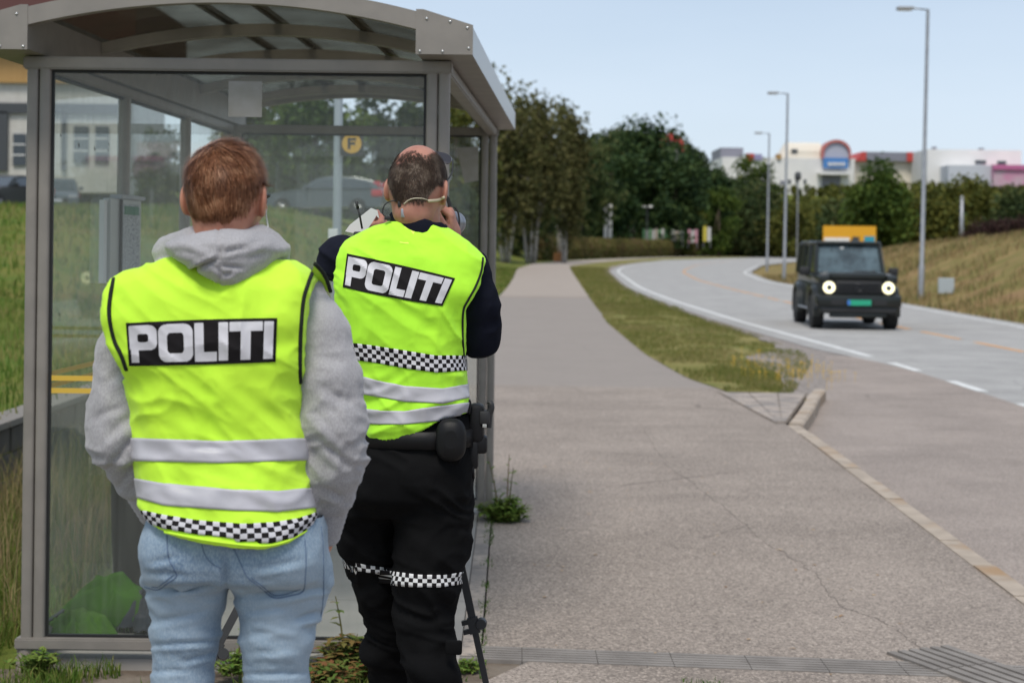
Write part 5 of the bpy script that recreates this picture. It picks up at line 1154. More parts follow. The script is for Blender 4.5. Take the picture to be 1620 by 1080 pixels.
def hand_mesh(wr, xa, ya, curl=(20, 30, 20), thumb=(35, 20), h=.0022, side=1):
    """palm with five separate jointed fingers; wr wrist, ya along the hand, xa towards the thumb"""
    wr = np.asarray(wr, float); ya = np.asarray(ya, float); ya /= np.linalg.norm(ya); xa = np.asarray(xa, float); xa -= ya * (xa @ ya); xa /= np.linalg.norm(xa); za = np.cross(xa, ya) * side
    B = lambda x, y, z: wr + xa * x + ya * y + za * z; chains = []
    for x, L, r, yb in ((.030, .068, .0090, .088), (.010, .076, .0092, .092), (-.010, .070, .0088, .089), (-.028, .055, .0078, .082)):
        a = 0; p_ = B(x, yb - .012, .0); pts = [(p_, r * 1.1)]; sp_ = x * .9
        for s_, cu in zip((.46, .30, .24), curl):
            a += R(cu + x * 60); dd = ya * math.cos(a) - za * math.sin(a) + xa * sp_ * .6; p_ = p_ + dd * L * s_; pts.append((p_, r * (1 - .1 * len(pts) * .5)))
        chains.append(pts)
    a0, a1 = R(thumb[0]), R(thumb[1]); p_ = B(.022, .022, -.006); t1 = p_ + (xa * math.sin(a0 + .35) + ya * math.cos(a0 + .35) - za * .35) * .042; t2 = t1 + (xa * math.sin(a0 - a1 * .4) + ya * math.cos(a0 - a1 * .4) - za * .5) * .030; t3 = t2 + (xa * math.sin(a0 - a1) + ya * math.cos(a0 - a1) - za * .55) * .024
    chains.append([(p_, .014), (t1, .0115), (t2, .0105), (t3, .0085)])
    def f(p):
        q = np.stack([(p - wr) @ xa, (p - wr) @ ya, (p - wr) @ za], -1)
        d = smin(sd_ell(q, (.0, .052, 0), (.043, .052, .016)), sd_cone(q, (0, -.03, 0), (0, .03, 0), .026, .024), .02)
        for c in chains: d = smin(d, chain(p, c, .004), .005)
        return d
    allp = np.array([q for c in chains for q, _ in c] + [B(0, -.05, 0)]); return skin(f, allp.min(0) - .03, allp.max(0) + .03, h)
def rows_sdf(rows, d, PXm=None):
    A = np.array([[P(0, r[0], d)[2], 0, 0, r[3], r[4], r[5]] for r in rows], float)
    for i, r in enumerate(rows):
        l_, r_ = P(r[1], r[0], d)[0], P(r[2], r[0], d)[0]; A[i, 0] = P((r[1] + r[2]) / 2, r[0], d)[2]; A[i, 1] = (l_ + r_) / 2; A[i, 2] = (r_ - l_) / 2
    A = A[A[:, 0].argsort()]
    # smooth interpolation along z
    zz = np.linspace(A[0, 0], A[-1, 0], 240); T_ = [np.interp(zz, A[:, 0], A[:, k]) for k in range(1, 6)]; kk = np.hanning(23); kk /= kk.sum()
    T_ = [np.convolve(np.pad(t_, 11, 'edge'), kk, 'valid') for t_ in T_]
    def f(p):
        z = p[..., 2]; c_, w, dp, yo, e = (np.interp(z, zz, t_) for t_ in T_)
        x = np.abs(p[..., 0] - c_) / w; y = np.abs(p[..., 1] - d - yo) / dp
        r = (x ** e + y ** e + 1e-12) ** (1 / e); f_ = (r - 1) * np.minimum(w, dp)
        f_ = np.maximum(f_, (zz[0] - z)); return np.maximum(f_, z - zz[-1])
    return f
def plane_px(a, b_, d):
    """half space below the line through two picture points"""
    A, B_ = P(*a, d), P(*b_, d); t_ = (B_ - A); n_ = np.array([-t_[2], 0, t_[0]]); n_ /= np.linalg.norm(n_); n_ *= np.sign(n_[2]); return lambda p: (p - A) @ n_
def xcut(tab, d):
    t_ = np.array([[P(x, y, d)[2], P(x, y, d)[0]] for y, x in tab]); t_ = t_[t_[:, 0].argsort()]; return lambda z: np.interp(z, t_[:, 0], t_[:, 1])
def zcut(tab, d):
    t_ = np.array([[P(x, y, d)[0], P(x, y, d)[2]] for x, y in tab]); t_ = t_[t_[:, 0].argsort()]; return lambda x: np.interp(x, t_[:, 0], t_[:, 1])
def bvh_of(*objs):
    V = []; Fc = []; n = 0
    for o in objs:
        w = np.array(o['_w'] if '_w' in o else (0, 0, 0)); co = np.zeros(len(o.data.vertices) * 3, np.float32); o.data.vertices.foreach_get('co', co); co = co.reshape(-1, 3) + w
        V += co.tolist(); Fc += [tuple(i + n for i in q.vertices) for q in o.data.polygons]; n = len(V)
    return BVHTree.FromPolygons(V, Fc)
EYE = Vector((0, 0, CAMZ))
def cast(bv, px, py, off=.0015, fall=None):
    d_ = Vector(P(px, py, 1.)) - EYE; d_.normalize(); h, n_, _, _ = bv.ray_cast(EYE, d_)
    if h is None: return None if fall is None else P(px, py, fall)
    return np.array(h - d_ * off)
def draped_line(bv, pts, r, name, m, parent, off=.001, n=6, seg=6, fall=None, flat=1., b=None):
    c = smooth_curve(np.array([[x, y, 0] for x, y in pts]), n=n); q = [cast(bv, x, y, off, fall) for x, y, _ in c]; q = [x for x in q if x is not None]
    own = b is None; b = b or MB()
    if len(q) > 1: b.tube(np.array(q), r, seg, flat=flat)
    return b.build(name, m, parent, True) if own else b
def topx(p):
    d = p[..., 1]; X = p[..., 0] / d; Z = (p[..., 2] - CAMZ) / d; u = cr * X + sr * Z; v = -sr * X + cr * Z; return 810 + F * u, HZ - F * v
def groove(p, segs, back_y):
    """creases pressed into cloth along short lines: (x0, y0, x1, y1, depth, width in picture points)"""
    px, py = topx(p); g = np.zeros(len(p)); b_ = p[:, 1] < back_y
    for x0, y0, x1, y1, dep, w in segs:
        a = np.array([x0, y0], float); e = np.array([x1, y1], float) - a; t = np.clip(((px - a[0]) * e[0] + (py - a[1]) * e[1]) / (e @ e), 0, 1)
        dd = np.hypot(px - a[0] - t * e[0], py - a[1] - t * e[1]); k = np.sin(np.pi * np.clip(.12 + t * .8, 0, 1))
        g -= dep * k * np.exp(-(dd / w) ** 2); nx_, ny_ = -e[1], e[0]; s_ = ((px - a[0]) * nx_ + (py - a[1]) * ny_) / np.hypot(nx_, ny_)
        g += dep * .45 * k * np.exp(-((s_ - w * 2.1) / (w * 1.2)) ** 2 - (np.maximum(dd - w * 2.5, 0) / w) ** 2)
    return g * b_
def sd_poly(px, py, poly):
    v = np.asarray(poly, float); n = len(v); d = np.full(px.shape, 1e9); s_ = np.ones(px.shape)
    for i in range(n):
        a, b_ = v[i], v[i - 1]; ex, ey = b_ - a; wx, wy = px - a[0], py - a[1]; t = np.clip((wx * ex + wy * ey) / (ex * ex + ey * ey), 0, 1)
        d = np.minimum(d, (wx - ex * t) ** 2 + (wy - ey * t) ** 2); c1 = py >= a[1]; c2 = py < b_[1]; c3 = ex * wy > ey * wx
        s_ = np.where((c1 & c2 & c3) | (~c1 & ~c2 & ~c3), -s_, s_)
    return s_ * np.sqrt(d)
def letter_mask(u, v):
    """POLITI in square rounded capitals; u, v run 0..1 over the panel, v downwards"""
    A = 3.45
    def rb(x0, x1, y0, y1, r):
        cx_, cy_ = (x0 + x1) / 2 * A, (y0 + y1) / 2; hx, hy = (x1 - x0) / 2 * A - r, (y1 - y0) / 2 - r
        return np.hypot(np.maximum(np.abs(u * A - cx_) - hx, 0), np.maximum(np.abs(v - cy_) - hy, 0)) + np.minimum(np.maximum(np.abs(u * A - cx_) - hx, np.abs(v - cy_) - hy), 0) < r
    m = (rb(.014, .200, .075, .640, .17) | rb(.014, .09, .075, .62, .02)) & ~rb(.070, .142, .27, .455, .05)
    m |= rb(.020, .072, .60, .925, .01)
    m |= rb(.208, .440, .075, .925, .20) & ~rb(.268, .378, .27, .73, .08)
    m |= rb(.452, .512, .075, .925, .01) | rb(.452, .600, .715, .925, .01)
    m |= rb(.612, .676, .075, .925, .01)
    m |= rb(.686, .905, .075, .285, .01) | rb(.762, .828, .075, .925, .01)
    m |= rb(.915, .980, .075, .925, .01)
    return m
def panel(bv, tl, tr_, bl, br, parent, nu=330, nv=100, bow=(0, 0)):
    u = np.linspace(0, 1, nu + 1); v = np.linspace(0, 1, nv + 1); V = np.zeros((nv + 1, nu + 1, 3)); tl, tr_, bl, br = map(np.array, (tl, tr_, bl, br))
    for j, b_ in enumerate(v):
        for i, a in enumerate(u):
            q = (tl * (1 - a) + tr_ * a) * (1 - b_) + (bl * (1 - a) + br * a) * b_; q = q + np.array([0, 4 * a * (1 - a)]) * (bow[0] * (1 - b_) + bow[1] * b_)
            h = cast(bv, q[0], q[1], .0022); V[j, i] = h if h is not None else (V[j, i - 1] if i else V[j - 1, i])
    uc, vc = np.meshgrid((u[:-1] + u[1:]) / 2, (v[:-1] + v[1:]) / 2); mk = letter_mask(uc, vc)
    I = np.arange((nv + 1) * (nu + 1)).reshape(nv + 1, nu + 1); f = np.stack([I[:-1, :-1], I[1:, :-1], I[1:, 1:], I[:-1, 1:]], -1).reshape(-1, 4)
    o = obj('name_panel', V.reshape(-1, 3), f, [M_BLK, M_REFLW], parent, True, mk.ravel().astype(int)); s_ = o.modifiers.new('thick', 'SOLIDIFY'); s_.thickness = .0012; s_.offset = -1 
    return o
def band(bv, cxy, top, bot, d, parent, name, mats, sq=None, rows=1, off=.0022, rmax=.5, n=260, xlim=None, front=None):
    """tape sewn round a body: top / bottom are (px, py) tables read at the near surface; sq gives a chequered tape"""
    zt, zb = zcut(top, d - .09), zcut(bot, d - .09); c = np.array([*cxy, 0.])
    tT, bT = np.array(top, float), np.array(bot, float)
    def ring(k, a):
        dd = Vector((math.sin(a), -math.cos(a), 0)); x = c[0] + dd.x * .18; y_ = d - .05; z = float(zt(x) * (1 - k) + zb(x) * k)
        for _ in range(4):
            o = Vector((c[0], c[1], z)) + dd * rmax; h, nn, _, _ = bv.ray_cast(o, -dd)
            if h is None: return None
            yy_ = min(h.y, d + .01); px_, _q = topx(np.array([h.x, yy_, z])); py_ = np.interp(px_, tT[:, 0], tT[:, 1]) * (1 - k) + np.interp(px_, bT[:, 0], bT[:, 1]) * k; z = float(P(px_, py_, yy_)[2])
        return np.array(h) + np.array(nn) * off
    th = np.linspace(-np.pi, np.pi, n + 1); mid = [ring(.5, a) for a in th]; ok = [(a, m_) for a, m_ in zip(th, mid) if m_ is not None]
    if xlim: ok = [(a, m_) for a, m_ in ok if xlim[0] <= m_[0] <= xlim[1]]
    ths = np.array([a for a, _ in ok]); L = np.r_[0, np.cumsum(np.linalg.norm(np.diff(np.array([m_ for _, m_ in ok]), axis=0), axis=1))]
    if sq: m_n = int(round(L[-1] / sq)) * 2
    else: m_n = int(L[-1] / .006)
    aa = np.interp(np.linspace(0, L[-1], m_n + 1), L, ths); R_ = rows * 2 if sq else 8; V = np.zeros((R_ + 1, len(aa), 3))
    for i, a in enumerate(aa):
        for j in range(R_ + 1):
            t_ = j / R_; h = ring(t_, a); V[j, i] = h if h is not None else (V[j, i - 1] if i else V[j - 1, i])
    I = np.arange(V.shape[0] * V.shape[1]).reshape(V.shape[:2]); f = np.stack([I[:-1, :-1], I[1:, :-1], I[1:, 1:], I[:-1, 1:]], -1).reshape(-1, 4)
    jj, ii = np.meshgrid(np.arange(R_), np.arange(len(aa) - 1), indexing='ij'); mi_ = ((jj // 2 + ii // 2) % 2).ravel() if sq else None
    o = obj(name, V.reshape(-1, 3), f, mats, parent, True, mi_); s_ = o.modifiers.new('thick', 'SOLIDIFY'); s_.thickness = .0012; s_.offset = -1
    return o
def strands(name, v, nrm, dirf, n, L, w, m, parent, lift=.003, seed=1, seg=3, rad=.25):
    g = np.random.default_rng(seed); k = g.integers(0, len(v), n); p = v[k] + g.normal(0, .0012, (n, 3)); N_ = nrm[k]; Ls = (L(p) if callable(L) else L) * g.uniform(.6, 1.25, n)
    pts = [p]; cur = p
    D_ = dirf(p, g)
    for s_ in range(seg):
        D_ = D_ - N_ * (D_ * N_).sum(-1)[:, None]; D_ /= np.linalg.norm(D_, axis=1)[:, None] + 1e-9
        cur = cur + (D_ + N_ * rad * (1 - s_ * .35)) * (Ls / seg)[:, None]; pts.append(cur)
        D_ = dirf(cur, g) * .6 + D_ * .6
    side = np.cross(pts[1] - pts[0], N_); side /= np.linalg.norm(side, axis=1)[:, None] + 1e-9; V = []
    for i, q in enumerate(pts): ww = w * (1 - .75 * i / seg) / 2; V += [q - side * ww, q + side * ww]
    V = np.stack(V, 1).reshape(-1, 3); b_ = np.arange(n)[:, None] * (2 * seg + 2); f = np.concatenate([b_ + [2 * i, 2 * i + 1, 2 * i + 3, 2 * i + 2] for i in range(seg)], 1).reshape(-1, 4)
    return obj(name, V, f, m, parent)
def mesh_normals(fn, v): return grad(fn, v)
def limb_body(segs, lo, hi, h=.012): return skin(lambda p: np.minimum.reduce([chain(p, s_, .03) for s_ in segs]) if False else _u(segs, p), lo, hi, h, fit=1)
def _u(segs, p):
    d = None
    for s_ in segs: e = chain(p, s_, .03); d = e if d is None else smin(d, e, .03)
    return d
def bbox(pts, pad): a = np.array(pts); return a.min(0) - pad, a.max(0) + pad

# ---------------------------------------------------------------- man in the grey hood and jeans
DA = 3.2; PA = lambda x, y, dy=0.: P(x, y, DA + dy)
base = np.array([PA(362, 1000)[0], DA, PZ]); A_ = thing('person', 'person in grey hoodie, lime police vest and light blue jeans, hands in pockets', 'person', base)
hoA = PA(359, 315); MA = rot(R(-7), R(-4)); fhA = head_sdf(hoA, MA, 1., .030, .078, .0705)
armL = [(PA(226, 492, .03), .050), (PA(203, 560, .01), .055), (PA(188, 640, -.01), .052), (PA(187, 695, -.02), .052), (PA(218, 752, .02), .046), (PA(243, 800, .06), .040)]
armR = [(PA(464, 468, .03), .056), (PA(500, 530, .01), .058), (PA(519, 600, -.01), .057), (PA(525, 670, -.02), .057), (PA(528, 730, -.01), .054), (PA(524, 780, .02), .044), (PA(512, 835, .05), .036)]
legL = [(PA(305, 880), .076), (PA(298, 930), .070), (PA(294, 1000), .061), (PA(289, 1080), .053), (PA(288, 1263, .01), .049), (PA(290, 1400, -.01), .052), (PA(292, 1600, -.02), .044)]
legR = [(PA(430, 880), .080), (PA(438, 930), .077), (PA(438, 1000), .067), (PA(437, 1080), .056), (PA(441, 1263, .01), .050), (PA(443, 1400, -.01), .053), (PA(446, 1600, -.02), .044)]
shr = lambda s_, k: [(p_, r - k) for p_, r in s_]
torsoA = rows_sdf([(412, 260, 440, .05, 0, 2.2), (440, 205, 470, .085, 0, 2.3), (500, 205, 470, .105, 0, 2.4), (600, 215, 468, .115, 0, 2.4), (720, 228, 488, .105, 0, 2.4), (800, 240, 500, .112, 0, 2.4), (870, 245, 512, .115, 0, 2.4)], DA)
bodyA = lambda p: smin(smin(torsoA(p) + .012, _u([shr(armL, .018), shr(armR, .018), shr(legL, .016), shr(legR, .016)], p), .04), sd_cone(p, PA(368, 400, .01), PA(364, 350, .02), .062, .055), .03)
pts = [q for s_ in (armL, armR, legL, legR) for q, _ in s_] + [PA(360, 400)]
lo, hi = bbox(pts, .14); lo[2] = PZ + .02
wrL, wrR = armL[-1][0], armR[-1][0]
parts = [(*skin(fhA, hoA - [.14, .15, .21], hoA + [.14, .17, .15], .0032, fit=2), 0), (*skin(bodyA, lo, hi, .014), 0),
         (*hand_mesh(wrL, (.2, .9, -.1), (.25, .35, -1), (14, 18, 12)), 0), (*hand_mesh(wrR, (-.2, .9, -.1), (-.25, .35, -1), (14, 18, 12), side=-1), 0)]
V_, F_, I_ = join(parts); obA = obj('body', V_, F_, [SK_A, M_EYE], A_, True, I_)
# hoodie: torso, sleeves gathered at the elbows, folded down hood
HOODP = [(250, 392), (255, 381), (282, 371), (318, 363), (360, 359), (400, 361), (428, 371), (447, 390), (447, 402), (420, 428), (392, 450), (372, 459), (352, 456), (325, 442), (290, 422), (262, 405)]
def hoodA(p):
    x_, z_ = p[..., 0], p[..., 2]; d2 = sd_poly(x_, z_, [(P(x, y, DA - .11)[0], P(x, y, DA - .11)[2]) for x, y in HOODP])
    cx_ = P(352, 400, DA)[0]; zt = PA(352, 360)[2]; yc = DA - .100 + 4.2 * (x_ - cx_) ** 2 + np.clip(z_ - PA(352, 385)[2], 0, 1) * .9; th_ = .056 - .07 * np.clip(PA(352, 395)[2] - z_, 0, .2)
    d = smax(d2 + .004, np.abs(p[..., 1] - yc) - th_, .045)
    d = smin(d, sd_cone(p, PA(270, 398, .02), PA(312, 384, -.02), .032, .033), .02); d = smin(d, sd_cone(p, PA(410, 384, -.02), PA(432, 398, .02), .033, .030), .02)
    d = smin(d, sd_cone(p, PA(335, 392, .05), PA(385, 392, .05), .05, .05), .04)
    return smax(d, -sd_cone(p, PA(367, 300, .0), PA(367, 385, .005), .058, .058), .008)
HG = [(347, 408, 298, 432, .013, 3.2), (346, 404, 353, 386, .008, 2.5), (346, 401, 388, 391, .007, 3.5), (350, 408, 346, 456, .004, 2.2), (350, 421, 384, 424, .007, 3), (345, 356, 346, 404, .0035, 2), (338, 420, 350, 432, .006, 3), (352, 437, 372, 428, .005, 3), (300, 378, 340, 396, .004, 6), (420, 378, 372, 400, .004, 7), (272, 395, 316, 402, .004, 5), (430, 398, 385, 410, .004, 6)]
SG = [(168, 742, 214, 690, .008, 5), (160, 700, 205, 660, .007, 6), (188, 768, 226, 716, .008, 5), (150, 660, 198, 640, .005, 6), (500, 655, 545, 700, .006, 6), (510, 700, 560, 742, .007, 6), (505, 610, 560, 640, .005, 7), (500, 560, 548, 575, .005, 8), (508, 770, 548, 790, .006, 5), (165, 610, 200, 580, .005, 7)]
hoodie_f = lambda p: smin(smin(torsoA(p), _u([armL[:-1], armR[:-1]], p), .03), hoodA(p), .012)
def dispS(p):
    hz = p[:, 2]; el = np.exp(-((hz - PA(200, 700)[2]) / .09) ** 2) + .35; fr = (p[:, 2] > PA(300, 470)[2]) & (np.abs(p[:, 0] - PA(358, 0)[0]) < .12)
    return folds(p, (9, 9, 30), .009, 3) * el * (1 - .85 * fr) + folds(p, (26, 26, 40), .0045, 8) * el * (1 - .8 * fr) + folds(p, (16, 16, 8), .004, 9) * (1 - .6 * fr) + folds(p, (60, 60, 60), .0012, 4) + groove(p, HG, DA - .06) + groove(p, SG, DA - .0)
pts = [q for s_ in (armL[:-1], armR[:-1]) for q, _ in s_] + [PA(360, 350), PA(360, 830)]; lo, hi = bbox(pts, .085); lo[1] = DA - .18; hi[1] = DA + .16; hi[2] = PA(360, 340)[2]
v, f = skin(hoodie_f, lo, hi, .005, dispS); obj('hoodie', v, f, M_HOOD, A_, True)
for (q, r), (q0, _), nm in ((armL[-2], armL[-3], 0), (armR[-2], armR[-3], 0)):   # ribbed cuffs
    b = MB(); e = (armL if q is armL[-2][0] else armR)[-1][0]; ax_ = (e - q); t_ = np.linspace(0, 1.25, 17); b.tube([q + ax_ * k for k in t_], [.041 + .0014 * (i % 2) - .0004 * i for i in range(17)], 26); b.build('cuff', M_HOOD, A_, True)
# vest
vrows = [(404, 190, 480, .080, 0, 2.6), (425, 176, 496, .098, -.005, 2.8), (450, 160, 505, .118, -.008, 3.0), (500, 150, 505, .134, -.006, 3.2), (560, 170, 500, .138, -.004, 3.0), (600, 202, 488, .136, 0, 2.7), (650, 209, 484, .130, 0, 2.6), (700, 213, 494, .128, 0, 2.6), (760, 224, 497, .134, -.004, 2.6), (805, 232, 502, .142, -.010, 2.6), (835, 235, 505, .150, -.014, 2.6), (880, 235, 505, .154, -.016, 2.6)]
vl = rows_sdf(vrows, DA); pL = plane_px((262, 409), (172, 443), DA - .03); pR = plane_px((447, 405), (510, 424), DA - .03)
cL = xcut([(400, 172), (437, 175), (470, 169), (505, 167), (545, 178), (580, 196), (600, 199), (615, 170), (900, 170)], DA - .09); cR = xcut([(400, 504), (422, 501), (450, 490), (480, 482), (530, 478), (590, 477), (610, 479), (625, 560), (900, 560)], DA - .09)
hem = zcut([(215, 824), (233, 834), (270, 847), (320, 857), (380, 866), (420, 868), (455, 861), (485, 846), (507, 826)], DA - .155)
def vestA(p):
    d = vl(p); d = smax(d, pL(p), .03); d = smax(d, pR(p), .03); d = np.maximum(d, cL(p[..., 2]) - p[..., 0]); d = np.maximum(d, p[..., 0] - cR(p[..., 2])); return np.maximum(d, hem(p[..., 0]) - p[..., 2])
def dispV(p):
    z = p[:, 2]; lowr = sstep(PA(0, 640)[2], PA(0, 800)[2], z) if False else np.clip((PA(350, 640)[2] - z) / .2, 0, 1)
    back = np.clip((DA - .02 - p[:, 1]) / .06, 0, 1); edge = np.clip((z - hem(p[:, 0])) / .02, .15, 1)
    s = folds(p, (13, 4, 4.0), .0065, 21, .5) + folds(p + np.stack([z * .6, z * 0, z * 0], -1), (26, 8, 9), .0045, 22, .6) * (.35 + .65 * np.clip((PA(350, 500)[2] - z) / .15, 0, 1)) + folds(p, (5, 5, 17), .0085, 23, .6) * lowr + folds(p + np.stack([z * 1.2, z * 0, z * 0], -1), (17, 6, 7), .006, 25, .4)
    s = s - .010 * np.exp(-((p[:, 0] - PA(350, 600)[0]) / .03) ** 2) * (z > PA(350, 700)[2]) * back      # spine hollow
    return s * (.35 + .65 * back) * edge + folds(p, (50, 50, 40), .0010, 27)
lo = PA(160, 880) - [0.03, .19, 0]; hi = PA(515, 395) + [.03, .17, 0.02]; lo[1] = DA - .19; hi[1] = DA + .17
v, f = skin(vestA, lo, hi, .004, dispV, 1); vsA = obj('vest', v, f, M_FLUO, A_, True); bvA = bvh_of(vsA)
panel(bvA, (199, 511), (438.5, 503), (204, 579), (436, 572.5), vsA, bow=(-1.5, 1))
cA = (PA(352, 700)[0], DA)
band(bvA, cA, [(205, 692), (350, 697), (500, 692)], [(205, 728), (350, 732), (500, 727)], DA, vsA, 'reflective_stripe', M_REFL)
band(bvA, cA, [(215, 756), (260, 764), (370, 774), (440, 776), (505, 770)], [(215, 786), (260, 799), (370, 807), (440, 809), (505, 802)], DA, vsA, 'reflective_stripe', M_REFL)
band(bvA, cA, [(228, 807), (260, 814), (310, 822), (380, 828), (430, 826), (470, 820), (505, 808)], [(228, 830), (260, 842), (310, 852), (380, 860), (430, 858), (470, 848), (505, 828)], DA, vsA, 'chequered_stripe', [M_BLK, M_REFLW], .0130, 4)
draped_line(bvA, [(180, 441), (174.5, 470), (173, 500), (181, 538), (192, 562), (200, 585)], .0042, 'binding', M_BIND, vsA, .001, 8)
draped_line(bvA, [(497, 424), (488, 447), (480, 475), (476, 520), (474.5, 570), (475, 606)], .0042, 'binding', M_BIND, vsA, .001, 8)
draped_line(bvA, [(236, 836), (270, 843), (320, 853), (380, 861), (420, 863), (455, 855), (485, 839)], .0028, 'hem', M_FLUO, vsA, .0005, 8)
# the front half of the vest by the right shoulder, open at the side
b = MB(); q = [PA(498, 419, -.03), PA(508, 432, .0), PA(518, 447, .03), PA(521, 460, .05), PA(508, 455, .05), PA(500, 440, .02), PA(492, 432, -.02)]; b.add(q + [x + [0, .004, -.003] for x in q], [tuple(range(7)), tuple(range(13, 6, -1))] + [((j + 1) % 7, j, 7 + j, 7 + (j + 1) % 7) for j in range(7)]); b.build('front_flap', M_FLUO, vsA)
b = MB(); b.tube(smooth_curve([PA(498, 417, -.05), PA(509, 429, -.03), PA(517, 443, .0), PA(523, 461, .03)], n=6), .0042, 6); b.build('binding', M_BIND, vsA, True)
# jeans
pel = rows_sdf([(780, 240, 505, .103, 0, 2.4), (820, 238, 515, .114, -.004, 2.5), (850, 237, 518, .116, -.010, 2.6), (880, 237, 520, .114, -.014, 2.7), (905, 238, 518, .100, -.014, 2.8), (920, 228, 520, .06, 0, 2.6)], DA)
def jeansA(p):
    d = smax(pel(p), -(p[..., 2] - PA(360, 935)[2]), .01); d = smin(d, sd_ell(p, PA(292, 872, -.062), (.080, .068, .078)), .03); d = smin(d, sd_ell(p, PA(432, 874, -.062), (.082, .068, .078)), .03)
    l_ = chain(p, legL, .02); r_ = chain(p, legR, .02); r_ = smin(r_, sd_ell(p, PA(490, 922, .0), (.037, .05, .070)), .03); l_ = smin(l_, sd_ell(p, PA(262, 900, .0), (.028, .05, .07)), .03)
    g = smin(l_, r_, .004); d = smin(d, g, .022); gr = sd_cone(p, PA(356, 895, -.14), PA(364, 985, -.09), .002, .010); d = smax(d, -gr, .015)
    for a, b_, r in (((225, 931), (352, 926), .0035), ((368, 950), (515, 934), .0045), ((238, 1018), (350, 1010), .0), ):   # seat creases
        if r: d = smax(d, -sd_cone(p, PA(*a, -.078), PA(*b_, -.088), r, r), .014)
    return np.maximum(d, (PZ + .06) - p[..., 2])
JG = [(232, 936, 350, 922, .006, 4), (368, 944, 516, 932, .007, 4), (240, 1020, 346, 1012, .008, 3.5), (385, 1004, 440, 996, .004, 5), (238, 985, 330, 965, .005, 5), (384, 1066, 486, 1064, .008, 3.5), (238, 1062, 300, 1058, .004, 4), (400, 900, 480, 886, .005, 5), (238, 890, 282, 880, .005, 4), (232, 905, 300, 910, .004, 5), (470, 980, 512, 968, .007, 4), (390, 968, 450, 962, .004, 4), (290, 1044, 345, 1030, .005, 4), (356, 880, 358, 930, .010, 5), (395, 1030, 470, 1026, .004, 5)]
def dispJ(p):
    z = p[:, 2]; th = np.clip((PA(350, 880)[2] - z) / .1, .25, 1); return folds(p + np.stack([z * 0, z * 0, p[:, 0] * .25], -1), (5, 5, 30), .0065, 41, .35) * th + groove(p, JG, DA) + folds(p, (16, 16, 14), .003, 43) + folds(p, (70, 70, 90), .0010, 45)
pts = [q for s_ in (legL, legR) for q, _ in s_]; lo, hi = bbox(pts, .125); lo[2] = PZ + .03; hi[2] = PA(360, 812)[2]
v, f = skin(jeansA, lo, hi, .0052, dispJ); jn = obj('jeans', v, f, M_DENIM, A_, True); bvJ = bvh_of(jn)
for ln in ([(264, 846), (265, 868), (268, 885), (276, 901), (279, 911), (268, 920), (251, 932), (238, 931), (228, 928)], [(318, 852), (322, 872), (333, 889), (350, 899)],
           [(369, 866), (378, 885), (386, 903), (393, 914), (412, 929), (433, 945), (458, 942), (479, 935), (483, 912), (484, 880), (482, 851)],
           [(397, 913), (414, 926), (434, 941), (457, 938), (476, 931)], [(274, 909), (264, 917), (250, 928), (240, 928)], [(508, 832), (511, 860), (512, 900), (512, 940), (508, 975)], [(300, 848), (420, 862), (480, 846)]):
    draped_line(bvJ, ln, .0015, 'seam', M_SEAM, jn, .0004, 7, 5, flat=.6)
for s_, (q, _) in ((0, legL[-1]), (1, legR[-1])):   # shoes
    b = np.array([q[0], q[1], PZ]); fn = lambda p: np.maximum(smin(sd_ell(p, b + [0, .0, .05], (.05, .07, .05)), sd_ell(p, b + [0, .11, .035], (.048, .11, .038)), .03), PZ + .004 - p[..., 2])
    v, f = skin(fn, b - [.07, .1, .01], b + [.07, .25, .12], .006); obj('shoe', v, f, M_SHOE, A_, True)
# hair, spectacles, earphone cable
hb_ = lambda p: smax(sd_ell((p - hoA) @ MA, (0, -.012, .030), (.0700, .094, .0790)), -((((p - hoA) @ MA)[..., 2]) + .075 + np.clip(((p - hoA) @ MA)[..., 1] + .07, 0, 1) * -1.35), .02)
def hb2(p):
    q = (p - hoA) @ MA; d = smin(hb_(p), smax(sd_ell(q, (0, -.040, -.012), (.054, .056, .054)), -(q[..., 2] + .050), .01), .02)
    return smax(d, np.where((q[..., 1] > -.040) & (q[..., 2] < .030) & (np.abs(q[..., 0]) > .05), .03, -1.) * 1. + 0 * q[..., 0], .002) if False else np.maximum(d, np.minimum(np.minimum(q[..., 1] + .036, .030 - q[..., 2]), 1.))
v, f = skin(hb2, hoA - [.12, .14, .1], hoA + [.12, .12, .14], .004, lambda p: folds(p, (60, 60, 22), .004, 61)); hv, hn = v, grad(hb2, v)
HAIR_A = leafmat("brown_hair", [(.11, .042, .019), (.19, .075, .034), (.31, .135, .065), (.15, .06, .028), (.46, .25, .14)], 0, .45, 40)
hr = obj('hair', v, f, mat("hair_under", (.10, .04, .02), .7), A_, True)
wh = hoA + MA @ np.array([-.028, -.055, .092])
def dirA(p, g):
    d = p - wh; d /= np.linalg.norm(d, axis=1)[:, None] + 1e-6; d = d * .75 + np.array([.12, 0, -.75]) + np.cross(d, [0, -1, 0]) * .12; return d + g.normal(0, .07, d.shape) + (np.stack([vnoise(p * 38, 1), vnoise(p * 38, 2), vnoise(p * 38, 3)], -1) - .5) * .8
ok = hn @ np.array([0, -1, 0]) > -.75
strands('strands', hv[ok], hn[ok], dirA, 26000, lambda p: .016 + .018 * np.clip((p[:, 2] - hoA[2] + .03) / .1, 0, 1), .0012, HAIR_A, hr, seed=3, rad=.17)
gl_ = MB()
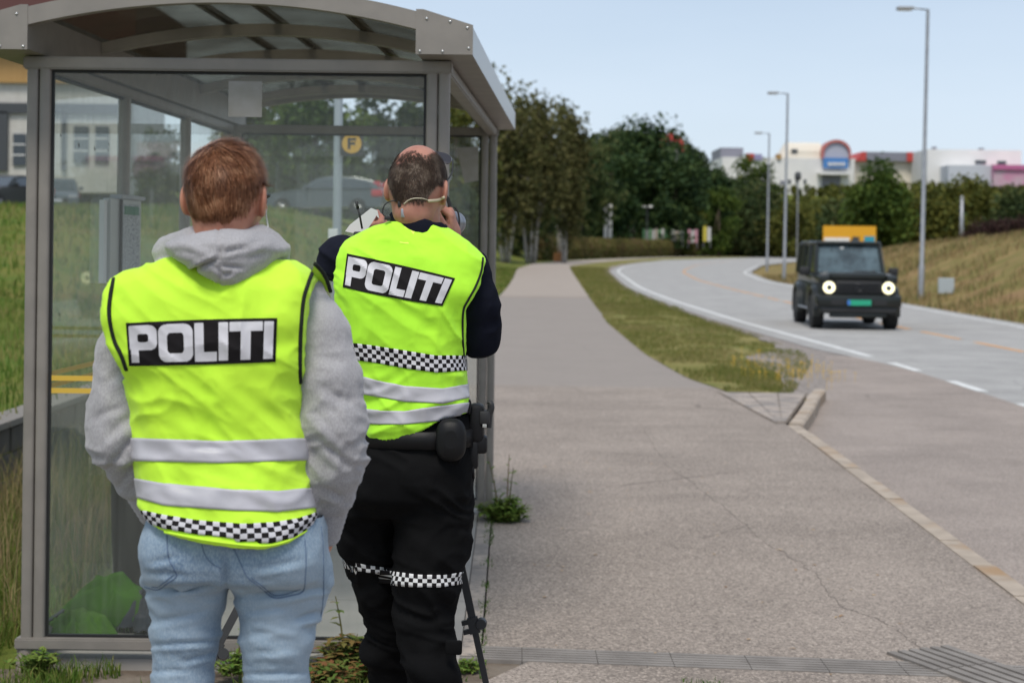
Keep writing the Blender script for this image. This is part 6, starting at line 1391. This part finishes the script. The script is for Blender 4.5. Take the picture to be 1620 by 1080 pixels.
for s_ in (-1, 1):
    W3 = lambda x, y, z: hoA + MA @ np.array([x * s_, y, z]); gl_.tube([W3(.080, -.012, .006), W3(.074, .04, .012), W3(.054, .092, .012)], .0022, 6)
    gl_.tube([W3(.031 + .022 * math.cos(a), .098 - abs(math.cos(a)) * .004 * (1 if math.cos(a) > 0 else 0), .006 + .017 * math.sin(a)) for a in np.linspace(0, 2 * np.pi, 21)], .0018, 5, cap=False)
gl_.tube([hoA + MA @ np.array([-.009, .103, .010]), hoA + MA @ np.array([.009, .103, .010])], .0018, 5)
gl_.build('spectacles', M_TRIM, A_, True)
b = MB(); b.tube(smooth_curve([PA(421, 331, -.005), PA(421, 340, -.012), PA(423, 352, -.015), PA(425, 366, -.03)], n=5), .0011, 6); b.build('earphone_cable', M_PAPER, A_, True)

# ---------------------------------------------------------------- policeman with the speed gun
DB = 4.4; PB = lambda x, y, dy=0.: P(x, y, DB + dy)
base = np.array([PB(660, 1000)[0], DB, PZ]); B_ = thing('person', 'balding person in black police uniform and lime vest aiming a speed gun', 'person', base)
hoB = PB(661, 303, .0); MBr = rot(R(-10), R(-14), R(2)); fhB = head_sdf(hoB, MBr, 1.02, .030, .090, .0715)
aL = [(PB(578, 412, 0), .062), (PB(540, 410, .10), .056), (PB(532, 414, .20), .050)]
aL2 = [(PB(532, 414, .20), .040), (PB(556, 398, .30), .034), (PB(574, 384, .36), .026)]
aR = [(PB(735, 428, .0), .064), (PB(753, 480, .01), .056), (PB(757, 528, .04), .055), (PB(744, 455, .16), .045), (PB(716, 385, .24), .032)]
lL = [(PB(600, 740, .02), .092), (PB(585, 800, .05), .088), (PB(582, 860, .08), .076), (PB(598, 925, .12), .062), (PB(616, 990, .16), .058), (PB(620, 1080, .20), .055), (PB(622, 1180, .22), .050), (PB(624, 1262, .24), .046)]
lR = [(PB(682, 740, .0), .100), (PB(682, 800, .0), .098), (PB(682, 860, .0), .094), (PB(675, 915, .0), .085), (PB(671, 965, .01), .074), (PB(676, 1020, .0), .068), (PB(690, 1080, -.01), .064), (PB(700, 1180, -.02), .055), (PB(704, 1262, -.02), .048)]
torsoB = rows_sdf([(366, 610, 705, .06, 0, 2.2), (392, 568, 740, .085, 0, 2.3), (450, 560, 738, .105, 0, 2.4), (550, 566, 728, .11, 0, 2.4), (650, 585, 734, .11, 0, 2.4), (720, 580, 742, .115, 0, 2.4)], DB)
bodyB = lambda p: smin(smin(torsoB(p) + .012, _u([shr(aL, .016), shr(aL2, .002), shr(aR, .014), shr(lL, .016), shr(lR, .016)], p), .03), sd_cone(p, PB(664, 385, .0), PB(662, 325, -.012), .057, .056), .03)
pts = [q for s_ in (aL, aL2, aR, lL, lR) for q, _ in s_]; lo, hi = bbox(pts, .13); lo[2] = PZ + .02
wr = aR[-1][0]; wl2 = aL2[-1][0]
parts = [(*skin(fhB, hoB - [.14, .16, .2], hoB + [.14, .18, .16], .0032, fit=2), 0), (*skin(bodyB, lo, hi, .014), 0),
         (*hand_mesh(wr, (0, -1, .1), PB(712, 325, .24) - wr, (42, 60, 40), (25, 55), side=-1), 0), (*hand_mesh(wl2, (-.1, -.5, .9), PB(612, 362, .42) - wl2, (35, 40, 30), (10, 30), side=-1), 0)]
V_, F_, I_ = join(parts); obB = obj('body', V_, F_, [SK_B, M_EYE], B_, True, I_)
def shirtB(p):
    d = smin(torsoB(p), _u([aL, aR], p), .02)
    return d
    c0, c1 = PB(663, 378, .0), PB(661, 346, -.005); col_ = smax(sd_cone(p, c0, c1, .080, .068), -sd_cone(p, PB(663, 385, .005), PB(661, 338, .0), .070, .061), .004)
    cutz = (PB(655, 346)[2] + (p[..., 0] - PB(655, 0)[0]) * -.42 + (p[..., 1] - DB) * .25); col_ = smax(col_, p[..., 2] - cutz, .004); return np.minimum(d, col_)
dispB = lambda p: folds(p, (14, 14, 22), .009, 71, .5) + folds(p, (45, 45, 45), .0014, 72)
pts = [q for s_ in (aL, aR) for q, _ in s_] + [PB(660, 345), PB(660, 700)]; lo, hi = bbox(pts, .085); lo[1] = DB - .14
v, f = skin(shirtB, lo, hi, .0055, dispB); obj('shirt', v, f, M_NAVY, B_, True)
b = MB(); V = []
for a in np.linspace(0, 2 * np.pi, 41)[:-1]:
    ca, sa_ = math.cos(a), math.sin(a); row = []
    for (px_, py_), rr_ in (((664, 386), .078), ((663, 366), .078), ((662, 351), .077), ((661, 348), .074), ((661, 354), .070), ((664, 384), .072)):
        c_ = PB(px_, py_ - 3, -.014); row.append([c_[0] + rr_ * ca, c_[1] + rr_ * .98 * sa_ + .004, c_[2] - .20 * rr_ * ca - (.03 * max(0, sa_)) + .002 * math.sin(a * 9)])
    V.append(row)
b.grid(np.array(V).transpose(1, 0, 2), closed=True); b.build('collar', M_NAVY, B_, True)
vr = [(350, 585, 720, .066, 0, 2.4), (375, 545, 752, .090, 0, 2.6), (410, 525, 772, .116, 0, 3.0), (460, 524, 768, .130, -.004, 3.1), (510, 530, 745, .130, -.002, 2.9), (560, 545, 736, .128, 0, 2.7), (610, 560, 738, .126, 0, 2.6), (650, 570, 742, .128, 0, 2.6), (710, 576, 742, .130, 0, 2.6)]
vB = rows_sdf(vr, DB); p1 = plane_px((622, 344), (548, 372), DB - .03); p2 = plane_px((690, 349), (772, 400), DB - .03)
kL = xcut([(340, 540), (380, 541), (410, 532), (440, 530), (500, 533), (520, 537), (540, 500), (900, 500)], DB - .09); kR = xcut([(340, 774), (400, 768), (420, 764), (450, 755), (475, 742), (492, 734), (520, 734), (560, 736), (575, 738), (590, 800), (900, 800)], DB - .09)
hemB = zcut([(560, 698), (600, 697), (630, 693), (655, 686), (680, 674), (700, 661), (745, 655)], DB - .11)
def vestB(p):
    d = vB(p); d = smax(d, p1(p), .03); d = smax(d, p2(p), .03); d = smax(d, p[..., 2] - PB(660, 349)[2], .02); d = np.maximum(d, kL(p[..., 2]) - p[..., 0]); d = np.maximum(d, p[..., 0] - kR(p[..., 2])); return np.maximum(d, hemB(p[..., 0]) - p[..., 2])
def dispVB(p):
    z = p[:, 2]; back = np.clip((DB - .02 - p[:, 1]) / .06, 0, 1); edge = np.clip((z - hemB(p[:, 0])) / .02, .2, 1); lw = np.clip((PB(650, 560)[2] - z) / .12, 0, 1)
    q = p + np.stack([z * .8, z * 0, p[:, 0] * .5], -1); s = folds(q, (12, 5, 6), .011, 81, .5) + folds(p + np.stack([z * 0, z * 0, -p[:, 0] * .45], -1), (5, 5, 20), .013, 83, .5) * lw + folds(p, (24, 10, 12), .004, 85)
    return s * (.3 + .7 * back) * edge + folds(p, (55, 55, 45), .001, 87)
lo = PB(515, 705); hi = PB(785, 338); lo[1] = DB - .17; hi[1] = DB + .16; v, f = skin(vestB, lo, hi, .0045, dispVB); vsB = obj('vest', v, f, M_FLUO2, B_, True); bvB = bvh_of(vsB)
panel(bvB, (549, 401), (720, 440), (542, 454), (700, 484), vsB, 260, 90, bow=(-1, 2))
cB = (PB(650, 600)[0], DB)
band(bvB, cB, [(540, 540), (590, 546), (640, 554), (690, 562), (736, 562)], [(540, 566), (590, 573), (640, 582), (690, 589), (736, 586)], DB, vsB, 'chequered_stripe', [M_BLK, M_REFLW], .0118, 4)
band(bvB, cB, [(555, 590), (600, 602), (640, 610), (700, 614), (740, 607)], [(555, 619), (600, 628), (640, 635), (700, 638), (740, 629)], DB, vsB, 'reflective_stripe', M_REFL)
band(bvB, cB, [(565, 645), (600, 649), (640, 650), (690, 642), (742, 636)], [(565, 669), (600, 671), (640, 671), (690, 666), (742, 656)], DB, vsB, 'reflective_stripe', M_REFL)
draped_line(bvB, [(764, 408), (761, 430), (752, 454), (741, 474), (733, 492), (732, 530), (734, 566)], .0032, 'binding', M_BIND, vsB, .001, 8)
b = MB(); q = [cast(bvB, x, y, .001, DB - .1) for x, y in ((640, 357), (660, 359), (646, 386), (632, 384))]; b.add(q + [x + [0, .002, 0] for x in q], [(0, 1, 2, 3), (7, 6, 5, 4), (0, 4, 5, 1), (1, 5, 6, 2), (2, 6, 7, 3), (3, 7, 4, 0)]); b.build('vest_patch', mat("patch_yellow", (.72, .92, .10), .7), vsB)
pelB = rows_sdf([(655, 580, 742, .105, 0, 2.4), (700, 570, 742, .114, -.004, 2.5), (740, 562, 742, .122, -.012, 2.6), (780, 556, 741, .116, -.012, 2.7), (810, 560, 738, .08, 0, 2.6)], DB)
def trB(p):
    d = pelB(p); l_ = chain(p, lL, .02); r_ = chain(p, lR, .02)
    l_ = smin(l_, sd_ell(p, PB(556, 852, .05), (.034, .06, .060)), .012); r_ = smin(r_, sd_ell(p, PB(727, 845, .0), (.028, .06, .085)), .012)
    for q, r in ((PB(604, 1030, .16), .058), (PB(640, 1075, .02), .0), (PB(682, 1060, -.03), .070)):
        if r: (l_, r_) = (smin(l_, sd_ell(p, q, (r, r, r * .8)), .02), r_) if q[0] < PB(640, 0)[0] else (l_, smin(r_, sd_ell(p, q, (r, r, r * .8)), .02))
    d = smin(d, smin(l_, r_, .006), .03); return np.maximum(d, PZ + .10 - p[..., 2])
dispT = lambda p: folds(p + np.stack([p[:, 0] * 0, p[:, 0] * 0, p[:, 0] * .4], -1), (7, 7, 22), .012, 91, .5) + folds(p, (22, 22, 16), .005, 92) + folds(p, (60, 60, 60), .001, 93)
pts = [q for s_ in (lL, lR) for q, _ in s_] + [PB(660, 655)]; lo, hi = bbox(pts, .13); lo[2] = PZ + .08; hi[2] = PB(660, 650)[2]
v, f = skin(trB, lo, hi, .0062, dispT); tr_o = obj('trousers', v, f, M_BTRS, B_, True); bvT = bvh_of(tr_o)
# chequered bands above the knees
band(bvT, (lR[3][0][0], lR[3][0][1]), [(620, 903), (660, 908), (700, 909), (738, 903)], [(620, 925), (660, 928), (700, 928), (738, 922)], DB, tr_o, 'chequered_band', [M_BLK, mat("white_check", (.70, .70, .70), .5)], .0125, 3, rmax=.14)
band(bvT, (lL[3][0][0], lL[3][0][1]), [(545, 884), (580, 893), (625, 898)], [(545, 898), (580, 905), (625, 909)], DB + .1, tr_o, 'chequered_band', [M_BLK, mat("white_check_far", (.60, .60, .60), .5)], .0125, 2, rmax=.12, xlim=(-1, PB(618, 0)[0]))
for q, r in ((lL[-1][0], 0), (lR[-1][0], 0)):
    bb_ = np.array([q[0], q[1], PZ]); fn = lambda p: np.maximum(smin(smin(sd_ell(p, bb_ + [0, .0, .05], (.05, .065, .05)), sd_cone(p, bb_ + [0, 0, .06], bb_ + [0, -.005, .20], .046, .052), .03), sd_ell(p, bb_ + [0, .12, .04], (.05, .115, .042)), .03), PZ + .004 - p[..., 2]); v, f = skin(fn, bb_ - [.075, .1, .01], bb_ + [.075, .27, .26], .007); obj('boot', v, f, M_LEATHER, B_, True)
b = MB(); b.hull_box(tuple(PB(704, 1036, -.10)), tuple(PB(731, 1014, -.10) + [0, .02, 0]), .006); b.build('knee_strap', M_BTRS, B_, 40)
# belt and what hangs from it
t_ = np.linspace(0, 2 * np.pi, 49); V = []
for a in t_[:-1]:
    dd = Vector((math.sin(a), -math.cos(a), 0)); zc_ = PB(660, 688)[2] - .0; o = Vector((PB(660, 0)[0], DB, zc_)); h, nn, _, _ = bvT.ray_cast(o + dd * .5, -dd); h = np.array(h) if h is not None else np.array(o + dd * .13); dn = np.array(dd)
    V.append([h + dn * .003 + [0, 0, -.024], h + dn * .011 + [0, 0, -.022], h + dn * .011 + [0, 0, .022], h + dn * .003 + [0, 0, .024]])
V.append(V[0]); b = MB(); b.grid(np.array(V), closed=True); belt = b.build('belt', M_LEATHER, B_, True)
def pouch(name, px, py, dy, r, m, seed=0, rows=((.0, .0), (.95, .004), (1., .02), (.97, .04), (.80, .052), (.4, .056))):
    c = PB(px, py, dy); b = MB(); n = 28; a = np.linspace(0, 2 * np.pi, n, endpoint=False); V = []
    for k, y in rows: V.append([[c[0] + k * r[0] * np.sign(math.cos(t)) * abs(math.cos(t)) ** .75, c[1] - y, c[2] + k * r[1] * np.sign(math.sin(t)) * abs(math.sin(t)) ** .8 - (.012 if math.sin(t) < 0 else 0) * k] for t in a])
    b.grid(np.array(V), closed=True); b.add(V[-1], [tuple(range(n))]); return b.build(name, m, B_, 50)
pouch('belt_pouch', 714, 690, -.095, (.040, .050), M_LEATHER)
pouch('pouch_backing', 705, 700, -.082, (.046, .056), M_BTRS, rows=((.0, .0), (.95, .004), (1., .012), (.97, .022), (.80, .027), (.4, .028)))
b = MB(); H = lambda x0, y0, x1, y1, d0, d1, bv_=.006: b.hull_box((PB(x0, y1, d0)[0], DB + d0, PB(x0, y1, d0)[2]), (PB(x1, y0, d0)[0], DB + d1, PB(x0, y0, d0)[2]), bv_)
H(741, 640, 766, 700, -.045, .02, .012); H(745, 690, 771, 718, -.04, .01, .008); H(738, 698, 757, 742, -.045, .0, .008); hol = b.build('holster', M_LEATHER, B_, 40)
b = MB(); H(758, 650, 775, 672, -.05, .0, .006); b.tube(smooth_curve([PB(772, 676, -.03), PB(774, 655, -.03), PB(777, 645, -.03), PB(775, 637, -.03), PB(770, 636, -.03)], n=5), [.009] * 13 + [.009, .008, .007, .006, .006, .005, .004, .004][:8], 8); b.build('pistol_grip', M_TRIM, hol, 40)
b = MB(); b.tube(smooth_curve([PB(742, 632, -.05), PB(744, 640, -.05), PB(742, 655, -.05)], n=5), .004, 6); b.tube([PB(747, 738, -.04), PB(749, 756, -.035)], [.007, .004], 6); b.build('retention_strap', M_LEATHER, hol, True)
b = MB(); b.hull_box(tuple(PB(763, 676, -.052)), tuple(PB(770, 671, -.052) + [0, .004, 0]), .001); b.build('metal_stud', M_STEEL, hol)
# cropped hair round a bald crown
hq = lambda p: (p - hoB) @ MBr / 1.02
sv, sf = skin(fhB, hoB - [.13, .15, .09], hoB + [.13, .15, .15], .003, fit=2); sn = grad(fhB, sv); q = hq(sv)
crown = np.sqrt(((q[:, 0] + .006) / .046) ** 2 + ((q[:, 1] + .015) / .075) ** 2); n3 = vnoise(q * 60, 5)
den = np.clip((q[:, 2] - .044 + .022 * (n3 - .5)) / .052, 0, 1) * np.clip((.056 - np.abs(q[:, 0] + .004)) / .018, 0, 1) * 1.1; patch = np.exp(-(((q[:, 0] + .034) / .014) ** 2 + ((q[:, 2] - .050) / .014) ** 2)) * .6
keep = (q[:, 2] > -.052 + .06 * np.clip((np.abs(q[:, 0]) - .035) / .03, 0, 1)) & ((q[:, 1] < -.012) | (q[:, 2] > .022)) & (q[:, 1] < .06) & (np.abs(q[:, 0]) < .0745) & (rng.uniform(0, 1, len(q)) > den * 1.15 + patch + np.clip((-.035 - q[:, 2]) / .02, 0, .8)) & ((np.abs(q[:, 0]) < .068) | (q[:, 2] > .030) | (q[:, 1] < -.034))
HAIR_B = leafmat("dark_cropped_hair", [(.028, .018, .013), (.052, .032, .022), (.09, .06, .04), (.036, .022, .015), (.22, .17, .13)], 0, .6, 30)
strands('cropped_hair', sv[keep], sn[keep], lambda p, g: np.array([0, -.2, -1.]) + g.normal(0, .35, p.shape), 40000, .0085, .00085, HAIR_B, B_, seed=9, seg=2, rad=.35)
W = lambda x, y, z: hoB + MBr @ np.array([x, y, z])
b = MB()
for s_ in (-1, 1):
    b.tube(smooth_curve([W(.078 * s_, -.02, .022), W(.083 * s_, .02, .062), W(.074 * s_, .052, .108)], n=6), .0022, 6)
sg = b.build('sunglasses', M_TRIM, B_, True)
for s_ in (-1, 1):
    b = MB(); V = []
    for a in np.linspace(0, 2 * np.pi, 24, endpoint=False):
        x = .038 + .032 * np.sign(math.cos(a)) * abs(math.cos(a)) ** .8; z = .020 * np.sign(math.sin(a)) * abs(math.sin(a)) ** .8; V.append([W(x * s_, .060 - (x - .04) ** 2 * 3 + z * .5, .118 + z * .9 - (x / .07) ** 2 * .012), W(x * s_, .064 - (x - .04) ** 2 * 3 + z * .5, .118 + z * .9 - (x / .07) ** 2 * .012)])
    V = np.array(V); b.grid(V.transpose(1, 0, 2), closed=True); b.add(V[:, 0], [tuple(range(24))]); b.add(V[:, 1], [tuple(range(23, -1, -1))]); b.build('lens', mat("dark_lens", (.012, .008, .010), .08, coat=.8), sg)
bvH = bvh_of(obB)
draped_line(bvH, [(703, 312), (697, 315), (690, 317), (677, 318)], .0042, 'headset_coil', mat("cream_plastic", (.50, .43, .30), .5), B_, .004, 6, 8, fall=DB - .06)
draped_line(bvH, [(678, 317), (668, 314), (655, 314), (646, 317), (639, 323)], .0018, 'headset_tube', mat("cream_tube", (.50, .44, .33), .5), B_, .003, 6, 6, fall=DB - .06)
c = np.array([PB(x, y, -.075) for x, y in ((640, 322), (632, 319), (621, 318), (611, 322), (606, 330), (606, 339), (611, 343), (617, 347))]); b = MB(); b.tube(smooth_curve(c, n=5), .0018, 6); b.build('radio_wire', M_TRIM, B_, True)
b = MB(); b.hull_box(tuple(PB(629, 328, -.085)), tuple(PB(640, 318, -.085) + [0, .012, 0]), .003); b.hull_box(tuple(PB(608, 348, -.080)), tuple(PB(618, 342, -.080) + [0, .01, 0]), .002); b.build('wire_clip', M_TRIM, B_, 40)
b = MB(); b.hull_box(tuple(PB(634, 344, -.088)), tuple(PB(641, 330, -.088) + [0, .008, 0]), .002); b.build('metal_clip', mat("clip_metal", (.35, .36, .38), .4, metal=.6), B_, 40)
b = MB(); b.tube([PB(573, 362, .13), PB(569, 340, .13), PB(566, 330, .13)], .0028, 8); b.tube([PB(566, 330, .13), PB(564, 319, .13)], .0042, 8); rad = MB(); c = PB(574, 378, .13); rad.hull_box(tuple(c - [.025, .015, .06]), tuple(c + [.025, .015, .02]), .005); ro = rad.build('radio', M_TRIM, B_, 40); b.build('antenna', M_TRIM, ro, True)

# paper in the left hand
q = [P(x, y, 4.4 + .34) for x, y in ((546, 366), (553, 356), (587, 329), (590, 330), (595, 341), (594, 344), (584, 359), (575, 372))]; t = thing('paper_sheet', 'white curled sheet of paper held up beside the balding officer\'s left shoulder', 'paper', q[0]); b = MB(); b.add(q + [x + [0, .0015, 0] for x in q], [tuple(range(8)), tuple(range(15, 7, -1))] + [((j + 1) % 8, j, 8 + j, 8 + (j + 1) % 8) for j in range(8)]); b.build('sheet', M_PAPER, t)
b = MB(); r_ = [P(x, y, 4.4 + .345) for x, y in ((590, 330), (595, 341), (600, 346), (597, 333))]; b.add(r_ + [x + [0, .001, 0] for x in r_], [(0, 1, 2, 3), (7, 6, 5, 4)]); b.build('curled_corner', M_PAPER, t)

# laser speed gun
DG = DB + .24; GP = lambda x, y, dy=0.: P(x, y, DG + dy)
t = thing('speed_gun', 'cream and black laser speed gun held up to the balding officer\'s face', 'speed camera', GP(695, 390))
M_CREAMP = mat("cream_shell", (.48, .46, .40), .5)
def gb(name, x0, y0, x1, y1, dy, dep, m, par=None, bev=.004): b = MB(); a = GP(x0, y1, dy); c = GP(x1, y0, dy); b.hull_box(tuple(a), (c[0], a[1] + dep, c[2]), bev); return b.build(name, m, par or t, 40)
hs = gb('housing', 668, 334, 709, 388, 0, .16, M_CREAMP, bev=.008); gb('display', 689, 341, 706, 356, -.002, .006, mat("lcd_grey", (.09, .10, .085), .2), hs, .001)
for x, c_ in ((694, (.25, .12, .08)), (702.5, (.3, .3, .28))): b = MB(); b.lathe([(.0042, 0), (.0042, .004), (.003, .005)], GP(x, 361, .001), (0, -1, 0), 14); b.build('button', mat("button_" + ("red" if x < 700 else "grey"), c_, .5), hs)
gb('red_button', 700, 330, 704.5, 336, .0, .01, mat("button_bright_red", (.30, .02, .02), .5), hs, .001)
b = MB(); V = []
for a in np.linspace(-1.25, 1.25, 15): V.append([GP(702 + 10.5 * math.cos(a) + k, 341 + 33 * math.sin(a), dy) for k, dy in ((-3, -.012), (3, -.012), (3, .05), (-3, .05))])
b.grid(np.array(V), closed=True); b.add(V[0], [(0, 1, 2, 3)]); b.add(V[-1], [(3, 2, 1, 0)]); b.build('rubber_rim', M_TRIM, t, True)
b = MB(); b.lathe([(.030, 0), (.036, .01), (.036, .05), (.030, .055), (.030, .09), (.034, .10), (.034, .13)], GP(708, 352, .04), (0.12, 1, 0), 28); b.build('lens_barrel', mat("barrel_grey", (.20, .21, .24), .35, metal=.5), t, 40)
b = MB(); b.tube(smooth_curve([GP(719, 327, .02), GP(725, 337, .02), GP(726.5, 352, .02), GP(724, 365, .02), GP(720, 378, .02)], n=5), .0028, 6); b.build('strap', M_TRIM, t, True)
gb('grip', 688, 388.5, 702, 440, .04, .05, M_TRIM, bev=.01)

# tripod under the gun
ap = GP(640, 452, .10); t = thing('tripod', 'black tripod with flip locks standing between the two men', 'tripod', (ap[0], ap[1], PZ)); M_TRI = mat("tripod_black", (.014, .014, .015), .45)
b = MB(); b.lathe([(.03, -.05), (.034, -.04), (.034, 0), (.02, .015), (.015, .02)], ap); b.build('head_plate', M_TRI, t, 40); b = MB(); b.tube([ap - [0, 0, .051], ap - [0, 0, .42]], .013, 12); b.build('centre_column', M_TRI, t, 40)
def foot_on(px2, py2, d):
    A = ap - [0, 0, .03]; q_ = P(px2, py2, d); return A + (q_ - A) * (A[2] - PZ) / (A[2] - q_[2])
for Q in (foot_on(752, 1000, 4.66), foot_on(352, 1008, 4.35), ap * [1, 1, 0] + [.10, .62, PZ]):
    A = ap - [0, 0, .03]; D_ = Q - A; L = np.linalg.norm(D_); u = D_ / L; s = np.cross(u, [0, 1, 0]); s /= np.linalg.norm(s); w = np.cross(s, u); C = lambda k: A + D_ * k
    b = MB(); b.obox(C(.31), (s, w, u), (.021, .018, L * .60)); lg = b.build('leg', M_TRI, t); b = MB(); b.obox(C(.72), (s, w, u), (.017, .013, L * .56)); b.build('lower_section', M_TRI, lg)
    b = MB(); b.obox(C(.615), (s, w, u), (.030, .026, .045)); b.obox(C(.615) - s * .022 - u * .012, (s, w, u), (.020, .02, .013)); b.obox(C(.615) - s * .022 + u * .014, (s, w, u), (.020, .02, .013)); b.lathe([(.014, -.02), (.016, -.012), (.016, .012), (.014, .02)], C(.615) + s * .022, tuple(w), 16); b.build('flip_lock', M_TRI, lg, 40)
    b = MB(); b.lathe([(.012, -.02), (.016, 0), (.016, .012), (.008, .03)], C(.995), tuple(-u), 12); b.build('rubber_foot', M_TYRE, lg, True)

# ================================================================ WEEDS
def leaf(b, o, d, up, L, W, n=5, curl=.3):
    d = d / np.linalg.norm(d); s = np.cross(d, up); s /= np.linalg.norm(s) + 1e-9; nn = np.cross(s, d); V = []
    for i in range(n + 1):
        t = i / n; w = W * math.sin(math.pi * min(.97, t * .9 + .08)) * (1 + .25 * ((i % 2) * 2 - 1)); c = o + d * L * t + nn * L * curl * (t - t * t * 1.6)
        V.append([c - s * w / 2, c + nn * W * .08, c + s * w / 2])
    b.grid(np.array(V))
def weed(label, pos, n, h, spread, seed, m, name='weed_plant', tall=0, leafL=.05):
    g = np.random.default_rng(seed); pos = np.array(pos, float); t = thing(name, label, 'plant', pos); st = MB(); lf = MB()
    for k in range(n):
        a = g.uniform(0, 2 * np.pi); r = spread * g.uniform(.1, 1); hh = h * g.uniform(.35, 1) * (1 - .5 * r / spread)
        if k < tall: hh = h * g.uniform(1.5, 2.1); r *= .8
        e = pos + [r * math.cos(a), r * math.sin(a) * .8, hh]; s0 = pos + [r * .3 * math.cos(a), r * .3 * math.sin(a), -.01]
        path = smooth_curve([s0, (s0 + e) / 2 + [0, 0, hh * .12], e], n=4); st.tube(path, np.linspace(.0022, .0008, len(path)) * (2.2 if k < tall else 1), 4)
        for q in range(max(4, int(9 * (1.6 if k < tall else 1)))):
            u = g.uniform(.1, 1); c = path[int(u * (len(path) - 1))]; an = g.uniform(0, 2 * np.pi); dd = np.array([math.cos(an), math.sin(an), g.uniform(-.1, .7)])
            leaf(lf, c, dd, np.array([0, 0, 1.]), leafL * g.uniform(.5, 1.2) * (.8 if k < tall else 1), leafL * .42 * g.uniform(.6, 1.1) * (.8 if k < tall else 1))
    st.build('stems', leafmat("stem_green_red", [(.16, .10, .04), (.08, .12, .03)], 0), t); lf.build('leaves', m, t, True); return t
W_G = leafmat("weed_leaves", [(.08, .16, .025), (.13, .22, .035), (.19, .25, .05), (.11, .18, .03)]); W_R = leafmat("weed_leaves_red", [(.08, .15, .025), (.14, .17, .04), (.24, .09, .04), (.11, .18, .035)])
weed('bushy weed with one tall stalk growing at the foot of the far shelter post', G(800, 824), 110, .20, .19, 5, W_G, tall=3, leafL=.06)
weed('leafy green and reddish weed in front of the shelter base between the two men', G(556, 1062), 90, .17, .20, 6, W_R, tall=1, leafL=.06)
weed('low reddish weed right of the grey hooded man, nearer the camera', G(520, 1084), 60, .11, .16, 7, W_R, leafL=.045)
weed('small weed clump at the left corner of the shelter base', G(60, 1056), 26, .10, .14, 8, W_G, leafL=.04)
weed('small green weed by the drainage channel beside the tripod foot', G(738, 1058), 26, .05, .09, 9, W_G, leafL=.03)
weed('fine grassy weed before the base rail between the jeans legs', G(372, 1062), 40, .11, .12, 10, W_G, leafL=.035, tall=1)
# dried leaves and specks
g = np.random.default_rng(5); b = MB()
for k in range(60):
    p_ = np.array([g.uniform(-.3, 1.9), g.uniform(6.4, 13), PZ + .004]); leaf(b, p_, np.array([g.normal(), g.normal(), .05]), np.array([0, 0, 1.]), g.uniform(.012, .035), g.uniform(.008, .02), 3)
tag(b.build('fallen_leaves', leafmat("dry_leaves", [(.30, .18, .09), (.45, .34, .22), (.2, .12, .06)], 0)), kind='stuff')
